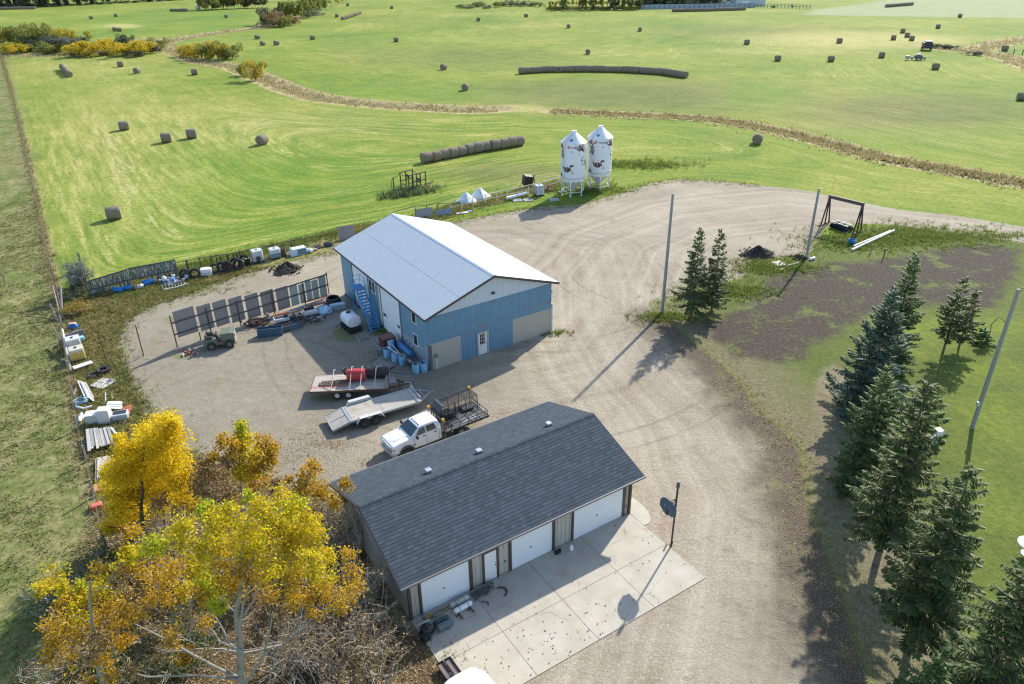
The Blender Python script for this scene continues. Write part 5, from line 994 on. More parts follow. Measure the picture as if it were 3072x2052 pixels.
# ------------------------------------------------------------------ things on the apron
rot = GA_Y
for i, (x, y, m, lab, r, L) in enumerate(((2.08, -.56, 0, 'dirty white propane cylinder lying nearest the garage door', .15, 1.15), (2.06, -.98, 1, 'clean white propane cylinder lying beside a dirtier one', .15, 1.12), (.82, -1.1, 2, 'dark green gas cylinder lying at the garage corner', .16, .85), (.8, -1.5, 3, 'grey gas cylinder lying beside the dark green one', .2, .9))):
    o = thing('gas_cylinder', lab, 'cylinder', gl(x, y, PADZ + r), rot + (.05 if i < 2 else 0)); mm = [mat('aged_white', (.52, .52, .48), .5, var=.1, dirt=(.36, .33, .28), da=.45), WHITE, mat('dark_green', (.02, .055, .05), .35), mat('slate_grey', (.10, .13, .13), .45)][m]
    g = MB(); g.lathe([(.001, 0), (r * .6, .01), (r, .08), (r, L - .1), (r * .8, L - .03), (r * .4, L), (.001, L)], 18, axis=(1, 0, 0)); g.build('shell', mm, o, 40); g = MB()
    for k in (.3, .75): g.lathe([(r + .008, L * k - .015), (r + .008, L * k + .015)], 18, axis=(1, 0, 0), caps=False)
    g.cyl((L, 0, 0), (L + .09, 0, 0), .035, n=8); g.build('bands', mat('band_blue', (.12, .18, .26), .5), o)
for i, (x, y) in enumerate(((2.25, -1.32), (2.95, -1.28))):
    g = MB(); g.box((0, 0, .1), (.07, .5, .07)); g.box((-.1, .1, .06), (.2, .06, .06)); o = g.build('steel_bracket', RUST, None, loc=gl(x, y, PADZ)); o.rotation_euler.z = rot + .1; tag(o, ('rusty bracket under the end of the white cylinder, nearer the garage corner', 'rusty bracket under the white cylinder, nearer the door')[i], 'bracket')
o = thing('rubbish_bag', 'black rubbish bags and box at the garage corner', 'bags', gl(.35, -1.25, PADZ), rot); g = MB(); g.ball((0, 0, .22), (.4, .35, .28), 12, jit=.15, rg=random.Random(9)); g.cbox((-.25, -.35, .18), (.5, .4, .36), .04, .3); g.build('body', mat('black_bag', (.012, .014, .018), .35), o, True); g = MB(); g.box((.0, .35, .35), (.7, .1, .06)); g.build('rail', ALU, o)
o = thing('scrap_heap', 'dark hoses and tools on the concrete by the man door', 'scrap', gl(3.85, -.55, PADZ), rot); g = MB(); rg = random.Random(21)
for i in range(30): p = Vector((rg.uniform(-.5, .8), rg.uniform(-.3, .25), rg.uniform(.03, .22))); g.beam(p, p + Vector((rg.uniform(-.4, .4), rg.uniform(-.15, .15), rg.uniform(-.03, .12))), rg.uniform(.03, .09), .05)
g.box((.3, -.05, .1), (1.5, .12, .08), .35); g.tube([(-.2, -.5, .05), (.1, -.75, .04), (.0, -.95, .04)], .04); g.torus((.75, .15, .2), .16, .06, (1, 0, .6)); g.build('pieces', mat('grey_scrap', (.10, .10, .105), .6, var=.5, ns=8, dirt=(.3, .3, .3), da=.35), o)
g = MB(); g.tube([(0.0, 0, .04), (.22, -.05, .04), (.36, -.22, .04), (.36, -.42, .04), (.22, -.6, .04), (.05, -.66, .04)], .045, 8); o = g.build('hose', mat('black_hose', (.03, .03, .033), .6), None, True, loc=gl(4.85, -.75, PADZ)); o.rotation_euler.z = rot; tag(o, 'curved black hose on the concrete before the man door', 'hose')
o = thing('tool_pile', 'long timbers and yellow tools along the foot of the corner door', 'tools', gl(.75, -.5, PADZ), rot); g = MB(); g.box((.8, .12, .06), (2.0, .12, .1)); g.box((.9, -.02, .05), (1.8, .09, .08), .04); g.torus((.45, -.1, .12), .13, .05, (0, .4, 1)); g.build('timbers', GREYWOOD, o); g = MB(); g.beam((-.1, -.05, .12), (.35, .05, .16), .09); g.beam((.6, -.15, .1), (1.3, -.02, .12), .05); g.build('handles', mat('yellow_handle', (.42, .26, .03), .6), o)
o = thing('plastic_jug', 'white plastic jug on the concrete beside the widest garage door', 'jug', gl(9.98, -.62, PADZ), rot); g = MB(); g.lathe([(.001, 0), (.11, 0), (.12, .03), (.12, .22), (.05, .32), (.045, .36), (.001, .36)], 14); g.build('body', PLASTICW, o, 40); g = MB(); g.cyl((0, 0, .36), (0, 0, .39), .035, n=8); g.build('cap', WHITE, o)
o = thing('oily_rags', 'small black heap on the concrete near the white jug', 'rags', gl(9.15, -.38, PADZ), rot); g = MB(); rg = random.Random(8); g.ball((0, 0, .06), (.2, .16, .1), 10, jit=.3, rg=rg); g.ball((.2, .05, .05), (.14, .1, .08), 8, jit=.3, rg=rg); g.build('heap', mat('black_cloth', (.015, .014, .016), .9), o)
for i, (x, y) in enumerate(((.05, -4.0), (.47, -4.0))):
    o = thing('loading_ramp', ('rusty steel ramp nearest the bushes at the apron edge', 'rusty steel ramp at the apron edge, farther from the bushes')[i], 'ramp', gl(x - .1, y, .25), rot + .02, 'steel ramps by the apron'); g = MB(); g.box((0, -.25, 0), (.34, 1.7, .03)); g.build('plate', mat('rust_grey_plate', (.13, .11, .105), .6, var=.2, dirt=(.22, .12, .07), da=.42), o); g = MB()
    for sg in (-1, 1): g.box((sg * .17, -.25, .04), (.03, 1.74, .12))
    g.box((0, .6, .04), (.37, .03, .12)); g.build('side_rail', BLACK, o)
# white trailer roof poking in at the picture's lower edge
WT = thing('camper_trailer', 'white rounded trailer roof at the lower edge of the apron', 'trailer', gl(.0, -7.3, 0), rot)
g = MB()
def wsec(x, w_, z1): return [(w_ * math.copysign(abs(math.cos(t)) ** .6, math.cos(t)), x, .9 + (z1 - .9) * math.copysign(abs(math.sin(t)) ** .6, math.sin(t))) for t in np.linspace(0, 2 * math.pi, 28, endpoint=False)]
loft(g, [wsec(2.1, .55, 1.35), wsec(1.95, .95, 1.6), wsec(1.5, 1.15, 1.78), wsec(.5, 1.22, 1.85), wsec(-2.5, 1.22, 1.85), wsec(-2.9, 1.1, 1.7)]); g.build('body', CARW, WT, 50)
for sg in (-1, 1): wheel(WT, (sg * 1.1, -.8, .34), .34, .2, (1, 0, 0))
g = MB(); g.beam((-.5, 1.9, .5), (0, 3.0, .45), .08); g.beam((.5, 1.9, .5), (0, 3.0, .45), .08); g.build('drawbar', BLACK, WT)
# ------------------------------------------------------------------ hay bales
def bale_mats():
    s = S('hay_bale_side'); p = s.sep(); r = s.rnd()
    w_ = s.wave(2.6, s.map((1, .05, .05)), 'X', 1.2); n = s.noise(6, 4, .75); n2 = s.noise(1.6, 3)
    c = s.ramp(s.m_('MULTIPLY_ADD', w_, .25, s.m_('MULTIPLY', n, .75)), (.2, (.10, .078, .052)), (.5, (.225, .18, .125)), (.8, (.38, .32, .23)))
    c = s.mix(s.m_('MULTIPLY', r, .4), c, (.25, .22, .175)); c = s.mix(s.m_('MULTIPLY', n2, .3), c, (.16, .14, .11))
    a = s.out(c, .95, 0, s.bump(n, .9, .05), spec=.1)
    s = S('hay_bale_end'); p = s.sep(); rr = s.m_('SQRT', s.m_('ADD', s.m_('MULTIPLY', p[1], p[1]), s.m_('MULTIPLY', p[2], p[2])))
    rg_ = s.m_('SINE', s.m_('MULTIPLY', s.m_('MULTIPLY_ADD', s.noise(3, 2), .08, rr), 70.)); n = s.noise(9, 4, .75)
    c = s.ramp(s.m_('MULTIPLY_ADD', rg_, .12, n), (.25, (.11, .088, .06)), (.55, (.24, .195, .135)), (.8, (.38, .32, .23)))
    return [a, s.out(c, .95, 0, s.bump(n, .9, .05), spec=.1)]
BM = bale_mats()
def bale_mesh(seed, rad=.8, wd=1.5):
    rg = random.Random(seed); N = 30; M = 9; g = MB(); vs = []; k1, k2, k3 = [rg.uniform(0, 6) for _ in range(3)]
    for j in range(M + 1):
        x = -wd / 2 + wd * j / M; e = 1 - .10 * (abs(j - M / 2) / (M / 2)) ** 4
        for i in range(N):
            t = i * 2 * math.pi / N; r = rad * e * (1 + .012 * math.sin(3 * t + k1) + .010 * math.sin(7 * t + k2 + j) + rg.uniform(-.008, .008)); z = r * math.sin(t)
            if z < -rad * .93: z = -rad * .93
            vs.append((x, r * math.cos(t), z))
    f = [(j * N + i, (j + 1) * N + i, (j + 1) * N + (i + 1) % N, j * N + (i + 1) % N) for j in range(M) for i in range(N)]
    g.add(vs, f, 0)
    for j, sg in ((0, -1), (M, 1)):
        rings = [[vs[j * N + i] for i in range(N)]]
        for q, ex in ((.7, .045), (.35, .06), (.08, .02)): rings.append([(sg * (wd / 2 + ex + rg.uniform(-.012, .012)), v[1] * q, v[2] * q) for v in rings[0]])
        flat = [v for r_ in rings for v in r_]
        ff = [(k * N + i, k * N + (i + 1) % N, (k + 1) * N + (i + 1) % N, (k + 1) * N + i) for k in range(3) for i in range(N)] + [tuple(range(3 * N, 4 * N))]
        if sg < 0: ff = [tuple(reversed(q)) for q in ff]
        g.add(flat, ff, 1)
    return g.build('hay_bale', BM, None, 50)
BALES = [bale_mesh(i) for i in range(4)]; used_b = [0] * 4
def zg(x, y):
    d = max(w - float(dist_lines(np.array([[x, y]]), c)[0]) for c, w in zip(CREEKS, HALFW)) if y > 112 else -9
    f = lambda v, a, b: float(sm(np.array([v]), a, b)[0])
    return .35 * math.sin(x / 41) * math.sin(y / 53 + 1) * f(y, 140, 200) * (1 - f(y, 900, 1500)) - .5 * f(d, 0, 4) * f(y, 110, 125)
def bale(p, rz, label, group, k=None, sc=1.):
    k = random.Random(label + str(p)).randrange(4) if k is None else k
    o = BALES[k] if not used_b[k] else BALES[k].copy()
    if used_b[k]: COL.objects.link(o)
    used_b[k] += 1; o.location = (p[0], p[1], zg(p[0], p[1]) + .735 * sc); o.rotation_euler = (0, 0, rz); o.scale = (sc,) * 3
    return tag(o, label, 'hay bale', group)
LONE = [('f', 340, 640, 12, 'nearest single bale, in the mown field by the grey bush'), ('f', 371, 378, 14, 'single bale left of a pair of bales in the mown field'), ('f', 498, 414, 10, 'lower bale of a close pair in the mown field'), ('f', 574, 402, 8, 'upper bale of a close pair in the mown field'), ('f', 786, 420, 62, 'single bale standing midway between the close pair and the near bale row'),
 ('f', 361, 193, 8, 'bale near the yellow shrubs, square side showing'), ('f', 411, 213, 70, 'bale with its round end showing, below the yellow shrubs'), ('f', 584, 219, 5, 'bale between the creek bank and the olive willow clump'), ('f', 2273, 417, 78, 'single bale with its round end showing, nearest the silos'), ('f', 1396, 262, 75, 'bale with its round end showing, just beyond the creek grass'), ('f', 1331, 202, 60, 'bale above the round one beyond the creek'),
 ('f', 1764, 154, 85, 'round ended bale straight above the long curved row'), ('f', 1188, 118, 12, 'single bale far out in the middle field'), ('f', 1706, 80, 85, 'left of two round ended bales far out in the middle field'), ('f', 1920, 90, 85, 'right one of two round ended bales far out in the middle field'), ('f', 1435, 57, 6, 'bale on the open middle field below the round willow shrubs'), ('f', 1578, 47, 30, 'bale below the far poplar line'), ('f', 1175, 23, 10, 'farthest bale of the middle field'), ('f', 1043, 15, 10, 'bale by the tip of the far tree strip'), ('f', 1010, 46, 12, 'bale beside the short row near the tree strip'),
 ('f', 771, 110, 40, 'top bale of a cluster of three beside the willow clump'), ('f', 788, 129, 62, 'lower left bale of the cluster of three beside the willow clump'), ('f', 829, 128, 45, 'lower right bale of the cluster of three beside the willow clump'), ('f', 937, 111, 30, 'bale alone beyond the cluster of three'), ('f', 273, 53, 30, 'left bale of two in the far green field'), ('f', 347, 46, 10, 'right bale of two in the far green field'), ('f', 344, 90, 25, 'left one of two touching bales on the pale patch'), ('f', 358, 91, 25, 'right one of two touching bales on the pale patch'), ('f', 678, 49, 8, 'bale alone in the far green field before the tree strip'),
 ('f', 2241, 126, 8, 'bale at the edge of the pale mown ground'), ('f', 2519, 122, 10, 'bale on the pale mown ground away from the others'), ('f', 2681, 113, -12, 'left bale of four on the pale mown ground'), ('f', 2709, 92, -12, 'top bale of four on the pale mown ground'), ('f', 2722, 105, -12, 'middle bale of four on the pale mown ground'), ('f', 2736, 115, -12, 'right bale of four on the pale mown ground'), ('f', 2815, 78, -12, 'bale beyond the four on the pale ground'), ('f', 2881, 45, -20, 'rounded bale at the edge of the stubble field'), ('f', 2334, 172, 6, 'bale above the end of the long curved row'), ('f', 2494, 174, 8, 'bale between the curved row and the mower'), ('f', 2646, 164, -8, 'bale beside the parked mower'), ('f', 2808, 198, 6, 'bale below the parked mower'), ('f', 3015, 146, 4, 'bale on the bright green corner by fence posts'), ('f', 3066, 289, 4, 'bale cut off by the picture edge')]
for c, x, y, a, lab in LONE:
    p = G(c, x, y, .75); bale(p, math.radians(a) + math.atan2(-p.x, p.y) * .5, 'hay ' + lab.replace('left bale', 'first bale').replace('right bale', 'last bale').replace('left one', 'first').replace('right one', 'last').replace('left of two', 'first of two').replace('lower left', 'lower first').replace('lower right', 'lower last').replace('single bale left of', 'single bale beyond'), 'loose round bales in the fields', sc=1.12 if y > 350 else 1.06)
def bale_row(c, pts, n, what, group, sc=1.05):
    P = [G(c, x, y, .75) for x, y in pts]; L = [0]
    for a, b in zip(P[:-1], P[1:]): L.append(L[-1] + (b - a).length)
    w_ = 1.5 * sc * .95; n = n or int(L[-1] / w_)
    rg = random.Random(what)
    for i in range(n):
        d = L[-1] * (i + .5) / n; k = max(j for j in range(len(L) - 1) if L[j] <= d + 1e-6); t = (d - L[k]) / max(L[k + 1] - L[k], 1e-6); p = P[k].lerp(P[k + 1], t); d_ = (P[k + 1] - P[k])
        lab = ('first end bale of %s' if i == 0 else 'last end bale of %s' if i == n - 1 else 'bale inside %s') % what
        bale(p + Vector((rg.uniform(-.14, .14), rg.uniform(-.14, .14), 0)), math.atan2(d_.y, d_.x) + rg.uniform(-.08, .08), lab, group, sc=sc * rg.uniform(.95, 1.05))
bale_row('f', [(1268, 476), (1420, 445), (1570, 422)], None, 'the straight bale row beyond the workshop', 'bales in the near row', 1.1)
bale_row('f', [(1557, 213), (1640, 207), (1760, 205), (1880, 206), (1990, 212), (2062, 222)], None, 'the long curved bale row', 'bales in the long curved row', 1.12)
bale_row('f', [(2016, 32), (2120, 30), (2236, 26)], None, 'the far bale row before the farmstead fence', 'bales in the farmstead row')
bale_row('f', [(2658, 17), (2738, 11)], None, 'the bale row on the stubble field', 'bales in the stubble row')
bale_row('f', [(-70, 28), (107, 25)], None, 'the bale row below the dark wood', 'bales in the woodside row')
bale_row('f', [(511, 29), (562, 29)], None, 'the short dark bale row in the far field', 'bales in the short dark row')
bale_row('f', [(1026, 54), (1083, 37)], 12, 'the bale row near the tree strip tip', 'bales in the slanting row')
bale_row('f', [(210, 224), (186, 200)], 9, 'the short row in the corner of the mown field', 'bales in the corner row', 1.1)
# ------------------------------------------------------------------ the two wrapped bales and shed far off, and the parked machines
for c, x, y, lab in (('f', 595, 29, 'pale pink wrapped bale by the far scrub'), ('f', 642, 24, 'pink wrapped bale with shadow by the far scrub'), ('f', 328, 6, 'white wrapped bale before the dark wood')):
    g = MB(); g.ball((0, 0, 1.1), (1.5, 1.4, 1.25), 14); o = g.build('wrapped_bale', mat('pinkish_wrap', (.55, .42, .36), .5) if 'pink' in lab else PLASTICW, None, True, loc=G(c, x, y)); tag(o, lab, 'wrapped bale')
RDM = mat('machine_red', (.24, .04, .035), .5, var=.2)
p = G('X', 825, 470); o = thing('round_baler', 'dark red round baler parked on the pale mown ground', 'baler', p, -.25); g = MB()
g.prism([(-1.25, -1.5, .6), (1.25, -1.5, .6), (1.35, -1.5, 1.6), (.9, -1.5, 2.7), (-.9, -1.5, 2.7), (-1.3, -1.5, 1.7)], (0, 3.2, 0)); g.build('chamber', mat('dark_navy_body', (.03, .035, .05), .5), o)
g = MB(); g.box((-1.2, .2, 1.6), (.25, 2.8, 1.5), None); g.box((0, .1, 2.74), (1.7, 2.6, .06)); g.build('side_panel', RDM, o); g = MB(); g.box((.2, -.2, 2.82), (1.4, 1.6, .06)); g.build('top_cover', PLASTICW, o)
for sg in (-1, 1): wheel(o, (sg * 1.35, .2, .55), .55, .4, (1, 0, 0))
g = MB(); g.beam((0, 1.6, .5), (0, 4.2, .5), .15); g.build('drawbar', BLACK, o)
p = G('X', 690, 620); o = thing('disc_mower', 'grey mower with twin hoods parked in the far field', 'mower', p, -.15); g = MB()
g.cbox((0, 0, .9), (2.1, 1.6, .9), .2); g.cbox((0, 0, 1.45), (1.3, 1.1, .35), .12); g.build('hood', mat('mower_grey', (.13, .13, .15), .5), o); g = MB(); g.cbox((-2.9, .1, .7), (1.1, 1.2, .9), .15); g.build('cutter_hood', mat('mower_pale', (.33, .36, .34), .5), o); g = MB(); g.beam((-2.4, 0, .7), (2.0, 0, .7), .12); g.beam((1, 0, .7), (2.3, .3, .5), .12); g.beam((.4, .4, .8), (.9, 3.0, 2.2), .08); g.build('frame', BLACK, o)
for x in (-1.9, -.55, .6, 1.6): wheel(o, (x, -.75, .45), .45 if abs(x) < 1 else .3, .3)
# ------------------------------------------------------------------ steel gantry, harrow, soil heaps, small things near the second pole
a0, a1 = G('P', 590, 165), None
f0, f1 = G('P', 485, 735), G('P', 1115, 905); zt = zat(f0, crop_y('P', 165)); dv = (f1 - f0).normalized(); nv = Vector((-dv.y, dv.x, 0)); Lg = (f1 - f0).length
GT = thing('steel_gantry', 'tall rusty steel gantry frame straddling a disc harrow', 'gantry', f0, ang(f0, f1)); g = MB(); g.beam((-.15, 0, zt - .18), (Lg + .15, 0, zt - .18), .2, .4); g.build('top_beam', mat('gantry_steel', (.085, .065, .055), .7, var=.3, dirt=(.16, .12, .10), da=.4), GT)
gs = mat('gantry_leg_steel', (.05, .032, .026), .75, var=.3)
for x in (0, Lg):
    g = MB(); q = MB()
    for y in (-.95, 0, .95): b_ = MB(); b_.beam((x, y, 0), (x, y * .12, zt - .35), .13, .13); b_.build('leg', gs, GT)
    q.beam((x, -1.25, .06), (x, 1.2, .06), .14, .12); q.build('foot_beam', gs, GT)
o = thing('disc_harrow', 'small disc harrow with pale top frame under the gantry', 'harrow', G('P', 800, 840), ang(G('P', 640, 780), G('P', 940, 890))); g = MB()
for y in (-.35, .45): g.beam((-1.2, y, .75), (1.2, y, .75), .09)
for x in (-.9, 0, .9): g.beam((x, -.6, .78), (x, .7, .78), .08)
g.build('frame', mat('pale_harrow_frame', (.36, .32, .33), .6), o); g = MB()
for i in range(11):
    for y in (-.45, .5): g.lathe([(.001, -.02), (.28, 0), (.3, .02), (.001, .02)], 12, (-1.1 + i * .22, y, .3), (1, .15 if y > 0 else -.15, 0))
g.cyl((-1.2, -.45, .3), (1.2, -.45, .3), .05); g.cyl((-1.2, .5, .3), (1.2, .5, .3), .05)
for i in range(8): g.beam((-1.1 + i * .3, .0, .7), (-1.0 + i * .3, -.3, .1), .05)
g.build('discs', mat('harrow_blue_steel', (.035, .05, .07), .5, .3), o)
def heap(lab, p, r, h_, seed, m, name='soil_heap'):
    rg = random.Random(seed); N = 34; M = 12; vs = [(0, 0, h_)]; ph = [rg.uniform(0, 6) for _ in range(4)]
    for j in range(1, M + 1):
        for i in range(N):
            t = i * 2 * math.pi / N; q = j / M; rr = r * q * (1 + .18 * math.sin(2 * t + ph[0]) + .1 * math.sin(5 * t + ph[1])); z = h_ * (1 - q) ** 1.15 * (1 + .25 * math.sin(3 * t + ph[2])) + rg.uniform(-.05, .09) * (1 - q * .7)
            vs.append((rr * math.cos(t), rr * math.sin(t), max(z, -.05) if j < M else -.06))
    f = [(0, 1 + i, 1 + (i + 1) % N) for i in range(N)] + [(1 + (j - 1) * N + i, 1 + j * N + i, 1 + j * N + (i + 1) % N, 1 + (j - 1) * N + (i + 1) % N) for j in range(1, M) for i in range(N)]
    for k in range(140):
        t = rg.uniform(0, 6.3); q = rg.random() ** .5 * 1.25; pass
    g = MB(); g.add(vs, f)
    for k in range(150):
        t = rg.uniform(0, 6.28); q = rg.uniform(.2, 1.3); s_ = rg.uniform(.03, .12); z = max(0, h_ * (1 - q) ** 1.15 if q < 1 else 0); g.ball((r * q * math.cos(t), r * q * math.sin(t), z + s_ * .3), s_, 5, jit=.3, rg=rg)
    return tag(g.build(name, m, None, loc=p), lab, 'soil heap')
SOILM = mat('dark_soil', (.062, .052, .046), .95, var=.4, ns=5, bump=.8, bs=9, fine=.3, spec=.1)
heap('dark soil heap on the gravel near the bare pole and gantry', G('D', 815, 470), 1.75, 1.0, 1, SOILM); heap('smaller dark soil heap on the gravel behind the windbreak', G('L', 1490, 930), 1.5, .9, 2, SOILM)
heap('low dark mound at the foot of the pole by the gantry', G('d', 1330, 420), .8, .25, 3, SOILM)
g = MB(); g.box((0, 0, .06), (1.15, 1.15, .1)); o = g.build('concrete_slab', WHITE_DIRTY, None, loc=G('d', 560, 645)); o.rotation_euler.z = ang(G('d', 300, 600), G('d', 540, 725)); tag(o, 'small white square slab in the grass beside the soil heap', 'slab')
for x, y in ((520, 605), (580, 645)): q = MB(); q.cyl((0, 0, 0), (.15, .05, .16), .05, n=8); o2 = q.build('fitting', BLACK, o); o2.matrix_parent_inverse = Matrix.Identity(4); o2.location = (x / 600 - .92, (650 - y) / 200, .11)
def log(lab, c, p0, p1, r, m, name='log', cat='log', z=None):
    a = G(c, *p0, r if z is None else z); b = G(c, *p1, r if z is None else z); g = MB(); g.cyl((0, 0, 0), b - a, r, r * .92, 10); return tag(g.build(name, m, None, 40, loc=a), lab, cat)
log('pale log lying in grass between the white slab and pole', 'd', (880, 720), (1310, 590), .11, mat('pale_log', (.42, .38, .31), .85, var=.3, ns=5)); log('short dark log beside the pole foot', 'd', (620, 865), (760, 820), .1, mat('pink_pipe', (.50, .33, .30), .6)); log('short white pipe at the foot of the pole by the gantry', 'd', (1730, 460), (1900, 415), .16, PLASTICW, 'pipe', 'pipe')
log('long white pole lying on grass, nearer of two', 'P', (1020, 1240), (1845, 860), .15, mat('white_pole', (.60, .59, .53), .6, var=.2, dirt=(.4, .38, .3), da=.4), 'pipe', 'pipe'); log('long white pole lying on grass, farther of two', 'P', (1050, 1170), (1780, 865), .13, mat('white_pole', (.6, .59, .53)), 'pipe', 'pipe')
o = thing('plastic_tub', 'crumpled bright blue tub in grass beneath the gantry', 'tub', G('P', 1015, 1120), 0); g = MB(); g.lathe([(.001, .05), (.3, .02), (.42, .5), (.36, .5), (.26, .1), (.001, .08)], 18, caps=False); g.build('shell', BLUEP, o, 40); g = MB(); g.torus((0, 0, .5), .4, .03); g.build('rim', BLUEP, o)
for x, y, t, lab in ((1380, 1310, 1140, 'short grey fence post in grass near the white poles'), (1635, 1400, 1215, 'thin dark fence post at the soil edge')):
    p = G('P', x, y); g = MB(); g.cyl((0, 0, -.1), (0, 0, zat(p, crop_y('P', t))), .06, n=8); tag(g.build('fence_post', GREYWOOD if t == 1140 else DARKSTEEL, None, loc=p), lab, 'post')
o = thing('septic_lid', 'white box and blue drum beside the spruces on the lawn', 'pump box', G('a', 870, 900), .2); g = MB(); g.cbox((.35, .35, .42), (.45, .45, .84), .02); g.build('box', PLASTICW, o); g = MB(); g.lathe([(.001, 0), (.26, 0), (.28, .3), (.24, .5), (.001, .55)], 14, (-.25, -.05, 0)); g.build('drum', mat('slate_blue_drum', (.10, .17, .28), .5), o, 40); g = MB(); g.ball((-.25, -.05, .6), .12, 8); g.build('cap', WHITE, o)
o = thing('round_table', 'pale round tabletop at the lawn edge above a spruce', 'table', G('F', 1640, 700), 0); g = MB(); g.lathe([(.001, .7), (.7, .7), (.72, .74), (.68, .77), (.001, .77)], 28, caps=False); g.build('top', mat('pale_table', (.48, .49, .49), .5), o, 40); g = MB(); g.cyl((0, 0, 0), (0, 0, .7), .1); g.lathe([(.001, 0), (.4, 0), (.35, .06), (.001, .08)], 16); g.build('pedestal', GREYSTEEL, o)
# ------------------------------------------------------------------ cultivator in the grass
c0 = G('e', 760, 1230); an = ang(G('e', 760, 1230), G('e', 2000, 900)); CU = thing('field_cultivator', 'rusty folded field cultivator standing in long grass', 'cultivator', c0, an); CU.scale = (.95, .95, .82)
cs = mat('cultivator_steel', (.075, .06, .038), .75, var=.35, ns=5, dirt=(.14, .10, .05), da=.4); g = MB()
def cb(x, y, z, x2, y2, z2, w_=.13): g.beam((x, y, z), (x2, y2, z2), w_)
for y, zt_, xs_ in ((0, 3.0, (0, .7, 1.5, 2.2, 3.2)), (1.6, 3.3, (-.3, .7, 2.0))):
    for x in xs_: cb(x, y, .2, x, y, zt_ - .0)
    cb(xs_[0], y, zt_, xs_[-1] + .1, y, zt_); cb(xs_[0], y, zt_ * .55, xs_[-1], y, zt_ * .55)
for x in (0, 2.2): cb(x, 0, 2.6, x, 1.6, 2.9, .09); cb(x, 0, 1.2, x, 1.6, 1.3, .09)
cb(-1.9, 1.2, .2, -1.9, 1.2, 2.9); cb(-2.2, 1.3, .2, -2.2, 1.3, 2.8, .06); cb(-1.9, 1.2, 2.8, -.3, 1.6, 3.0, .08); cb(-1.9, 1.2, 1.0, 0, 1.0, 1.3, .08); cb(3.0, .2, .6, 5.0, .5, .75, .12); cb(3.0, -.2, .5, 5.0, .5, .7, .12)
for i in range(9): cb(.2 + i * .38, -.3, .15, .3 + i * .38, .1, 1.0, .06)
g.build('frame', cs, CU); g = MB(); g.cyl((1.3, -.25, .55), (3.6, -.15, .55), .1, n=8); g.build('drawbar', mat('faded_red', (.38, .08, .08), .6), CU)
for x, y, z in ((.9, .3, .5), (2.5, .9, 1.5), (.9, 1.4, 2.4)): wheel(CU, (x, y, z), .38, .24, (1, .2, .3), name='wheel')
# ------------------------------------------------------------------ pyramid hoods, pipe fence and clutter by the silos
for i, (x, y, lab) in enumerate(((840, 560, 'white pyramid shaped hood beside the pipe fence, nearer the workshop'), (1050, 490, 'white pyramid shaped hood beside the pipe fence, nearer the silos'))):
    o = thing('bin_roof', lab, 'bin roof', G('N', x, y) + Vector((0, 1.0, 0)), .3 + i * .1); R = 1.45; g = MB(); g.lathe([(R, 0), (R, .12), (.12, 1.3), (.12, 1.36), (.001, 1.38)], 8, caps=False); g.build('cone', mat('pale_blue_white', (.62, .68, .71), .4, var=.05), o, 10); g = MB(); g.lathe([(R + .1, 0), (R + .12, .05), (R, .06)], 8, caps=False); g.build('rim', WHITE, o); g = MB(); g.box((-.0, 0, 0), (.09, .5, .05)); q = g.build('hatch', mat('grey_vent', (.2, .22, .24), .5), o); q.location = (-.15, -.72, .82); q.rotation_euler = (.75, 0, .3)
def fence_run(name, lab, cat, pts, zt_, post_m, rail_m, rails=((1., .05),), post_r=.06, heights=None, wires=(), tilt=0.):
    o = thing(name, lab, cat, pts[0], 0); rg = random.Random(lab)
    P = [p - pts[0] for p in pts]; tops = []
    for i, p in enumerate(P):
        h_ = heights[i] if heights else zt_; tp = p + Vector((rg.uniform(-tilt, tilt), rg.uniform(-tilt, tilt), h_)); tops.append(tp)
        g = MB(); g.cyl(p - Vector((0, 0, .2)), tp, post_r, post_r * .9, 7); g.build('post', post_m, o)
    for k, (fz, rr) in enumerate(rails):
        g = MB()
        for i in range(len(P) - 1): g.cyl(P[i].lerp(tops[i], fz), P[i + 1].lerp(tops[i + 1], fz), rr, n=6)
        g.build('rail' if rr > .015 else 'wire', rail_m, o)
    return o
wf = mat('white_pipe_rail', (.60, .57, .47), .5, var=.2, dirt=(.35, .28, .2), da=.35)
pts = [G('N', x, y) for x, y in ((605, 700), (780, 655), (945, 620), (1132, 580), (1298, 540), (1458, 500), (1620, 470), (1780, 430), (1930, 395), (2090, 350), (2255, 300))]
fence_run('pipe_fence', 'pale pipe fence between the pyramid hoods and the silos', 'fence', pts, 1.45, wf, wf, ((1., .05), (.55, .03)), .06)
pts = [G('N', x, y) for x, y in ((-240, 830), (85, 745), (255, 725), (420, 705), (600, 690))]
fence_run('rail_fence', 'dark pipe rail fence behind the workshop roof', 'fence', pts, 1.35, DARKSTEEL, DARKSTEEL, ((1., .045),), .055)
pts = [G('L', x, y) for x, y in ((1650, 560), (1840, 530), (2110, 480), (2400, 420))] + [G('o', 800, 540)]
fence_run('rail_fence', 'rust red pipe rail fence beside the white truck cap', 'fence', pts, 1.25, RUST, RUST, ((1., .05),), .05)
o = thing('picket_fence', 'fence of dark rough pickets behind the tractor tyres', 'fence', G('K', 1745, 600), 0); b = [G('K', 1745, 600), G('L', 110, 880), G('L', 640, 800), G('L', 1080, 690), G('L', 1400, 620), G('L', 1650, 570)]; b0 = b[0]; rg = random.Random(5); tot = 0
r1 = MB()
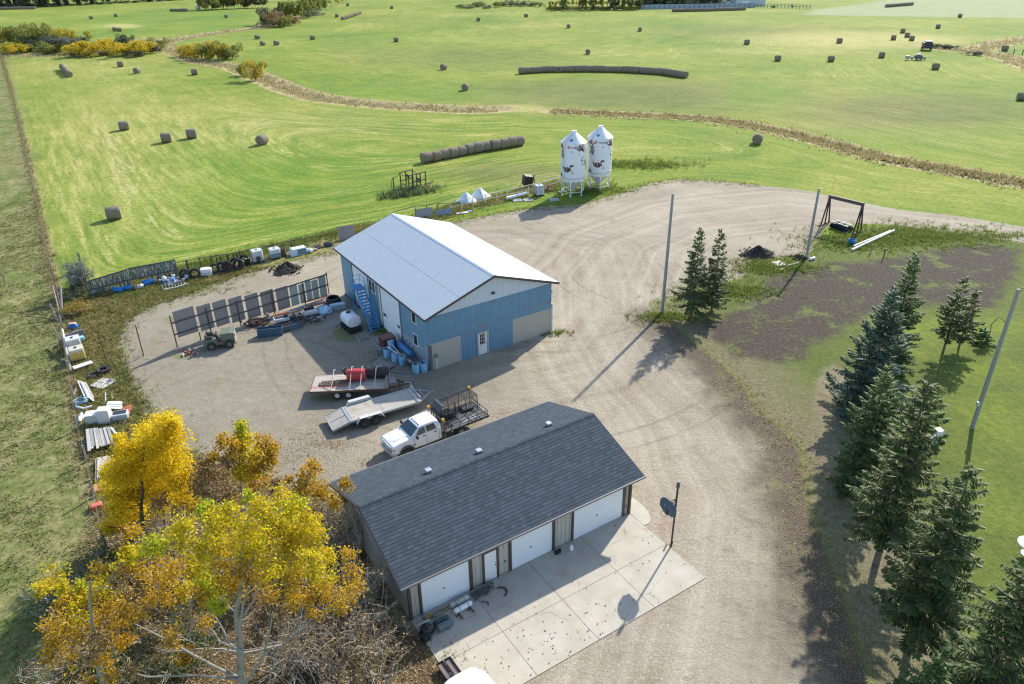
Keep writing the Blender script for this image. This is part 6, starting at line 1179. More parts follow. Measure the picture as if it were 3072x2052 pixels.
for i in range(len(b) - 1):
    p, q = b[i] - b0, b[i + 1] - b0; r1.cyl(p + Vector((0, 0, 1.3)), q + Vector((0, 0, 1.3)), .045, n=6); L = (q - p).length; n = int(L / .42)
    for k in range(n):
        if rg.random() < (.75 if i in (0, 2) else .25): continue
        z = rg.uniform(1.15, 1.45); m = MB(); pp = p.lerp(q, (k + rg.random() * .5) / n); m.box(pp + Vector((0, -.06, z / 2)), (rg.uniform(.1, .2), .05, z), ang(p, q)); tot += 1
        if tot < 60: m.build('picket', DARKWOOD, o)
r1.build('top_rail', RUST, o)
# ------------------------------------------------------------------ weathered board fence
BRD = S('flaking_boards'); _v = BRD.map((5, 5, .5)); _n = BRD.noise(2.2, 4, .7, _v); _m = BRD.noise(1.5, 5, .75, BRD.map((3.5, 3.5, .7)))
BRD = BRD.out(BRD.mix(BRD.step(_m, .50, .58), BRD.ramp(_n, (.3, (.05, .056, .056)), (.6, (.11, .12, .115)), (.8, (.19, .2, .19))), BRD.ramp(_n, (.3, (.22, .26, .27)), (.7, (.48, .52, .52)))), .85)
for i, (p0, p1, t0, t1_, lab, gap) in enumerate((((170, 1010), (918, 850), (110, 735), (790, 512), 'weathered dark board fence panel beside the grey bush', 'm'), ((925, 845), (1742, 640), (850, 500), (1690, 345), 'weathered dark board fence panel nearer the tyres, lower boards missing', 'h'))):
    a, b = G('K', *p0), G('K', *p1); L = (b - a).length; za, zb_ = zat(a, crop_y('K', t0[1])), zat(b, crop_y('K', t1_[1])); o = thing('board_fence', lab, 'fence', a, ang(a, b)); rg = random.Random(i + 3); n = int(L / .17); g = MB()
    for k in range(n):
        x = L * (k + .5) / n; zt_ = za + (zb_ - za) * k / n + rg.uniform(-.04, .04); lo = .05 + rg.random() * .1; f = k / n
        if gap == 'h': lo = zt_ * (.44 if f < .5 or rg.random() < .55 else .05)
        elif f > .3 and rg.random() < .5: lo = zt_ * .42
        g.box((x, rg.uniform(-.015, .015), (lo + zt_) / 2), (L / n - .02, .025, zt_ - lo), Matrix.Rotation(rg.uniform(-.015, .015), 3, 'Y'))
    g.build('boards', BRD, o)
    for x in (.06, L - .06) if i == 0 else (L * .45, L - .06): q = MB(); q.box((x, .1, zb_ / 2), (.14, .14, zb_ + .05)); q.build('post', DARKWOOD, o)
    g = MB()
    for fz in ((.98, .42) if i else (.98, .45, .15)): g.beam((0, -.035, za * fz), (L, -.035, zb_ * fz), .04, .12)
    g.build('rails', DARKWOOD, o)
# ------------------------------------------------------------------ clutter along the yard's back fence
def lying_barrel(lab, c, p0, p1, r, m, cat='barrel'):
    a, b = G(c, *p0, r), G(c, *p1, r); o = thing('barrel', lab, cat, a, ang(a, b)); L = (b - a).length; g = MB(); g.lathe([(.001, 0), (r * .9, 0), (r, .04), (r, L * .33), (r * 1.04, L * .35), (r, L * .37), (r, L * .63), (r * 1.04, L * .65), (r, L * .67), (r, L - .04), (r * .9, L), (.001, L)], 18, axis=(1, 0, 0), caps=False); g.build('shell', m, o, 40)
    q = MB(); q.cyl((-.02, .1, .1), (.02, .1, .1), .05, n=8); q.build('bung', DARKSTEEL, o); return o
lying_barrel('bright blue barrel lying beneath the board fence, nearest the bush', 'K', (590, 875), (765, 875), .3, BLUEP); lying_barrel('bright blue barrel lying half hidden against the board fence', 'K', (775, 855), (910, 835), .27, BLUEP); lying_barrel('bright blue barrel lying tilted in the gap of the board fence', 'K', (1105, 775), (1285, 715), .33, BLUEP); lying_barrel('rusty silver drum lying between two bright blue barrels', 'K', (965, 845), (1115, 810), .3, mat('silver_rust', (.36, .33, .31), .4, .5, dirt=(.14, .08, .05), da=.42))
MIXW = [WHITE_DIRTY, ALU, GREYSTEEL, PLASTICW, BLUEP]
junk('scrap_heap', 'pile of white fittings and blue scraps before the board fence', 'K', 1620, 760, 60, .55, [WHITE_DIRTY, ALU, PLASTICW, mat('bright_blue_plastic', (.012, .17, .48))], 31, .55)
a, b = G('K', 1470, 880, .2), G('K', 1900, 765, .25); o = thing('boat_rail', 'pale curved metal frame lying before the white scrap pile', 'frame', a, ang(a, b)); L = (b - a).length; g = MB(); g.prism([(0, 0, -.1), (L * .5, -.12, -.15), (L, 0, -.05), (L, 0, .1), (L * .5, -.12, .02), (0, 0, .06)], (0, .1, 0)); g.build('front_rail', WHITE_DIRTY, o); g = MB()
for i in range(8): g.beam((L * i / 8, .05, .0), (L * (i + .6) / 8, 1.0, .1), .06)
g.beam((0, 1.0, .1), (L * .9, 1.0, .15), .07); g.build('ribs', GREYSTEEL, o)
for x, y, lab in ((1640, 700, 'white plastic jug standing on the white scrap pile'), ): pass
o = thing('plastic_jug', 'blue and white jug on the scrap pile by the board fence', 'jug', G('K', 1500, 760), 0); g = MB(); g.lathe([(.001, 0), (.26, 0), (.28, .3), (.001, .3)], 14, caps=False); g.build('base', BLUEP, o, 40); g = MB(); g.lathe([(.2, .3), (.24, .35), (.24, .62), (.1, .8), (.001, .82)], 14, caps=False); g.build('top', WHITE, o, 40)
def tyre(lab, c, x, y, r, wd, tilt, rz, rim=None, group='tractor tyres along the fence', z=None):
    o = thing('tyre', lab, 'tyre', G(c, x, y, r if z is None else z), rz, group); g = MB(); ax = (math.sin(tilt) * 0, -math.cos(tilt), math.sin(tilt)); prof = [(r * .56, -wd * .36), (r * .88, -wd / 2), (r * .97, -wd * .4), (r, 0), (r * .97, wd * .4), (r * .88, wd / 2), (r * .56, wd * .36), (r * .56, -wd * .36)]
    g.lathe(prof, 26, (0, 0, 0), ax, caps=False); g.build('casing', RUBBER, o, 40)
    g = MB(); M = Vector((0, 0, 1)).rotation_difference(Vector(ax)).to_matrix()
    for k in range(20):
        t = k * 2 * math.pi / 20
        for sg in (-1, 1): g.box(M @ Vector((r * math.cos(t), r * math.sin(t), sg * wd * .22)), (.05, .07, wd * .4), M @ Matrix.Rotation(t, 3, 'Z'))
    g.build('tread', RUBBER, o)
    if rim: q = MB(); q.lathe([(r * .56, -.1), (r * .3, -.05), (r * .12, -.1), (.001, -.1)], 18, (0, 0, 0), ax, caps=False); q.build('rim', rim, o, 40)
    return o
tyre('worn tyre with a white hub beside the white scrap pile', 'K', 1870, 640, .45, .3, .5, .3, WHITE_DIRTY); tyre('stacked tyre behind the white hubbed one', 'K', 1840, 600, .55, .4, .25, .4); tyre('open black tyre between the stacked tyre and the white cabinet', 'K', 2020, 585, .55, .35, .3, .3); tyre('grey tyre beside the white cabinet, grass showing through', 'L', 145, 900, .55, .35, .3, .2)
tyre('big tyre with an orange rusty rim', 'L', 375, 865, .62, .4, .35, .2, mat('orange_rim', (.30, .09, .03), .7)); tyre('big tyre leaning behind the orange rimmed one', 'L', 290, 870, .6, .35, .3, .2); tyre('big open black tyre after the orange rimmed one', 'L', 590, 825, .6, .35, .3, .2); tyre('tyre leaning behind the big open black tyre', 'L', 530, 800, .6, .3, .25, .2); tyre('thin tyre standing behind the engine block', 'L', 690, 730, .5, .25, .3, .4)
tyre('coil of black pipe stacked like a tyre by the thin post', 'M', 535, 700, .5, .3, 1.5, 0, group=None, z=.3); tyre('grey wheel lying flat beside the black pipe coil', 'M', 400, 765, .38, .2, 1.5, 0, GREYSTEEL, group=None, z=.15)
o = slab('cabinet', 'white cabinet standing among the tyres', 'K', 2225, 560, .45, (1.1, .75, .8), .25, WHITE, cat='cabinet'); g = MB(); g.box((0, -.4, .0), (.9, .02, .03)); g.build('seam', BLACK, o)
o = thing('engine_block', 'black engine block standing in the grass by the white tote', 'engine', G('L', 770, 840), .3); g = MB(); g.cbox((0, 0, .45), (.6, .5, .7), .05); g.cyl((-.3, -.2, .75), (.3, -.2, .75), .1); g.cyl((0, -.3, .5), (0, -.38, .5), .2); g.build('block', BLACK, o); g = MB(); g.ball((-.1, -.25, .85), .09, 8); g.ball((.2, -.2, .9), .08, 8); g.build('caps', ALU, o)
# intermediate bulk containers: plastic bottle in a wire cage on a pallet
CAGE = mat('cage_wire', (.50, .52, .53), .4, .6)
def tote(lab, p, rz, col, fill=None, level=.5, cap=BLACK, h_=1.0, cage=CAGE):
    o = thing('water_tote', lab, 'tote', p, rz); L, W_ = 1.18, 1.0; g = MB(); g.cbox((0, 0, .16 + h_ / 2), (L - .06, W_ - .06, h_ - .02), .07); g.build('bottle', col, o)
    if fill: g = MB(); g.cbox((0, 0, .16 + h_ * level / 2), (L - .05, W_ - .05, h_ * level - .02), .05); g.build('contents', fill, o)
    g = MB()
    for i in range(7):
        x = -L / 2 + L * i / 6
        for y in (-W_ / 2, W_ / 2): g.beam((x, y, .14), (x, y, .16 + h_), .022)
    for i in range(1, 6):
        y = -W_ / 2 + W_ * i / 6
        for x in (-L / 2, L / 2): g.beam((x, y, .14), (x, y, .16 + h_), .022)
    for j in range(5):
        z = .18 + (h_ - .04) * j / 4
        for y in (-W_ / 2, W_ / 2): g.beam((-L / 2, y, z), (L / 2, y, z), .022)
        for x in (-L / 2, L / 2): g.beam((x, -W_ / 2, z), (x, W_ / 2, z), .022)
    for y in (-.2, .2): g.beam((-L / 2, y, .17 + h_), (L / 2, y, .17 + h_), .022)
    g.build('cage', cage, o); g = MB(); g.lathe([(.11, 0), (.11, .06), (.001, .07)], 14, (0, 0, .16 + h_)); g.build('lid', cap, o)
    g = MB()
    for y in (-.42, 0, .42): g.box((0, y, .06), (L, .12, .12))
    g.build('pallet', BLACK, o); return o
fa = ang(G('K', 1745, 600), G('L', 1080, 690))
o = tote('white tote with black pump and hose standing by the pickets', G('L', 955, 770), fa, PLASTICW, h_=1.25); g = MB(); g.cbox((0, -.62, .55), (.5, .3, .5), .08); g.ball((.1, -.65, .2), .18, 10); g.build('pump', mat('pump_black', (.05, .06, .075), .4), o)
tote('tote half full of blue liquid beside the brown drum', G('L', 1275, 700), fa, PLASTICW, mat('blue_liquid', (.13, .26, .36), .3), .55)
barrel('rusty brown drum between the blue tote and the white truck cap', G('L', 1430, 665), mat('brown_drum', (.11, .075, .06), .7, var=.3), RUST, .34, 1.0)
o = thing('truck_cap', 'white pickup canopy with tinted window lying in the grass', 'truck cap', G('L', 1720, 655), fa + .05); g = MB(); g.prism([(-.95, 0, .0), (.95, 0, .0), (.95, .1, .75), (-.65, .1, .75), (-.95, .0, .25)], (0, .9, .0)); g.build('shell', mat('pale_cap', (.55, .63, .68), .35, var=.06), o); g = MB(); g.prism([(-.15, -.03, .12), (.85, -.03, .12), (.82, .06, .66), (-.12, .06, .66)], (0, .02, 0)); g.build('window', mat('grey_blue_glass', (.13, .19, .24), .15), o)
g = MB(); g.ball((0, 0, .25), (.4, .3, .3), 12, jit=.2, rg=random.Random(6)); tag(g.build('plastic_bag', PLASTICW, None, loc=G('L', 1905, 600)), 'crumpled white bag beside the truck cap', 'bag'); g = MB(); g.ball((0, 0, .12), (.5, .25, .16), 10, jit=.25, rg=random.Random(7)); tag(g.build('sandbag', mat('sand_bag', (.46, .40, .28), .8), None, loc=G('L', 1985, 560)), 'tan sack lying beyond the white bag', 'sack'); g = MB(); g.ball((0, 0, .2), (.55, .35, .3), 9, jit=.3, rg=random.Random(8)); tag(g.build('rock', mat('grey_rock', (.20, .18, .15), .9), None, loc=G('L', 2060, 520)), 'grey boulder at the foot of the rust red fence', 'rock'); g = MB(); g.ball((0, 0, .2), (.6, .3, .3), 9, jit=.3, rg=random.Random(10)); tag(g.build('rock', mat('dark_rock', (.08, .075, .07), .9), None, loc=G('L', 2270, 480)), 'dark boulder near the end of the rust red fence', 'rock')
# leaning sheets behind the workshop and clutter by the silos
for c, x, y, w_, h_, lab, m in (('N', 235, 775, 2.3, 1.3, 'large mottled steel sheet leaning on the fence behind the workshop', PAN), ('N', 520, 740, 2.1, .9, 'smaller blue grey sheet leaning on the fence behind the workshop', mat('blue_grey_sheet', (.20, .26, .30), .5, var=.25)), ('o', 797, 548, 1.9, 1.6, 'grey sheet leaning on the fence at the workshop back corner', PAN)):
    p = G(c, x, y); q = MB(); q.box((0, 0, h_ / 2), (w_, .04, h_)); o = q.build('steel_sheet', m, None, loc=p); o.rotation_euler = (-.35, 0, .42); tag(o, lab, 'sheet')
tote('white caged tote near the silos with a dark hose', G('N', 1935, 430), .4, PLASTICW, h_=1.35, cage=mat('tote_cage_grey', (.35, .36, .37), .4, .5))
log('long white tube lying along the pale pipe fence', 'N', (1450, 470), (1760, 395), .22, PLASTICW, 'pipe', 'pipe', z=.4); log('white tube lying under the silos', 'N', (2230, 385), (2420, 350), .12, PLASTICW, 'pipe', 'pipe')
g = MB(); g.prism([(-.75, 0, .2), (.55, 0, .05), (.75, .0, 1.3), (-.5, 0, 1.6)], (0, .8, .2)); o = thing('machine_hood', 'dark brown metal hopper tipped on end behind the fence', 'hopper', G('N', 1780, 300), .5); g.build('shell', mat('dark_brown_steel', (.035, .02, .018), .6), o); q = MB(); q.beam((.5, 0, .2), (1.0, .1, 1.6), .12); q.beam((.9, .0, .1), (1.0, .1, 1.0), .1); q.build('handle', RUST, o)
junk('garden_tiller', 'small red machine beside the white caged tote', 'N', 2070, 360, 22, .3, [REDP, GREYSTEEL, REDP], 41, .8, 'tiller')
for x, y, lab in ((1605, 510, 'pale pallet lying before the pipe fence, nearest the workshop'), (1770, 505, 'broken pale pallet lying between two others'), (2155, 500, 'white topped pallet lying nearest the silo shadow')): pallet(lab, G('N', x, y), .3, 0, wood('light_pallet', (.40, .40, .38), (.58, .58, .56), 'y'), (1.3, 1.1), 6, .35)
for x, y, lab in ((775, 700, 'white panel lying in grass before the pipe fence'), (890, 672, 'short grey panel lying beside the white one')): q = MB(); q.box((0, 0, .08), (1.6 if x < 800 else .6, .6, .06)); o = q.build('panel', WHITE if x < 800 else GREYSTEEL, None, loc=G('N', x, y)); o.rotation_euler.z = .3; tag(o, lab, 'panel')
# ------------------------------------------------------------------ west fence line with leaning poles and the clutter beside it
pts = []; dd = 0; fp = [Vector((*p, 0)) for p in FENCE[1:]]
for a, b in zip(fp[:-1], fp[1:]):
    n = max(1, int(round((b - a).length / 5.))); pts += [a.lerp(b, i / n) for i in range(n)]
pts = pts[:95]; rg = random.Random(14)
fence_run('wire_fence', 'long post and wire fence between pasture and mown field', 'fence', pts, 1.3, wood('fence_post_wood', (.16, .145, .125), (.30, .28, .25), 'z'), mat('fence_wire', (.16, .15, .14), .6, .3), ((.95, .005), (.7, .005), (.45, .005)), .085, [rg.uniform(1.15, 1.5) for _ in pts], tilt=.07)
tag(log('grey pole leaning on the fence, tallest of the bundle', '4', (165, 1290), (5, 445), .08, GREYWOOD, 'fence_pole', 'pole', z=.0), group='leaning fence poles')
def lean(lab, c, p0, p1, z1, r=.07, m=GREYWOOD):
    a = G(c, *p0); b = G(c, *p1, z1); g = MB(); g.cyl((0, 0, -.1), b - a, r, r * .8, 8); tag(g.build('fence_pole', m, None, loc=a), lab, 'pole', 'leaning fence poles')
COL.objects.unlink(bpy.data.objects['fence_pole'])
lean('thick grey pole leaning on the fence beside the blue cooler', '4', (95, 880), (82, 625), 2.4, .12); lean('long thin pole leaning from the fence, rust brown', '4', (100, 870), (5, 455), 3.2, .06, RUST); lean('grey pole leaning low along the fence', '4', (90, 900), (20, 620), 2.0); lean('bleached pole lying along the fence beside the yellow tote', '4', (165, 1300), (95, 960), 1.2, .12, PALEWOOD); lean('weathered pole leaning behind the bleached one', '4', (95, 1060), (20, 940), 1.3); lean('short leaning pole at the fence below the grey bush', '4', (60, 880), (0, 760), 1.6); lean('grey pole leaning across the fence toward the pasture', 'Y', (318, 1500), (272, 1405), 1.5); lean('single post standing in the pasture', 'Y', (28, 1300), (15, 1235), 1.4)
lean('old thick snag post behind the grey bush', 'Y', (448, 1190), (432, 1120), 2.2, .16, GREYWOOD)
fa2 = ang(G('M', 130, 700), G('M', 20, 200))
o = tote('tote full of yellow liquid with white top by the west fence', G('M', 235, 570), fa2 - 1.57, mat('cream_plastic', (.66, .60, .44), .4), mat('yellow_liquid', (.80, .52, .06), .35, var=.12), .78); tote('clear white tote behind the yellow one', G('M', 190, 445), fa2 - 1.57, PLASTICW, h_=1.0)
o = slab('tote_lid', 'light blue plastic crates behind the white tote', 'M', 185, 330, .5, (1.5, .5, .3), fa2 - 1.4, mat('sky_blue_plastic', (.25, .50, .62), .4), cat='crate'); o = slab('tarp_bale', 'folded brown tarp with a black hoop on it', 'M', 170, 260, .55, (1.6, .9, .5), fa2 - 1.3, mat('brown_tarp', (.17, .145, .125), .8, var=.2), (-.3, 0), cat='tarp'); g = MB(); g.torus((.2, .1, .32), .5, .035, (0, -.2, 1)); g.build('hoop', BLACK, o)
o = thing('cooler', 'bright blue cooler box with pale pink lid', 'cooler', G('M', 175, 190), .2); g = MB(); g.cbox((0, 0, .22), (.7, .45, .4), .04); g.build('body', BLUEP, o); g = MB(); g.cbox((-.05, .1, .5), (.6, .4, .1), .03); g.build('lid', mat('pink_lid', (.50, .34, .30), .5), o); g = MB(); g.ball((-.1, .45, .35), .16, 8); g.build('cap', BLACK, o)
o = slab('pipe_bundle', 'pale sheet stack with round front below the yellow tote', 'M', 280, 640, .3, (1.5, .55, .12), fa2 - 1.35, WHITE_DIRTY, cat='boards')
o = thing('ceiling_panel', 'two by two stack of pale square panels in weeds', 'panels', G('M', 540, 880), ang(G('M', 480, 890), G('M', 560, 960)) + .4)
for i, (x, y, m) in enumerate(((-.36, .36, PALEWOOD), (.36, .36, WHITE_DIRTY), (-.36, -.36, WHITE_DIRTY), (.36, -.36, PALEWOOD))): q = MB(); q.box((x, y, .12), (.66, .66, .08)); q.build('panel', (mat('pale_panel', (.50, .48, .45), .7), WHITE_DIRTY)[i % 2], o)
q = MB(); q.box((.3, .4, .17), (.4, .4, .02)); q.build('dark_square', mat('slate_square', (.12, .13, .16), .6), o)
def lumber(lab, c, ends, n, wd, m, seed, h_=.15, layers=1, cat='lumber'):
    """boards fanned between a far edge (p0..p1) and a near edge (q0..q1)"""
    (p0, p1), (q0, q1) = ends; rg = random.Random(seed); A = [G(c, *p0), G(c, *p1)]; B_ = [G(c, *q0), G(c, *q1)]; o = thing('lumber_stack', lab, cat, (A[0] + B_[0]) / 2, 0); base = Vector(o.location)
    for i in range(n):
        f = (i + .5) / n; a = A[0].lerp(A[1], f); b = B_[0].lerp(B_[1], f + rg.uniform(-.03, .03)); d = (b - a); b = a + d * rg.uniform(.85, 1.05)
        g = MB(); z = h_ + rg.uniform(0, .12); g.beam(a - base + Vector((0, 0, z + .1)), b - base + Vector((0, 0, z)), wd * rg.uniform(.7, 1.1), .06); g.build('board', m[i % len(m)], o)
    for f in (.25, .75): g = MB(); g.beam(A[0].lerp(B_[0], f) - base + Vector((0, 0, .05)), A[1].lerp(B_[1], f) - base + Vector((0, 0, .05)), .1, .1); g.build('bearer', DARKWOOD, o)
    return o
LW = [wood('silver_lumber', (.34, .335, .32), (.56, .55, .53), 'y'), PALEWOOD, wood('grey_lumber', (.22, .215, .21), (.40, .39, .37), 'y')]
lumber('big fanned stack of silver boards near the yellow tree', 'b', (((150, 160), (560, 120)), ((190, 530), (640, 390))), 12, .22, LW, 1, .35); lumber('smaller stack of pale boards half under the yellow tree', 'b', (((310, 640), (560, 600)), ((300, 1000), (540, 960))), 6, .3, LW, 2, .15); lumber('fan of long white pipes and boards in the weeds', 'M', (((230, 870), (340, 910)), ((330, 1110), (450, 1110))), 6, .13, [PLASTICW, WHITE_DIRTY, PALEWOOD], 3, .15)
lumber('white boards lying beyond the pale cabinets', 'M', (((610, 1140), (590, 1215)), ((790, 1120), (800, 1215))), 4, .3, [WHITE_DIRTY, PLASTICW], 4, .2)
log('white post lying near the silver lumber stack', 'b', (560, 30), (715, 225), .12, PLASTICW, 'pipe', 'pipe')
g = MB(); pp = [G('M', 180, 1080, .1), G('M', 215, 1160, .1), G('M', 290, 1180, .1), G('M', 400, 1150, .1)]; g.tube([p - pp[0] for p in pp], .11, 8); tag(g.build('pipe', PLASTICW, None, True, loc=pp[0]), 'bent white pipe curling round the blue rope', 'pipe')
o = thing('rope_coil', 'coil of blue rope lying inside the bent white pipe', 'rope', G('M', 270, 1120), 0); g = MB(); rg = random.Random(17)
for i in range(9): g.torus((rg.uniform(-.1, .1), rg.uniform(-.1, .1), .1 + .03 * i), rg.uniform(.2, .42), .03, (rg.uniform(-.4, .4), rg.uniform(-.4, .4), 1), 18, 5)
g.build('coils', mat('blue_rope', (.13, .30, .42), .7, var=.3), o)
o = slab('freezer', 'pale grey chest lying beside a taller white box', 'M', 440, 1290, .42, (1.25, .75, .8), .2, mat('pale_appliance', (.50, .51, .49), .4, var=.08), cat='appliance'); q = MB(); q.box((0, 0, .41), (1.27, .77, .03)); q.build('lid', WHITE, o); o = slab('fridge', 'taller white box standing against the pale chest', 'M', 550, 1260, .6, (.85, .75, 1.15), .15, mat('white_appliance', (.62, .62, .6), .4), cat='appliance'); q = MB(); q.box((-.44, 0, -.1), (.02, .1, .9)); q.build('seam', BLACK, o)
o = slab('metal_box', 'grey open box with dark inside beside the red sheet', 'M', 745, 1265, .3, (1.1, .8, .5), .3, mat('grey_box', (.40, .42, .45), .5), cat='box'); q = MB(); q.box((0, .05, .256), (.9, .5, .02)); q.build('opening', BLACK, o); slab('red_sheet', 'orange red plastic sheet under the grey open box', 'M', 800, 1200, .1, (.9, 1.3, .06), .3, mat('orange_red', (.55, .13, .07), .5), cat='sheet')
o = thing('sink_pipe', 'pair of white curved fittings lying by the fence posts', 'fitting', G('M', 265, 1300), 0)
for i in range(2): q = MB(); q.tube([(-.2 + .1 * i, .5 - .5 * i, .15), (0 + .1 * i, .1 - .4 * i, .18), (.25, -.3 - .3 * i, .12)], [.08, .16, .1], 8); q.build('body', PLASTICW, o, True)
slab('brick_pile', 'salmon pink broken tiles beneath the yellow tree', 'b', 470, 1080, .12, (1.5, .9, .2), .4, mat('salmon_tile', (.42, .19, .14), .8, var=.3, ns=9), cat='tiles'); slab('plastic_crate', 'orange red plastic crate beside the fence under the yellow tree', 'b', 305, 1440, .2, (.6, .45, .35), .5, mat('orange_red', (.55, .13, .07)), cat='crate')
for i, (p0, p1, lab) in enumerate((((560, 985), (565, 1105), 'short white board beneath the pale square panels'), ((640, 990), (650, 1070), 'short tan board beside the white one'), ((205, 920), (165, 1020), 'pale board lying against the fence weeds'))): log(lab, 'M', p0, p1, .06, PALEWOOD if i else WHITE_DIRTY, 'plank', 'plank')
# ------------------------------------------------------------------ far farmstead
FG = thing('board_fence', 'long blue grey board fence before the far farmstead', 'fence', G('Z', 930, 95), ang(G('Z', 930, 95), G('Z', 2090, 75))); L = (G('Z', 2090, 75) - G('Z', 930, 95)).length; g = MB(); g.box((L / 2, 0, 1.15), (L, .1, 2.3)); g.build('boards', mat('blue_grey_boards', (.30, .35, .41), .8, var=.15), FG)
for i in range(24): q = MB(); q.box((L * i / 23, -.12, 1.2), (.25, .14, 2.4)); q.build('post', mat('blue_grey_post', (.15, .18, .22), .8), FG)
p = G('Z', 1740, 52); o = thing('farm_house', 'far house with pale hipped gable end and dark roof', 'house', p, .25); g = MB(); g.box((0, 5, 2.5), (16, 11, 5.0)); g.prism([(8.02, -.5, 5), (8.02, 10.5, 5), (8.02, 5, 9.5)], (.1, 0, 0)); g.build('wall', mat('pale_stucco', (.55, .57, .56), .8), o); g = MB(); g.prism([(-9, -1, 4.8), (-9, 5, 10), (-9, 11, 4.8), (-9, 11, 5.1), (-9, 5, 10.4), (-9, -1, 5.1)], (17, 0, 0)); g.build('roof', mat('slate_roof', (.08, .11, .16), .7), o)
for x in (-5, 0, 5): q = MB(); q.box((x, -.55, 2.8), (1.8, .1, 1.5)); q.build('window', GLASS, o)
p = G('Z', 2050, 62); o = thing('barn', 'low pale blue shed beside the far house', 'shed', p, .12); g = MB(); g.box((0, 4, 1.8), (17, 8, 3.6)); g.build('wall', mat('pale_blue_wall', (.45, .52, .56), .6), o); g = MB(); g.prism([(-9, -.5, 3.6), (-9, 4, 5.2), (-9, 8.5, 3.6)], (18, 0, 0)); g.build('roof', mat('pale_roof', (.48, .51, .53), .5), o); g = MB(); g.box((-3, -.05, 1.3), (4, .1, 2.6)); g.build('door', WHITE, o)
pts = [G('3', x, y) for x, y in ((430, 48), (540, 52), (650, 55), (780, 58), (900, 62))]; pts2 = []
for a, b in zip(pts[:-1], pts[1:]): pts2 += [a.lerp(b, i / 5) for i in range(5)]
fence_run('wire_fence', 'grey corral fence beyond the far bale row', 'fence', pts2, 1.8, GREYWOOD, GREYWOOD, ((1., .1), (.55, .1)), .18)
pts = [G('3', x, y) for x, y in ((2218, 365), (2275, 372), (2335, 378), (2420, 386))]
fence_run('wire_fence', 'short run of dark fence posts by the bright green corner', 'fence', pts, 1.5, DARKWOOD, GREYSTEEL, ((.9, .02),), .15)
# ------------------------------------------------------------------ foliage tools
def leaf_mat(name, stops, trans=.4, rough=.6, clump=.35):
    s = S(name); g = s.geo(); r = g.outputs['Random Per Island']; n = s.noise(.55, 3, .6, g.outputs['Position'])
    f = s.m_('MULTIPLY_ADD', n, clump * 2, s.m_('MULTIPLY_ADD', r, 1 - clump, -clump * .5)); c = s.ramp(f, *stops)
    s.out(c, rough, 0, None, .2)
    t = s.n('ShaderNodeBsdfTranslucent'); s.put(t.inputs[0], c); mx = s.n('ShaderNodeMixShader'); mx.inputs[0].default_value = trans
    s.t.links.new(s.b.outputs[0], mx.inputs[1]); s.t.links.new(t.outputs[0], mx.inputs[2]); s.t.links.new(mx.outputs[0], s.t.nodes['Material Output'].inputs['Surface']); return s.m
def unit(v): return v / np.maximum(np.linalg.norm(v, axis=1, keepdims=True), 1e-9)
def diamonds(C, U, V):                       # leaf quads: centre, half length vector, half width vector
    n = len(C); P = np.stack([C - U, C - V, C + U, C + V], 1).reshape(-1, 3); return P, np.arange(4 * n).reshape(n, 4)
def rand_leaves(C, size, R, asp=.62, flat=.0):
    n = len(C); u = unit(R.normal(size=(n, 3)) * np.array([1, 1, 1 - flat])); w = unit(R.normal(size=(n, 3))); v = unit(np.cross(u, w)); sz = size * R.uniform(.6, 1.35, (n, 1)); return diamonds(C, u * sz, v * sz * asp)
def blades(P, h, w, R, lean=.35):            # upright grass blades as narrow triangles
    n = len(P); a = R.uniform(0, 2 * np.pi, n); side = np.stack([np.cos(a), np.sin(a), np.zeros(n)], 1) * (w * R.uniform(.6, 1.4, n))[:, None]
    tip = P + np.stack([R.normal(0, lean, n), R.normal(0, lean, n), np.ones(n)], 1) * (h * R.uniform(.5, 1.3, n))[:, None]
    return np.stack([P - side, P + side, tip], 1).reshape(-1, 3), np.arange(3 * n).reshape(n, 3)
SPR = leaf_mat('spruce_needles', [(.1, (.046, .092, .028)), (.5, (.095, .155, .050)), (.9, (.18, .235, .085))], .3)
SPRB = leaf_mat('blue_spruce_needles', [(.1, (.034, .070, .042)), (.5, (.072, .126, .080)), (.9, (.150, .205, .145))], .22)
SPRY = leaf_mat('spruce_needles_with_cones', [(.1, (.048, .094, .028)), (.5, (.108, .155, .050)), (.8, (.14, .150, .062)), (.95, (.19, .13, .07))], .2)
BARK = mat('spruce_bark', (.14, .11, .09), .9, var=.3, ns=6, bump=.5)
BARKP = mat('poplar_bark', (.27, .255, .225), .85, var=.2, ns=4, dirt=(.16, .15, .13), da=.38)
TWIG = mat('grey_twig', (.40, .37, .32), .85, var=.25, ns=3)
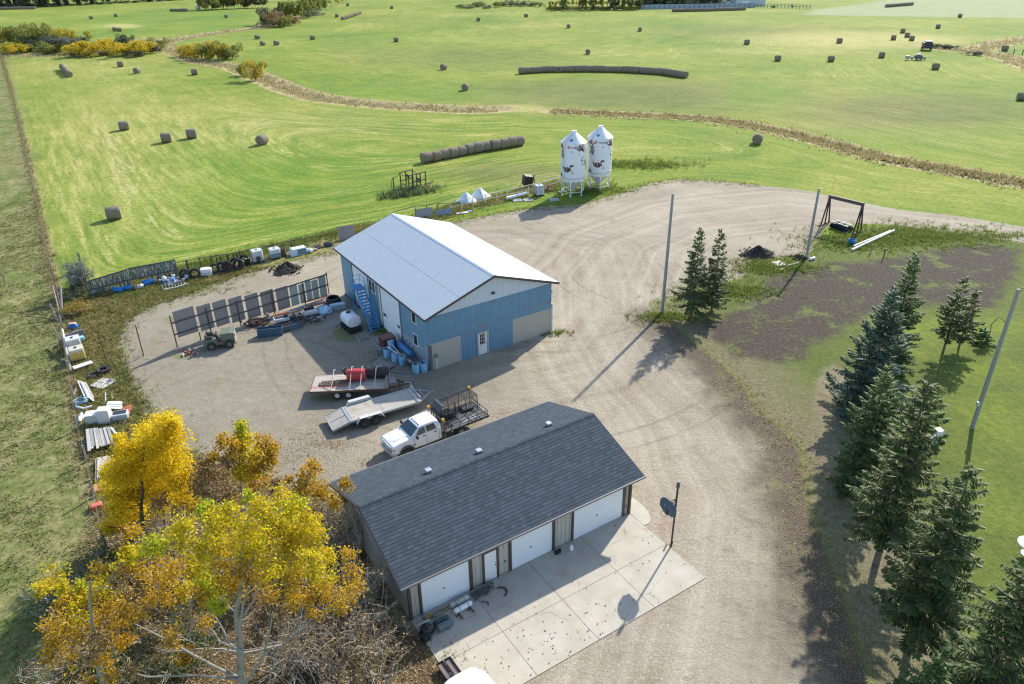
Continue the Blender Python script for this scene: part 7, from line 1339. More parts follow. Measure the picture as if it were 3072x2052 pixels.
def spruce(label, base, h, R, seed, m, crown=.08, dens=1., group='spruces on the lawn', name='spruce_tree', cones=False):
    rg = np.random.default_rng(seed); o = thing(name, label, 'tree', base, rg.uniform(0, 6), group)
    g = MB(); g.cyl((0, 0, -.3), (0, 0, h * .97), max(.05, h * .016), .015, 9); g.build('trunk', BARK, o)
    C, U, V, CC = [], [], [], []; z = h * crown; lob = rg.uniform(0, 6.28, 2); br = MB()
    while z < h * .985:
        t = (z - h * crown) / (h * (1 - crown)); nb = int(round((5 + 3 * (1 - t)) * dens)); a0 = rg.uniform(0, 6.28)
        for k in range(nb):
            if rg.random() < .08: continue
            az = a0 + k * 6.283 / nb + rg.normal(0, .2); L = R * ((1 - t) ** .82) * rg.uniform(.66, 1.12) * (1 if t > .06 else .8) + .12
            d = np.array([math.cos(az), math.sin(az), 0]); sd = np.array([-d[1], d[0], 0]); dr = .40 * (1 - t) - .22 * t + rg.normal(0, .13); z0 = z + rg.normal(0, .17); L *= (1 + .16 * math.sin(2 * az + lob[0]) + .12 * math.sin(3 * az + lob[1] + z))
            def pt(s): return np.array([0, 0, z0]) + d * (L * s) + np.array([0, 0, -dr * L * s + .30 * L * s * s * (1 if t < .8 else 1.4)])
            n = max(3, int(L / .105)); S_ = (np.arange(n) + rg.uniform(.3, .9)) / n
            if L > .8: br.tube([Vector(pt(0)), Vector(pt(.5)), Vector(pt(.95))], [.03, .02, .008], 4)
            for s in S_:
                if s < .12 and rg.random() < .7: continue
                p = pt(s)
                for sg in (-1, 1):
                    l = (.36 * L * (1 - s) ** .8 + .15) * rg.uniform(.6, 1.2); l = min(l, .6); tw = d * rg.uniform(.45, .8) + sd * sg + np.array([0, 0, rg.uniform(-.45, .05)]); tw /= np.linalg.norm(tw); e = p + tw * l * .5
                    w = np.cross(tw, [0, 0, 1]); w /= np.linalg.norm(w); C.append(e); U.append(tw * l * .56); V.append(w * rg.uniform(.035, .065) + np.array([0, 0, rg.uniform(-.03, .03)])); 
                    C.append(e + np.array([0, 0, -.05])); U.append(tw * l * .5); V.append(np.array([0, 0, rg.uniform(.06, .11)]) + w * rg.uniform(-.05, .05))
            p = pt(.97); C.append(p); U.append((d + np.array([0, 0, .25])) * .2); V.append(sd * .07)
            if cones and t > .62:
                for _ in range(5): CC.append(pt(rg.uniform(.4, 1)) + np.array([rg.normal(0, .08), rg.normal(0, .08), -.1]))
        z += (.30 + .12 * (1 - t)) * rg.uniform(.8, 1.2) * (h / 9) ** .3
    for _ in range(14): a = rg.uniform(0, 6.28); C.append(np.array([0, 0, h * rg.uniform(.95, 1.0)])); U.append(np.array([math.cos(a) * .1, math.sin(a) * .1, .16])); V.append(np.array([-math.sin(a), math.cos(a), 0]) * .04)
    P, Q = diamonds(np.array(C), np.array(U), np.array(V)); npmesh('needles', P, Q, m, o); br.build('branches', BARK, o)
    if CC: P, Q = rand_leaves(np.array(CC), .07, rg, .4); npmesh('cones', P, Q, leaf_mat_cone, o)
    return o
leaf_mat_cone = mat('spruce_cones', (.17, .105, .065), .85, var=.3)
def sp(lab, c, bx, by, tx, ty, R, seed, m, crown=.06, cones=False, dn=1.):
    b = G(c, bx, by); spruce(lab, b, zat(b, crop_y(c, ty)) , R, seed, m, crown, dn, cones=cones)
sp('left hand slim spruce of the pair by the bare pole'.replace('left hand slim', 'taller'), 'D', 428, 832, 478, 325, 2.05, 1, SPRY, .16, dn=.68); sp('second spruce of the pair, farther from the bare pole', 'D', 545, 800, 598, 325, 1.75, 2, SPRY, .1, dn=.68)
sp('tall dark spruce rising behind the blue grey spruce', 'f', 2662, 1092, 2747, 767, 2.6, 3, SPR, .03); sp('big blue grey spruce, widest of the lawn group', 'f', 2588, 1250, 2669, 872, 3.2, 4, SPRB, .04)
sp('dense green spruce just before the blue grey one', 'f', 2570, 1462, 2660, 1104, 2.25, 5, SPR, .04); sp('spruce with brown cones near its top and a bare lower trunk', 'f', 2628, 1690, 2790, 1130, 2.35, 6, SPRY, .2, True)
sp('bushy spruce below the cone bearing one', 'f', 2718, 1975, 2894, 1400, 2.6, 7, SPRY, .2, True); sp('spruce at the picture corner, its top by the round table', 'f', 2850, 2300, 3085, 1640, 2.7, 8, SPRY, .1, True); sp('small dark spruce at the lower picture edge beside the drive', 'f', 2690, 2330, 2795, 1950, 1.3, 9, SPR, .05)
sp('slim leaning spruce with long bare trunk on the bright lawn', 'E', 1070, 806, 1190, 308, 1.4, 10, SPRY, .26, dn=.7); sp('slim spruce right beside the leaning one on the bright lawn'.replace(' right', ''), 'E', 1178, 772, 1285, 385, 1.25, 11, SPRY, .26, dn=.7); sp('tiny spruce sapling on the lawn beside the slim pair', 'E', 1325, 742, 1345, 640, .95, 12, SPR, .0)
# ------------------------------------------------------------------ large autumn trees in front of the garage end
YEL = leaf_mat('bright_yellow_leaves', [(.15, (.52, .36, .012)), (.5, (.74, .54, .018)), (.85, (.82, .66, .05))], .58)
YGR = leaf_mat('yellow_green_leaves', [(.1, (.34, .33, .016)), (.45, (.56, .49, .022)), (.7, (.70, .54, .028)), (.92, (.58, .31, .03))], .55)
LIM = leaf_mat('lime_leaves', [(.1, (.28, .36, .018)), (.6, (.46, .52, .03)), (.92, (.62, .56, .06))], .55)
ORA = leaf_mat('orange_brown_leaves', [(.1, (.22, .13, .022)), (.4, (.44, .27, .022)), (.7, (.60, .38, .028)), (.92, (.48, .34, .12))], .48)
BRN = leaf_mat('dry_brown_leaves', [(.1, (.13, .085, .04)), (.5, (.28, .19, .085)), (.9, (.46, .36, .20))], .35)
LM = {'Y': YGR, 'O': ORA, 'G': LIM, 'B': BRN, 'X': YEL}
def big_tree(name, label, base, blobs, seed, leaf=.075, dens=1., trunk_r=.2, fork=.35, bark=None, group=None, c='B', twigs=7, spread=1.6):
    R = np.random.default_rng(seed); rg = random.Random(seed); o = thing(name, label, 'tree', base, 0, group); bk = bark or BARKP; W = []
    for x, y, r, k, *dy in blobs:
        p = atY(c, x, y, base.y + (dy[0] if dy else rg.uniform(-spread, spread))); q = p - EYE; rw = r * CROP[c][2] * q.dot(_F) / FPX; W.append((p - base, rw, k))
    zt = max(p.z for p, _, _ in W); top = max(W, key=lambda w: w[0].z)[0]; g = MB(); fk = MB(); tw = MB()
    tip = Vector((top.x * .75, top.y * .75, zt * .93)); N = 8
    tr = [Vector((0, 0, -.3))] + [Vector((tip.x * (i / N) ** 1.5 + rg.uniform(-.08, .08), tip.y * (i / N) ** 1.5 + rg.uniform(-.08, .08), tip.z * i / N)) for i in range(1, N + 1)]
    g.tube(tr, [trunk_r * (1 - .9 * i / N) + .015 for i in range(N + 1)], 8); g.build('trunk', bk, o, True)
    Ls = {}; nodes = [(tr[i].lerp(tr[i + 1], f), trunk_r * (1 - .9 * (i + f) / N)) for i in range(2, N) for f in (0, .5)]
    for p, rw, k in sorted(W, key=lambda w: (w[0] - tr[N // 2]).length):
        cand = [q for q in nodes if q[0].z < p.z - .12] or nodes[:1]
        a, ra = min(cand, key=lambda q: (q[0] - p).length * (1 + .35 * max(0, 1 - (p.z - q[0].z) / max((p - q[0]).length, .1)))); d = (p - a).length; r0 = min(ra * .75, .016 + d * .011); e = p
        jit = lambda s_: Vector((rg.uniform(-s_, s_), rg.uniform(-s_, s_), rg.uniform(-s_, s_))); mid = a.lerp(p, .5) + jit(.13 * d) - Vector((0, 0, .1 * d)); pts = [a, a.lerp(mid, .5) + jit(.05 * d), mid, mid.lerp(e, .5) + jit(.05 * d), e]; rs = [r0, r0 * .85, r0 * .7, r0 * .5, max(.008, r0 * .3)]
        fk.tube(pts, rs, 5); nodes += list(zip(pts[2:], rs[2:]))
        for _ in range(twigs):
            v = Vector((rg.gauss(0, 1), rg.gauss(0, 1), rg.gauss(.35, .9))).normalized() * rw * rg.uniform(.6, 1.25); s = mid.lerp(e, rg.uniform(.2, 1)); tw.tube([s, s.lerp(e + v, .5) + Vector((0, 0, -.03)), e + v], [.014, .009, .004], 3)
        rw *= 1.12; n = int(900 * dens * rw * rw * (1 + .6 * (rw < .5))); n = max(110, min(n, 3600)); n = int(n * (.8 if k in 'OB' else 1.1)); sub = R.normal(size=(7, 3)); sub = unit(sub) * rw * R.uniform(.3, .85, (7, 1))
        C = np.array(p)[None] + sub[R.integers(0, 7, n)] + R.normal(size=(n, 3)) * rw * np.array([.30, .30, .27]); Ls.setdefault(k, []).append(C)
        if k in 'YG': Ls.setdefault('O', []).append(C[: n // 7] + R.normal(size=(n // 7, 3)) * .12)
    fk.build('branches', bk, o, True); tw.build('twigs', TWIG if bk is BARKP else bk, o)
    for k, cs in Ls.items(): P, Q = rand_leaves(np.concatenate(cs), leaf, R); npmesh('foliage', P, Q, LM[k], o)
    return o
T4 = [(1400, 620, 60, 'Y'), (1530, 570, 62, 'Y'), (1640, 660, 60, 'Y'), (1240, 700, 80, 'Y'), (1350, 720, 90, 'Y'), (1480, 720, 100, 'Y'), (1600, 760, 100, 'Y'), (1700, 780, 70, 'Y'), (1120, 620, 55, 'G'), (1130, 720, 75, 'Y'), (1000, 730, 75, 'Y'), (1400, 840, 115, 'Y'), (1560, 880, 105, 'Y'), (1700, 920, 80, 'Y'), (1250, 860, 105, 'O'), (1100, 860, 90, 'Y'), (950, 800, 80, 'Y'), (810, 820, 62, 'G'), (880, 930, 70, 'O'), (1760, 1000, 62, 'Y'),
      (1130, 970, 70, 'G'), (1160, 1060, 78, 'G'), (1190, 1140, 48, 'G'), (950, 980, 75, 'O'), (850, 1020, 85, 'O'), (1800, 1080, 80, 'O'), (1700, 1050, 85, 'O'), (1560, 1020, 75, 'O'), (1400, 1000, 70, 'O'), (1900, 980, 65, 'O'), (1880, 870, 48, 'O'), (1700, 1190, 40, 'O'), (950, 1300, 66, 'O'), (1000, 1400, 52, 'O'), (700, 740, 58, 'O'), (760, 830, 60, 'Y'), (1300, 960, 80, 'O'), (1480, 940, 80, 'Y'), (1640, 980, 70, 'O'), (1060, 1100, 60, 'O'), (1330, 560, 42, 'G'), (1540, 620, 60, 'Y'), (1450, 650, 60, 'G'), (1180, 790, 70, 'Y'), (1320, 800, 80, 'Y'), (1680, 700, 60, 'Y')]
b4 = G('f', 735, 2075); big_tree('poplar_tree', 'largest poplar, yellow green crown over pale forked grey branches', b4, T4 + [(x, y, r, k) for x, y, r, k in ((1200, 1020, 60, 'O'), (900, 1130, 62, 'O'), (800, 1150, 66, 'O'), (1010, 1210, 62, 'B'), (1100, 1250, 56, 'O'), (720, 1180, 60, 'O'), (840, 1260, 60, 'B'), (1450, 1080, 66, 'O'), (1580, 1120, 62, 'O'), (1520, 1190, 50, 'B'), (1820, 1160, 50, 'O'), (1900, 1080, 60, 'O'), (1940, 1020, 46, 'O'), (760, 960, 70, 'O'), (690, 880, 55, 'Y'), (620, 800, 40, 'B'), (1030, 930, 70, 'Y'), (1000, 1060, 62, 'Y'), (1270, 1060, 56, 'O'), (1360, 1120, 50, 'B'), (1660, 1130, 54, 'O'), (860, 1400, 44, 'B'), (1120, 1400, 44, 'B'), (700, 1330, 50, 'O'), (1760, 880, 56, 'Y'), (1600, 600, 46, 'G'), (1230, 620, 48, 'Y'))], 21, .066, 1.25, .17, twigs=11)
# pale forked limbs of the big poplar show low in the crown
LMB = MB()
for pts, r in (([(1300, 1560), (1305, 1400), (1295, 1270), (1310, 1150), (1340, 1040)], .15), ([(1310, 1200), (1370, 1120), (1400, 1000), (1410, 900)], .08), ([(1305, 1400), (1240, 1350), (1190, 1250), (1120, 1140)], .09), ([(1300, 1540), (1170, 1480), (1040, 1410), (900, 1330), (720, 1240)], .11), ([(1330, 1560), (1390, 1470), (1440, 1400), (1570, 1260)], .08), ([(1330, 1560), (1420, 1420), (1460, 1260), (1470, 1180)], .09), ([(1280, 1540), (1050, 1520), (800, 1530), (560, 1470), (460, 1400)], .08), ([(1310, 1330), (1200, 1350), (1130, 1260)], .06), ([(1450, 1560), (1500, 1380), (1650, 1240), (1760, 1180)], .05)):
    LMB.tube([atY('B', x, y, b4.y - .6 + .25 * math.sin(i * 2 + x)) - b4 for i, (x, y) in enumerate(pts)], [.7 * r * (1 - .7 * i / (len(pts) - 1)) for i in range(len(pts))], 8)
LMB.build('limbs', BARKP, [o for o in COL.objects if o.get('label', '').startswith('largest poplar')][0], True)
T1 = [(900, 135, 55), (930, 170, 45), (850, 180, 80), (780, 240, 90), (880, 260, 100), (690, 300, 68), (790, 340, 110), (950, 340, 80), (1000, 400, 68), (700, 420, 105), (850, 440, 120), (620, 440, 70), (980, 480, 80), (600, 500, 60), (700, 530, 95), (850, 560, 90), (1000, 570, 60), (620, 640, 65), (720, 660, 75), (590, 720, 48), (920, 210, 55), (820, 290, 80), (760, 470, 90), (900, 390, 90), (640, 580, 60), (660, 740, 45), (640, 250, 35), (560, 430, 30)]
b1 = G('f', 440, 1640); big_tree('yellow_tree', 'brilliant yellow tree with fine dense leaves by the lumber stacks', b1, [(x, y, r, 'X') for x, y, r in T1], 22, .06, 2.3, .13, twigs=9, bark=mat('dark_bark', (.075, .06, .045), .9), spread=1.3)
T2 = [(1295, 190, 45, 'G'), (1290, 250, 62, 'Y'), (1350, 330, 82, 'Y'), (1400, 400, 70, 'O'), (1380, 480, 62, 'O'), (1440, 260, 58, 'O'), (1460, 300, 40, 'O'), (1450, 380, 48, 'O'), (1180, 260, 48, 'O'), (1160, 340, 36, 'O'), (1230, 370, 55, 'B'), (1320, 420, 62, 'Y'), (1260, 300, 55, 'O')]
big_tree('poplar_tree', 'slender poplar standing highest against the gravel, green tip and orange sides', G('f', 748, 1640), T2, 23, .085, 1.3, .13, spread=.8)
T3 = [(1690, 395, 48, 'O'), (1660, 470, 70, 'O'), (1620, 550, 66, 'O'), (1720, 540, 58, 'O'), (1845, 490, 46, 'O'), (1870, 560, 38, 'O'), (1810, 580, 46, 'O'), (1555, 460, 24, 'O'), (1500, 500, 40, 'B'), (1580, 630, 50, 'B'), (1700, 640, 60, 'B'), (1650, 720, 50, 'B')]
big_tree('poplar_tree', 'orange leaved poplar touching the garage roof corner', G('f', 905, 1640), T3, 24, .085, 1.25, .1, spread=.7)
TB_ = [(1100, 400, 62, 'B'), (1170, 440, 75, 'B'), (1210, 520, 78, 'B'), (1100, 510, 75, 'B'), (1260, 600, 65, 'O'), (1080, 440, 45, 'B'), (1130, 570, 65, 'B'), (1040, 600, 60, 'O'), (870, 580, 50, 'B'), (1200, 620, 60, 'B')]
big_tree('poplar_tree', 'dull brown leaved tree between the brilliant yellow one and the slender poplar', G('f', 640, 1650), TB_, 25, .08, 1.1, .1, spread=.8)
T5 = [(270, 1010, 72, 'Y'), (225, 1060, 42, 'Y'), (340, 1050, 48, 'Y'), (430, 1120, 52, 'Y'), (540, 960, 54, 'O'), (560, 1050, 82, 'Y'), (620, 1120, 78, 'O'), (300, 1230, 72, 'O'), (380, 1300, 82, 'O'), (280, 1330, 52, 'O'), (450, 1250, 80, 'O'), (550, 1200, 82, 'O'), (430, 1500, 72, 'Y'), (480, 1550, 60, 'O'), (640, 1260, 62, 'O'), (330, 1400, 72, 'O'), (350, 1560, 60, 'Y'), (650, 1010, 60, 'B'), (700, 1100, 60, 'B'), (520, 1330, 60, 'B'), (600, 1540, 50, 'O'), (250, 1250, 40, 'O'), (430, 1030, 40, 'G'), (480, 1090, 60, 'O'), (690, 1180, 60, 'O'), (560, 1290, 70, 'O'), (470, 1390, 70, 'B'), (620, 1360, 60, 'O'), (400, 1200, 60, 'Y'), (330, 1130, 50, 'O'), (560, 1440, 56, 'O'), (700, 1500, 50, 'B'), (260, 1420, 46, 'O'), (680, 940, 50, 'O'), (600, 980, 50, 'G')]
big_tree('poplar_tree', 'brown and yellow poplar leaning over the pasture', G('f', 330, 2130), T5, 26, .066, 1.2, .15, spread=1.4)
# bare shrubs with a few brown leaves
def thicket(label, c, x, y, rad, h_, n, seed, leafn, m=None, cover=BRN, name='bare_shrub', xr=1.):
    rg = random.Random(seed); R = np.random.default_rng(seed); b = G(c, x, y); o = thing(name, label, 'shrub', b, 0, 'bare shrubs by the garage'); g = MB(); E = []
    for i in range(n):
        a = rg.uniform(0, 6.28); st = Vector((rg.gauss(0, rad * .3) * xr, rg.gauss(0, rad * .3), 0)); e = st + Vector((math.cos(a) * rad * rg.uniform(.2, 1) * xr, math.sin(a) * rad * rg.uniform(.2, 1), h_ * rg.uniform(.45, 1))); md = st.lerp(e, .5) + Vector((rg.uniform(-.2, .2), rg.uniform(-.2, .2), h_ * .12)); g.tube([st, md, e], [.03, .02, .007], 4)
        for k in range(6):
            s = md.lerp(e, rg.uniform(-.4, .9)); t = s + Vector((rg.gauss(0, .4), rg.gauss(0, .4), rg.uniform(.0, .6))); g.tube([s, s.lerp(t, .5) + Vector((0, 0, .04)), t], [.011, .008, .004], 3); E += [s.lerp(t, f) for f in (.6, 1.)]
    g.build('twigs', TWIG, o); E = np.array([tuple(v) for v in E]); C = E[R.integers(0, len(E), leafn)] + R.normal(size=(leafn, 3)) * .09; P, Q = rand_leaves(C, .06, R); npmesh('dry_leaves', P, Q, cover, o); return o
thicket('bare grey shrub with brown leaves along the garage end wall', 'B', 1960, 1150, 1.7, 3.4, 60, 31, 900); thicket('bare twiggy shrub at the apron corner', 'B', 1960, 1420, 1.9, 3.0, 70, 32, 2300); thicket('leafless shrub tangle beneath the largest poplar', 'B', 1640, 1480, 2.0, 2.6, 70, 33, 1700); thicket('brown thicket at the lower picture edge', 'B', 1950, 1640, 2.2, 2.6, 80, 34, 4200); thicket('bare shrub reaching above the garage gutter end', 'B', 1900, 860, 1.3, 4.2, 45, 35, 420); thicket('leafless shrub behind the largest poplar', 'B', 1720, 900, 1.9, 3.6, 60, 36, 900)
thicket('brushy shrub beneath the dull brown tree', 'B', 1250, 950, 2.3, 2.6, 70, 37, 1500); thicket('low brown brush below the brilliant yellow tree', 'B', 900, 900, 2.1, 2.2, 60, 38, 1300); UND = leaf_mat('dull_green_leaves', [(.1, (.05, .08, .022)), (.5, (.10, .13, .04)), (.9, (.22, .21, .08))], .3)
thicket('green leaved bush between the fence and brown poplar', 'B', 640, 960, 1.6, 1.8, 50, 39, 3600, cover=UND, name='leafy_shrub'); thicket('dark green undergrowth bush at the pasture corner', 'B', 600, 1500, 2.4, 1.6, 70, 40, 6500, cover=UND, name='leafy_shrub'); thicket('green undergrowth bush beneath the pale limbs', 'B', 1020, 1400, 2.2, 1.3, 60, 41, 4500, cover=UND, name='leafy_shrub'); thicket('sparse green bush at the edge of the pasture', 'B', 330, 1180, 1.6, 1.7, 50, 42, 2400, cover=UND, name='leafy_shrub')
thicket('twiggy brush under the leaning brown poplar', 'B', 420, 1560, 2.0, 2.2, 60, 43, 1700)
# grey bush behind the board fence
GJ = leaf_mat('silver_bush_leaves', [(.1, (.06, .07, .06)), (.5, (.15, .165, .15)), (.9, (.30, .32, .30))], .2)
o = thicket('tall grey feathery bush at the end of the board fence', '4', 255, 680, 1.0, 3.6, 70, 44, 4500, cover=GJ, name='silver_bush'); tag(o, group='bushes along the yard fence'); o = thicket('low green weeds bush at the foot of the grey bush', '4', 190, 700, 1.2, 1.1, 40, 45, 2500, cover=UND, name='leafy_shrub'); tag(o, group='bushes along the yard fence')
o = thicket('yellow leaved low bush in the weeds near the blue cooler', '4', 210, 830, 1.3, .7, 40, 46, 2600, cover=leaf_mat('weed_yellow', [(.1, (.18, .13, .02)), (.6, (.36, .25, .03)), (.9, (.40, .30, .08))], .4), name='leafy_shrub'); tag(o, group='bushes along the yard fence')
# ------------------------------------------------------------------ far trees and shrubs
def crown_mesh(nm, kind, seed, m, n, size):
    R = np.random.default_rng(seed); o = bpy.data.objects.new(nm, None); k = 16 if kind == 'shrub' else 22
    if kind == 'shrub': ce = np.stack([R.normal(0, .34, k), R.normal(0, .34, k), R.uniform(.18, .8, k)], 1); rr = R.uniform(.16, .30, k)
    elif kind == 'tree': ce = np.stack([R.normal(0, .16, k), R.normal(0, .16, k), R.uniform(.25, .92, k)], 1); ce[:, :2] *= (1.15 - np.abs(ce[:, 2:] - .5) * 1.3); rr = R.uniform(.07, .15, k)
    else: ce = np.stack([np.zeros(k), np.zeros(k), np.linspace(.1, .97, k)], 1); rr = .21 * (1 - ce[:, 2]) + .02
    i = R.integers(0, k, n); d = unit(R.normal(size=(n, 3))) * (R.uniform(.2, 1, (n, 1)) ** .5) * rr[i][:, None]; d[:, 2] *= (.85 if kind != 'conifer' else .4); C = ce[i] + d; C[:, 2] = np.maximum(C[:, 2], .02)
    P, Q = rand_leaves(C, size, R, .7); a = npmesh('crown', P, Q, m); g = MB(); rg = random.Random(seed)
    if kind == 'shrub':
        for _ in range(7): g.tube([(0, 0, 0), (rg.uniform(-.12, .12), rg.uniform(-.12, .12), .3), (rg.uniform(-.35, .35), rg.uniform(-.35, .35), .6)], [.015, .01, .005], 4)
    else:
        g.tube([(0, 0, 0), (.01, 0, .5), (0, 0, .92)], [.018, .012, .003], 5)
        for c_ in ce[::2]: g.tube([(0, 0, c_[2] * .7), tuple(c_)], [.007, .003], 3)
    b = g.build('trunk', BARKP if kind == 'tree' else BARK); return a.data, b.data, a, b
FCOL = {'o': [(.1, (.13, .15, .035)), (.5, (.22, .235, .055)), (.9, (.34, .33, .09))], 'y': [(.1, (.26, .22, .03)), (.5, (.44, .36, .045)), (.9, (.58, .48, .09))], 'Y': [(.1, (.34, .25, .02)), (.5, (.56, .41, .02)), (.9, (.70, .53, .05))], 'd': [(.1, (.04, .055, .035)), (.5, (.085, .105, .065)), (.9, (.16, .18, .11))], 'g': [(.1, (.10, .11, .08)), (.5, (.17, .18, .14)), (.9, (.27, .28, .21))],
        'w': [(.1, (.14, .165, .085)), (.5, (.22, .25, .145)), (.9, (.33, .36, .22))], 'r': [(.1, (.15, .10, .05)), (.5, (.27, .19, .085)), (.9, (.40, .30, .13))], 's': [(.1, (.022, .04, .028)), (.5, (.05, .08, .05)), (.9, (.10, .13, .075))]}
FM = {k: leaf_mat('far_leaves_' + {'o': 'olive', 'y': 'yellow', 'Y': 'gold', 'd': 'dark', 'g': 'grey', 'w': 'willow', 'r': 'russet', 's': 'spruce'}[k], v, .35) for k, v in FCOL.items()}
CAT_N = {'o': 'olive green', 'y': 'yellowish', 'Y': 'golden yellow', 'd': 'dark green', 'g': 'grey', 'w': 'silvery', 'r': 'russet', 's': 'dark spruce'}
FT = {}
def far_tree(kind, col, p, h_, w_, label, group, seed):
    key = (kind, col, seed % 2)
    if key not in FT:
        a, b, oa, ob = crown_mesh('crown', kind, abs(hash(kind + col)) % 997 + seed % 2 if False else (ord(kind[0]) * 7 + ord(col) * 3 + seed % 2), FM[col], {'shrub': 2600, 'tree': 2600, 'conifer': 1500}[kind], {'shrub': .036, 'tree': .022, 'conifer': .035}[kind]); COL.objects.unlink(oa); COL.objects.unlink(ob); FT[key] = (a, b)
    a, b = FT[key]; o = thing({'shrub': 'shrub', 'tree': 'deciduous_tree', 'conifer': 'conifer_tree'}[kind], label, 'shrub' if kind == 'shrub' else 'tree', (p[0], p[1], zg(p[0], p[1]) - .05), random.Random(seed).uniform(0, 6.28), group); o.scale = (w_, w_, h_)
    for nm, d in (('crown', a), ('trunk', b)): c = bpy.data.objects.new(nm, d); COL.objects.link(c); c.parent = o
    return o
def far(c, x, yb, yt, col, kind='shrub', wk=1., lab=None, grp='trees and shrubs in the fields', seed=0):
    p = G(c, x, yb); h_ = max(1.2, zat(p, crop_y(c, yt))) if crop_y(c, yt) > -150 else 14.
    far_tree(kind, col, p, h_ * (1.12 if kind == 'shrub' else 1.), h_ * wk * (1.22 if kind == 'shrub' else 1.), lab or ('%s %s' % (CAT_N[col], {'shrub': 'shrub', 'tree': 'tree', 'conifer': 'conifer'}[kind])), grp, seed)
gs_ = 'shrubs along the creek corner'
for i, (x, yb, yt, col, wk) in enumerate([(230, 520, 290, 'o', .9), (320, 530, 290, 'o', .8), (430, 550, 290, 'o', .8), (520, 550, 330, 'o', .8), (650, 510, 320, 'y', .8), (760, 490, 350, 'y', .9), (850, 480, 360, 'y', .7), (120, 490, 380, 'g', 1.3), (20, 530, 320, 'y', .7), (820, 600, 440, 'g', 1.1), (920, 570, 440, 'd', 1.2), (700, 590, 440, 'd', 1.2), (560, 580, 420, 'd', 1.1), (410, 570, 430, 'd', 1.1)]): far('V', x, yb, yt, col, wk=wk, lab='%s bush in the back row of the thicket beyond the mown field' % CAT_N[col], grp=gs_, seed=i)
for i, (x, yb, yt, col, wk) in enumerate([(100, 620, 515, 'y', 1.5), (200, 625, 520, 'Y', 1.5), (290, 610, 530, 'o', 1.4), (360, 600, 510, 'o', 1.4), (470, 610, 530, 'o', 1.3), (560, 630, 490, 'o', 1.3), (650, 610, 530, 'o', 1.4), (960, 660, 500, 'Y', 1.3), (1040, 650, 490, 'Y', 1.0), (1040, 480, 370, 'y', .5), (1235, 620, 455, 'Y', 1.2), (1150, 600, 480, 'r', 1.3), (1420, 560, 440, 'd', 1.1), (1475, 530, 400, 'd', .8), (1480, 650, 520, 'Y', 1.3), (1630, 650, 480, 'Y', 1.2), (1700, 630, 480, 'y', 1.1), (1790, 590, 450, 'o', 1.2), (1835, 620, 540, 'd', 1.2), (1600, 665, 590, 'd', 2.0), (1300, 645, 560, 'y', 1.3), (1370, 630, 540, 'Y', 1.2), (760, 640, 585, 'o', 1.8), (870, 660, 610, 'r', 1.8), (1200, 650, 600, 'w', 2.2), (1060, 670, 590, 'y', 1.4)]): far('V', x, yb, yt, col, wk=wk, lab='%s bush in the front row of the thicket beyond the mown field' % CAT_N[col], grp=gs_, seed=i)
for i, (x, yb, yt, col) in enumerate([(70, 660, 520, 'y'), (160, 670, 500, 'Y'), (260, 690, 510, 'y'), (360, 690, 490, 'o'), (450, 700, 495, 'y'), (540, 700, 510, 'o'), (620, 700, 560, 'o')]): far('W', x, yb, yt, col, wk=.85, lab='%s willow of the clump standing alone by the creek' % CAT_N[col], grp='willow clump', seed=i)
far('1', 1690, 525, 428, 'o', wk=.7, lab='olive shrub of the two at the creek bend', grp='pair of shrubs'); far('1', 1758, 560, 425, 'y', wk=.75, lab='yellowish shrub of the two at the creek bend', grp='pair of shrubs', seed=1)
gw = 'trees of the far strip'
for i, (x, yb, yt, col, kind, wk) in enumerate([(1050, 290, 80, 'd', 'shrub', .8), (1120, 300, 110, 'r', 'shrub', .7), (1170, 255, 30, 'd', 'tree', 1.1), (1260, 245, 5, 'o', 'tree', 1.1), (1340, 240, -10, 'o', 'tree', 1.1), (1420, 235, -10, 'o', 'tree', 1.1), (1300, 230, -20, 'o', 'tree', 1.), (1220, 230, -10, 'o', 'tree', 1.), (1500, 205, -30, 'o', 'tree', 1.1), (1560, 185, -40, 'o', 'tree', 1.1), (1640, 160, -50, 'o', 'tree', 1.1), (1600, 150, -50, 'o', 'tree', 1.2), (1720, 135, -60, 'o', 'tree', 1.1), (1780, 100, -70, 'y', 'tree', 1.1), (1850, 70, -80, 'y', 'tree', 1.2), (1900, 45, -80, 'Y', 'tree', 1.2), (1950, 30, -80, 'Y', 'tree', 1.2), (1680, 110, -70, 'o', 'tree', 1.2), (1460, 170, -50, 'o', 'tree', 1.2),
        (1150, 312, 185, 'r', 'shrub', 1.), (1220, 308, 178, 'o', 'shrub', 1.), (1290, 292, 178, 'r', 'shrub', 1.), (1360, 272, 190, 'r', 'shrub', 1.), (980, 280, 200, 'w', 'shrub', 1.), (1520, 205, 120, 'w', 'shrub', 1.2), (1590, 180, 90, 'w', 'shrub', 1.2)]): far('W', x, yb, yt, col, kind, wk * (.8 if kind == 'tree' else 1), '%s %s in the tree strip running into the far field' % (CAT_N[col], kind), gw, i)
rg = random.Random(8)
for i, x in enumerate(range(240, 990, 34)): col = rg.choice('rrrogdy' if x < 660 else 'ddyoYr'); far('W', x + rg.uniform(-8, 8), 112 - (x - 240) * .035 + rg.uniform(-6, 2), -90, col, 'tree' if rg.random() < .7 else 'shrub', rg.uniform(.7, 1.), '%s tree in the scrub wood beyond the far green field' % CAT_N[col], 'trees of the far scrub wood', i)
for i in range(84): x = -60 + i * 28 + rg.uniform(-15, 15); col = rg.choice('dddsos'); far('V', x, 102 - max(0, x - 300) * .055 + rg.uniform(-10, 2), -140 if i % 2 else 45, col if i % 2 else 'd', 'shrub' if not i % 2 else 'conifer' if col == 's' else 'tree', .8 if i % 2 else 2.2, '%s tree of the dark wood beyond the far field' % CAT_N[col], 'trees of the dark wood', i)
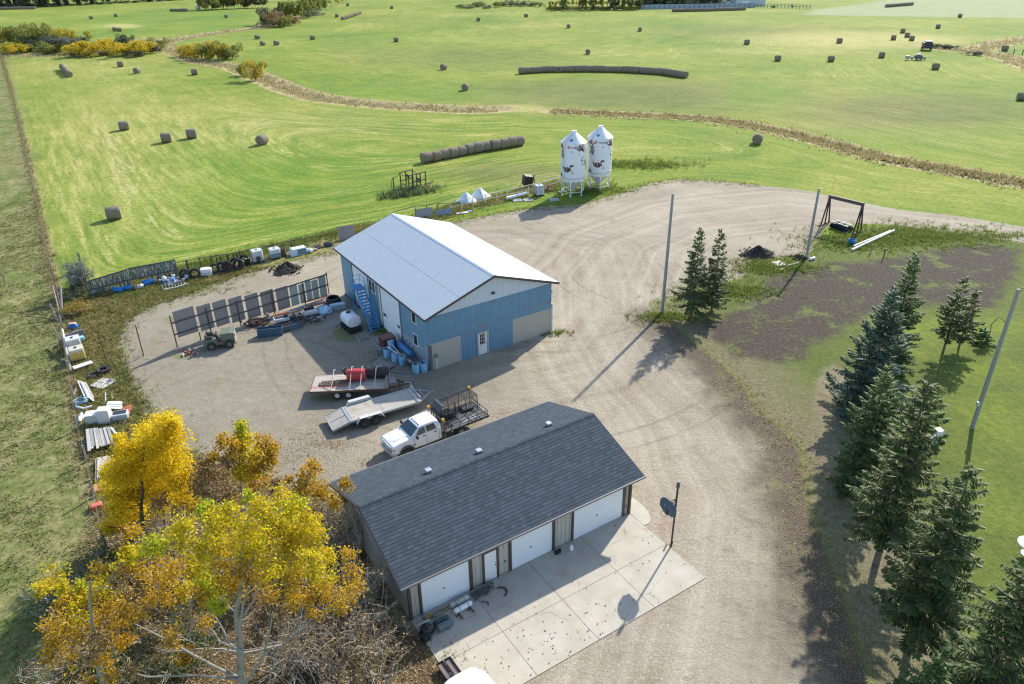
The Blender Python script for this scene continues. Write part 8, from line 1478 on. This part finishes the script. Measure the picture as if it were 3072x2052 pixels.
for i, (x, yb, yt) in enumerate([(815, 55, 28), (850, 58, 34), (885, 60, 30), (930, 48, 10), (965, 45, 15), (1000, 58, 28), (1080, 48, 8), (1120, 40, 5), (1170, 42, 2), (1215, 40, 5), (1260, 42, 5), (1310, 40, 5), (1360, 45, 10)]): far('2', x, yb, yt, 'w' if i % 3 else 'o', wk=1.4, lab='round silvery willow bush of the far row', grp='far willow bushes', seed=i)
for i in range(62): x = 20 + i * 15 + rg.uniform(-8, 8); col = rg.choice('yyooyw' if x < 330 else 'ooydoo'); far('Z', x, 100 + rg.uniform(-6, 3), (-70 if x > 120 else 10) if i % 2 else 62, col, 'tree' if i % 2 else 'shrub', rg.uniform(.55, .8) * (1 if i % 2 else 2.2), '%s poplar of the far poplar line' % CAT_N[col], 'far poplar line', i)
for i in range(56): x = 930 + i * 14.5 + rg.uniform(-8, 8); col = rg.choice('ssdso'); far('Z', x, 66 + rg.uniform(-12, 4), -120 if i % 2 else 10, col, 'shrub' if not i % 2 else 'conifer' if col == 's' else 'tree', .75 if i % 2 else 1.7, '%s tree of the shelterbelt behind the board fence' % CAT_N[col], 'shelterbelt trees', i)
for i, x in enumerate((1860, 1900, 1950, 1990)): far('Z', x, 55, -60, 'd', 'tree', .9, 'dark tree between the far house and shed', 'farmstead trees', i)
far('3', 755, 52, 35, 'd', wk=1., lab='small dark shrub by the far corral fence'); far('3', 625, 55, 40, 'd', wk=1.4, lab='low dark shrub at the corral corner')
for i, (x, y, t, w_) in enumerate(((1710, 325, 295, 2.), (1760, 322, 290, 2.), (1815, 328, 298, 2.), (1850, 330, 308, 2.2), (2010, 380, 365, 3.))): far('3', x, y, t, 'd', wk=w_ * .8, lab='low dark bush in the row beside the red baler', grp='low bushes by the baler', seed=i)
far('1', 1133, 290, 240, 'g', 'tree', .5, 'thin bare tree beyond the creek thicket')
for i, (x, y, t) in enumerate(((50, 330, 0), (60, 300, 0))): pass
# ------------------------------------------------------------------ rank grass, weeds and fallen leaves
R = np.random.default_rng(77)
def zarr(P): return np.array([zg(a, b) for a, b in P])
def stuff_blades(name, P, h, w, m, lean=.35, per=4, sp_=.12):
    P = np.repeat(P, per, 0); P = P + np.column_stack([R.normal(0, sp_, (len(P), 2)), np.zeros(len(P))]); V, Q = blades(P, h, w, R, lean); return tag(npmesh(name, V, Q, m, nside=3), kind='stuff')
REED = leaf_mat('creek_reeds', [(.1, (.20, .18, .065)), (.45, (.38, .32, .16)), (.75, (.52, .45, .27)), (.95, (.24, .25, .07))], .35, clump=.45)
RUS = leaf_mat('russet_reeds', [(.1, (.19, .15, .06)), (.5, (.34, .28, .13)), (.75, (.46, .39, .20)), (.88, (.24, .27, .07))], .35, clump=.45)
DRYG = leaf_mat('dry_weeds', [(.1, (.14, .13, .04)), (.4, (.26, .22, .08)), (.7, (.36, .29, .14)), (.95, (.30, .17, .07))], .35, clump=.5)
GRW = leaf_mat('green_weeds', [(.1, (.09, .135, .025)), (.5, (.16, .21, .04)), (.9, (.27, .29, .09))], .45, clump=.4)
PASG = leaf_mat('pasture_tufts', [(.1, (.12, .15, .035)), (.4, (.20, .21, .07)), (.7, (.32, .29, .14)), (.95, (.46, .41, .25))], .45, clump=.55)
def along(line, n, wd, bias=0.):
    L = np.hypot(*np.diff(line, axis=0).T); k = R.choice(len(L), n, p=L / L.sum()); t = R.random(n)[:, None]; a, b = line[k], line[k + 1]; d = (b - a) / np.maximum(L[k][:, None], 1e-6); nrm = np.stack([-d[:, 1], d[:, 0]], 1); return a + (b - a) * t + nrm * (R.normal(0, wd, n) + bias)[:, None]
for nm, ln, n, wd, m, h_ in (('creek_reeds', CREEK1, 2600, 1.6, REED, .55), ('creek_reeds', CREEK2, 3200, .8, RUS, .5), ('creek_reeds', CREEK3, 2200, 2.6, REED, .6), ('creek_reeds', CREEK4, 700, 2.4, REED, .6), ('creek_reeds', CREEK5, 700, 2.4, REED, .6)):
    P = along(ln, n, wd); P = P[P[:, 1] < 640]; stuff_blades(nm, np.column_stack([P, zarr(P)]), h_, .13, m, .3, 4, .3)
P = along(CREEK2, 1600, 1.6, -.5); stuff_blades('creek_reeds', np.column_stack([P, zarr(P)]), .45, .13, REED, .3, 4, .3)
yfl = np.vstack([YFENCE]); P = np.vstack([along(yfl[:7], 2600, .7), along(yfl[:9], 1200, 1.2, -1.2)]); P = P[(sdf(P, YARD) < -.2) & (P[:, 0] > -47)]
stuff_blades('weeds', np.column_stack([P, np.zeros(len(P))]), .32, .035, GRW, .5, 6); P = along(yfl[4:8], 1100, 1.0, -1.); P = P[sdf(P, YARD) < 0]; stuff_blades('dry_grass', np.column_stack([P, np.zeros(len(P))]), .4, .04, DRYG, .5, 6)
box = lambda n, x0, x1, y0, y1: np.column_stack([R.uniform(x0, x1, n), R.uniform(y0, y1, n)])
P = box(26000, -46, -20, 30, 76); dY = sdf(P, YARD); ok = (dY < .3) & (dY > -8) & (sdf(P, PAST) < -.3) & (dist_lines(P, YFENCE, side=True) < 0); P = P[ok & (R.random(len(P)) < .75)]; stuff_blades('dry_grass', np.column_stack([P, np.zeros(len(P))]), .3, .04, DRYG, .6, 5)
P = box(9000, -46, -20, 30, 76); dY = sdf(P, YARD); P = P[(dY < .6) & (dY > -5) & (sdf(P, PAST) < -.3)]; stuff_blades('weeds', np.column_stack([P, np.zeros(len(P))]), .3, .04, GRW, .6, 5)
P = along(YARD, 5200, .7, .2); P = P[(np.abs(P[:, 0]) < 60) & (P[:, 1] < 110) & (sdf(P, LITTER) < 0) & (dist_lines(P, TRACKEDGE) > 2.5) & (P[:, 0] < 36)][:3000]; stuff_blades('weeds', np.column_stack([P, np.zeros(len(P))]), .15, .025, GRW, .6, 5)
P = along(YARD, 2500, .9, .0); P = P[(P[:, 0] > -60) & (P[:, 0] < 36) & (P[:, 1] < 110)]; stuff_blades('dry_grass', np.column_stack([P, np.zeros(len(P))]), .14, .025, DRYG, .6, 5)
P = along(FENCE, 3000, .3); P = P[P[:, 1] < 320]; stuff_blades('dry_grass', np.column_stack([P, np.zeros(len(P))]), .36, .04, DRYG, .4, 5)
P = box(60000, -70, -14, 20, 150); P = P[(sdf(P, PAST) > 0)]; w_ = .5 + .5 * np.sin(P[:, 0] * .6 + np.sin(P[:, 1] * .5) * 2) * np.sin(P[:, 1] * .45 + 1.3 * np.sin(P[:, 0] * .4)); P = P[R.random(len(P)) < w_]; stuff_blades('pasture_grass', np.column_stack([P, np.zeros(len(P))]), .13, .05, PASG, .9, 8, .2)
cu = c0.xy; P = np.array(cu)[None] + R.normal(size=(600, 2)) * np.array([1.9, .8]) @ np.array([[.85, .5], [-.5, .85]]); stuff_blades('weeds', np.column_stack([P, np.zeros(len(P))]), .7, .06, leaf_mat('bluish_weeds', [(.1, (.09, .13, .05)), (.6, (.17, .23, .09)), (.9, (.27, .31, .13))], .4), .5, 4, .2)
P = np.vstack([R.normal(size=(500, 2)) * np.array([2.6, 1.2]) + np.array(pL.xy) + np.array([1.5, 1.5]), R.normal(size=(500, 2)) * np.array([4, 1.5]) + np.array(G('f', 1920, 495).xy)]); stuff_blades('weeds', np.column_stack([P, np.zeros(len(P))]), .5, .05, GRW, .5, 5, .2)
for c, x, y, n, sx, sy in (('D', 1700, 360, 1500, 5.5, 2.2), ('D', 900, 540, 700, 2.6, 1.2), ('D', 640, 680, 600, 2.4, 1.), ('D', 300, 830, 260, 1.6, .6), ('D', 1350, 400, 500, 3, 1.5), ('D', 2000, 365, 400, 6, .7), ('8', 560, 1110, 120, .5, .5), ('8', 2050, 1140, 40, .8, .3), ('K', 1200, 900, 500, 3.5, .9)):
    p = G(c, x, y).xy; P = R.normal(size=(n, 2)) * np.array([sx, sy]) + np.array(p); stuff_blades('weeds', np.column_stack([P, np.zeros(len(P))]), .28, .04, GRW, .6, 5, .15)
def leaves_on(P, z, m, size=.05, nm='fallen_leaves'):
    n = len(P); C = np.column_stack([P, np.full(n, z)]); a = R.uniform(0, 6.28, n); u = np.stack([np.cos(a), np.sin(a), R.normal(0, .3, n)], 1); v = np.stack([-np.sin(a), np.cos(a), R.normal(0, .3, n)], 1); s_ = size * R.uniform(.5, 1.3, (n, 1)); V, Q = diamonds(C + np.array([0, 0, .02]), u * s_, v * s_ * .7); return tag(npmesh(nm, V, Q, m), kind='stuff')
FLB = leaf_mat('fallen_brown_leaves', [(.1, (.12, .075, .038)), (.5, (.27, .185, .095)), (.9, (.46, .35, .20))], .1); FLD = leaf_mat('fallen_dark_leaves', [(.1, (.03, .026, .024)), (.9, (.10, .08, .06))], 0.)
A = []
for c, x, y, n, sx, sy in (('B', 1680, 260, 800, 1.0, 1.3), ('B', 1800, 275, 300, .9, .35), ('B', 1560, 350, 130, .7, .5), ('B', 1990, 370, 120, .5, .3), ('C', 90, 330, 100, .6, .4), ('B', 760, 70, 400, 1.2, 2.2), ('4', 250, 1080, 300, 1.2, 2.5)): A.append(R.normal(size=(n, 2)) * np.array([sx, sy]) + np.array(G(c, x, y).xy))
A.append(along(TRACKEDGE[2:], 6500, 1.0, -.9)); A.append(along(TRACKEDGE[1:5], 800, .5, .2)); A.append(np.array([tuple(gl(x, y).xy) for x, y in zip(R.uniform(-5, 6, 700), R.uniform(9.2, 16, 700))])); leaves_on(np.vstack(A), 0., FLB, .04)
P = box(90000, -32, -2, 18, 46); P = P[sdf(P, LITTER) > -1.0][:26000]; leaves_on(P, .0, FLB, .06)
A = [(R.normal(4.6, 1.5), R.normal(-5.2, .9)) for _ in range(60)] + [(R.normal(8.5, 2.2), R.normal(-5.6, .55)) for _ in range(40)] + [(R.uniform(.2, 14.4), R.uniform(-6.3, -.3)) for _ in range(60)]
A = np.array([tuple(gl(x, y).xy) for x, y in A if .1 < x < 14.6 and -6.35 < y < -.2]); leaves_on(A, PADZ, FLD, .045)
P = box(700, 17, 40, 25, 75); P = P[sdf(P, LAWN) > .5]; leaves_on(P, .02, leaf_mat('pale_lawn_leaves', [(.1, (.30, .27, .12)), (.9, (.5, .46, .28))], .2), .04)
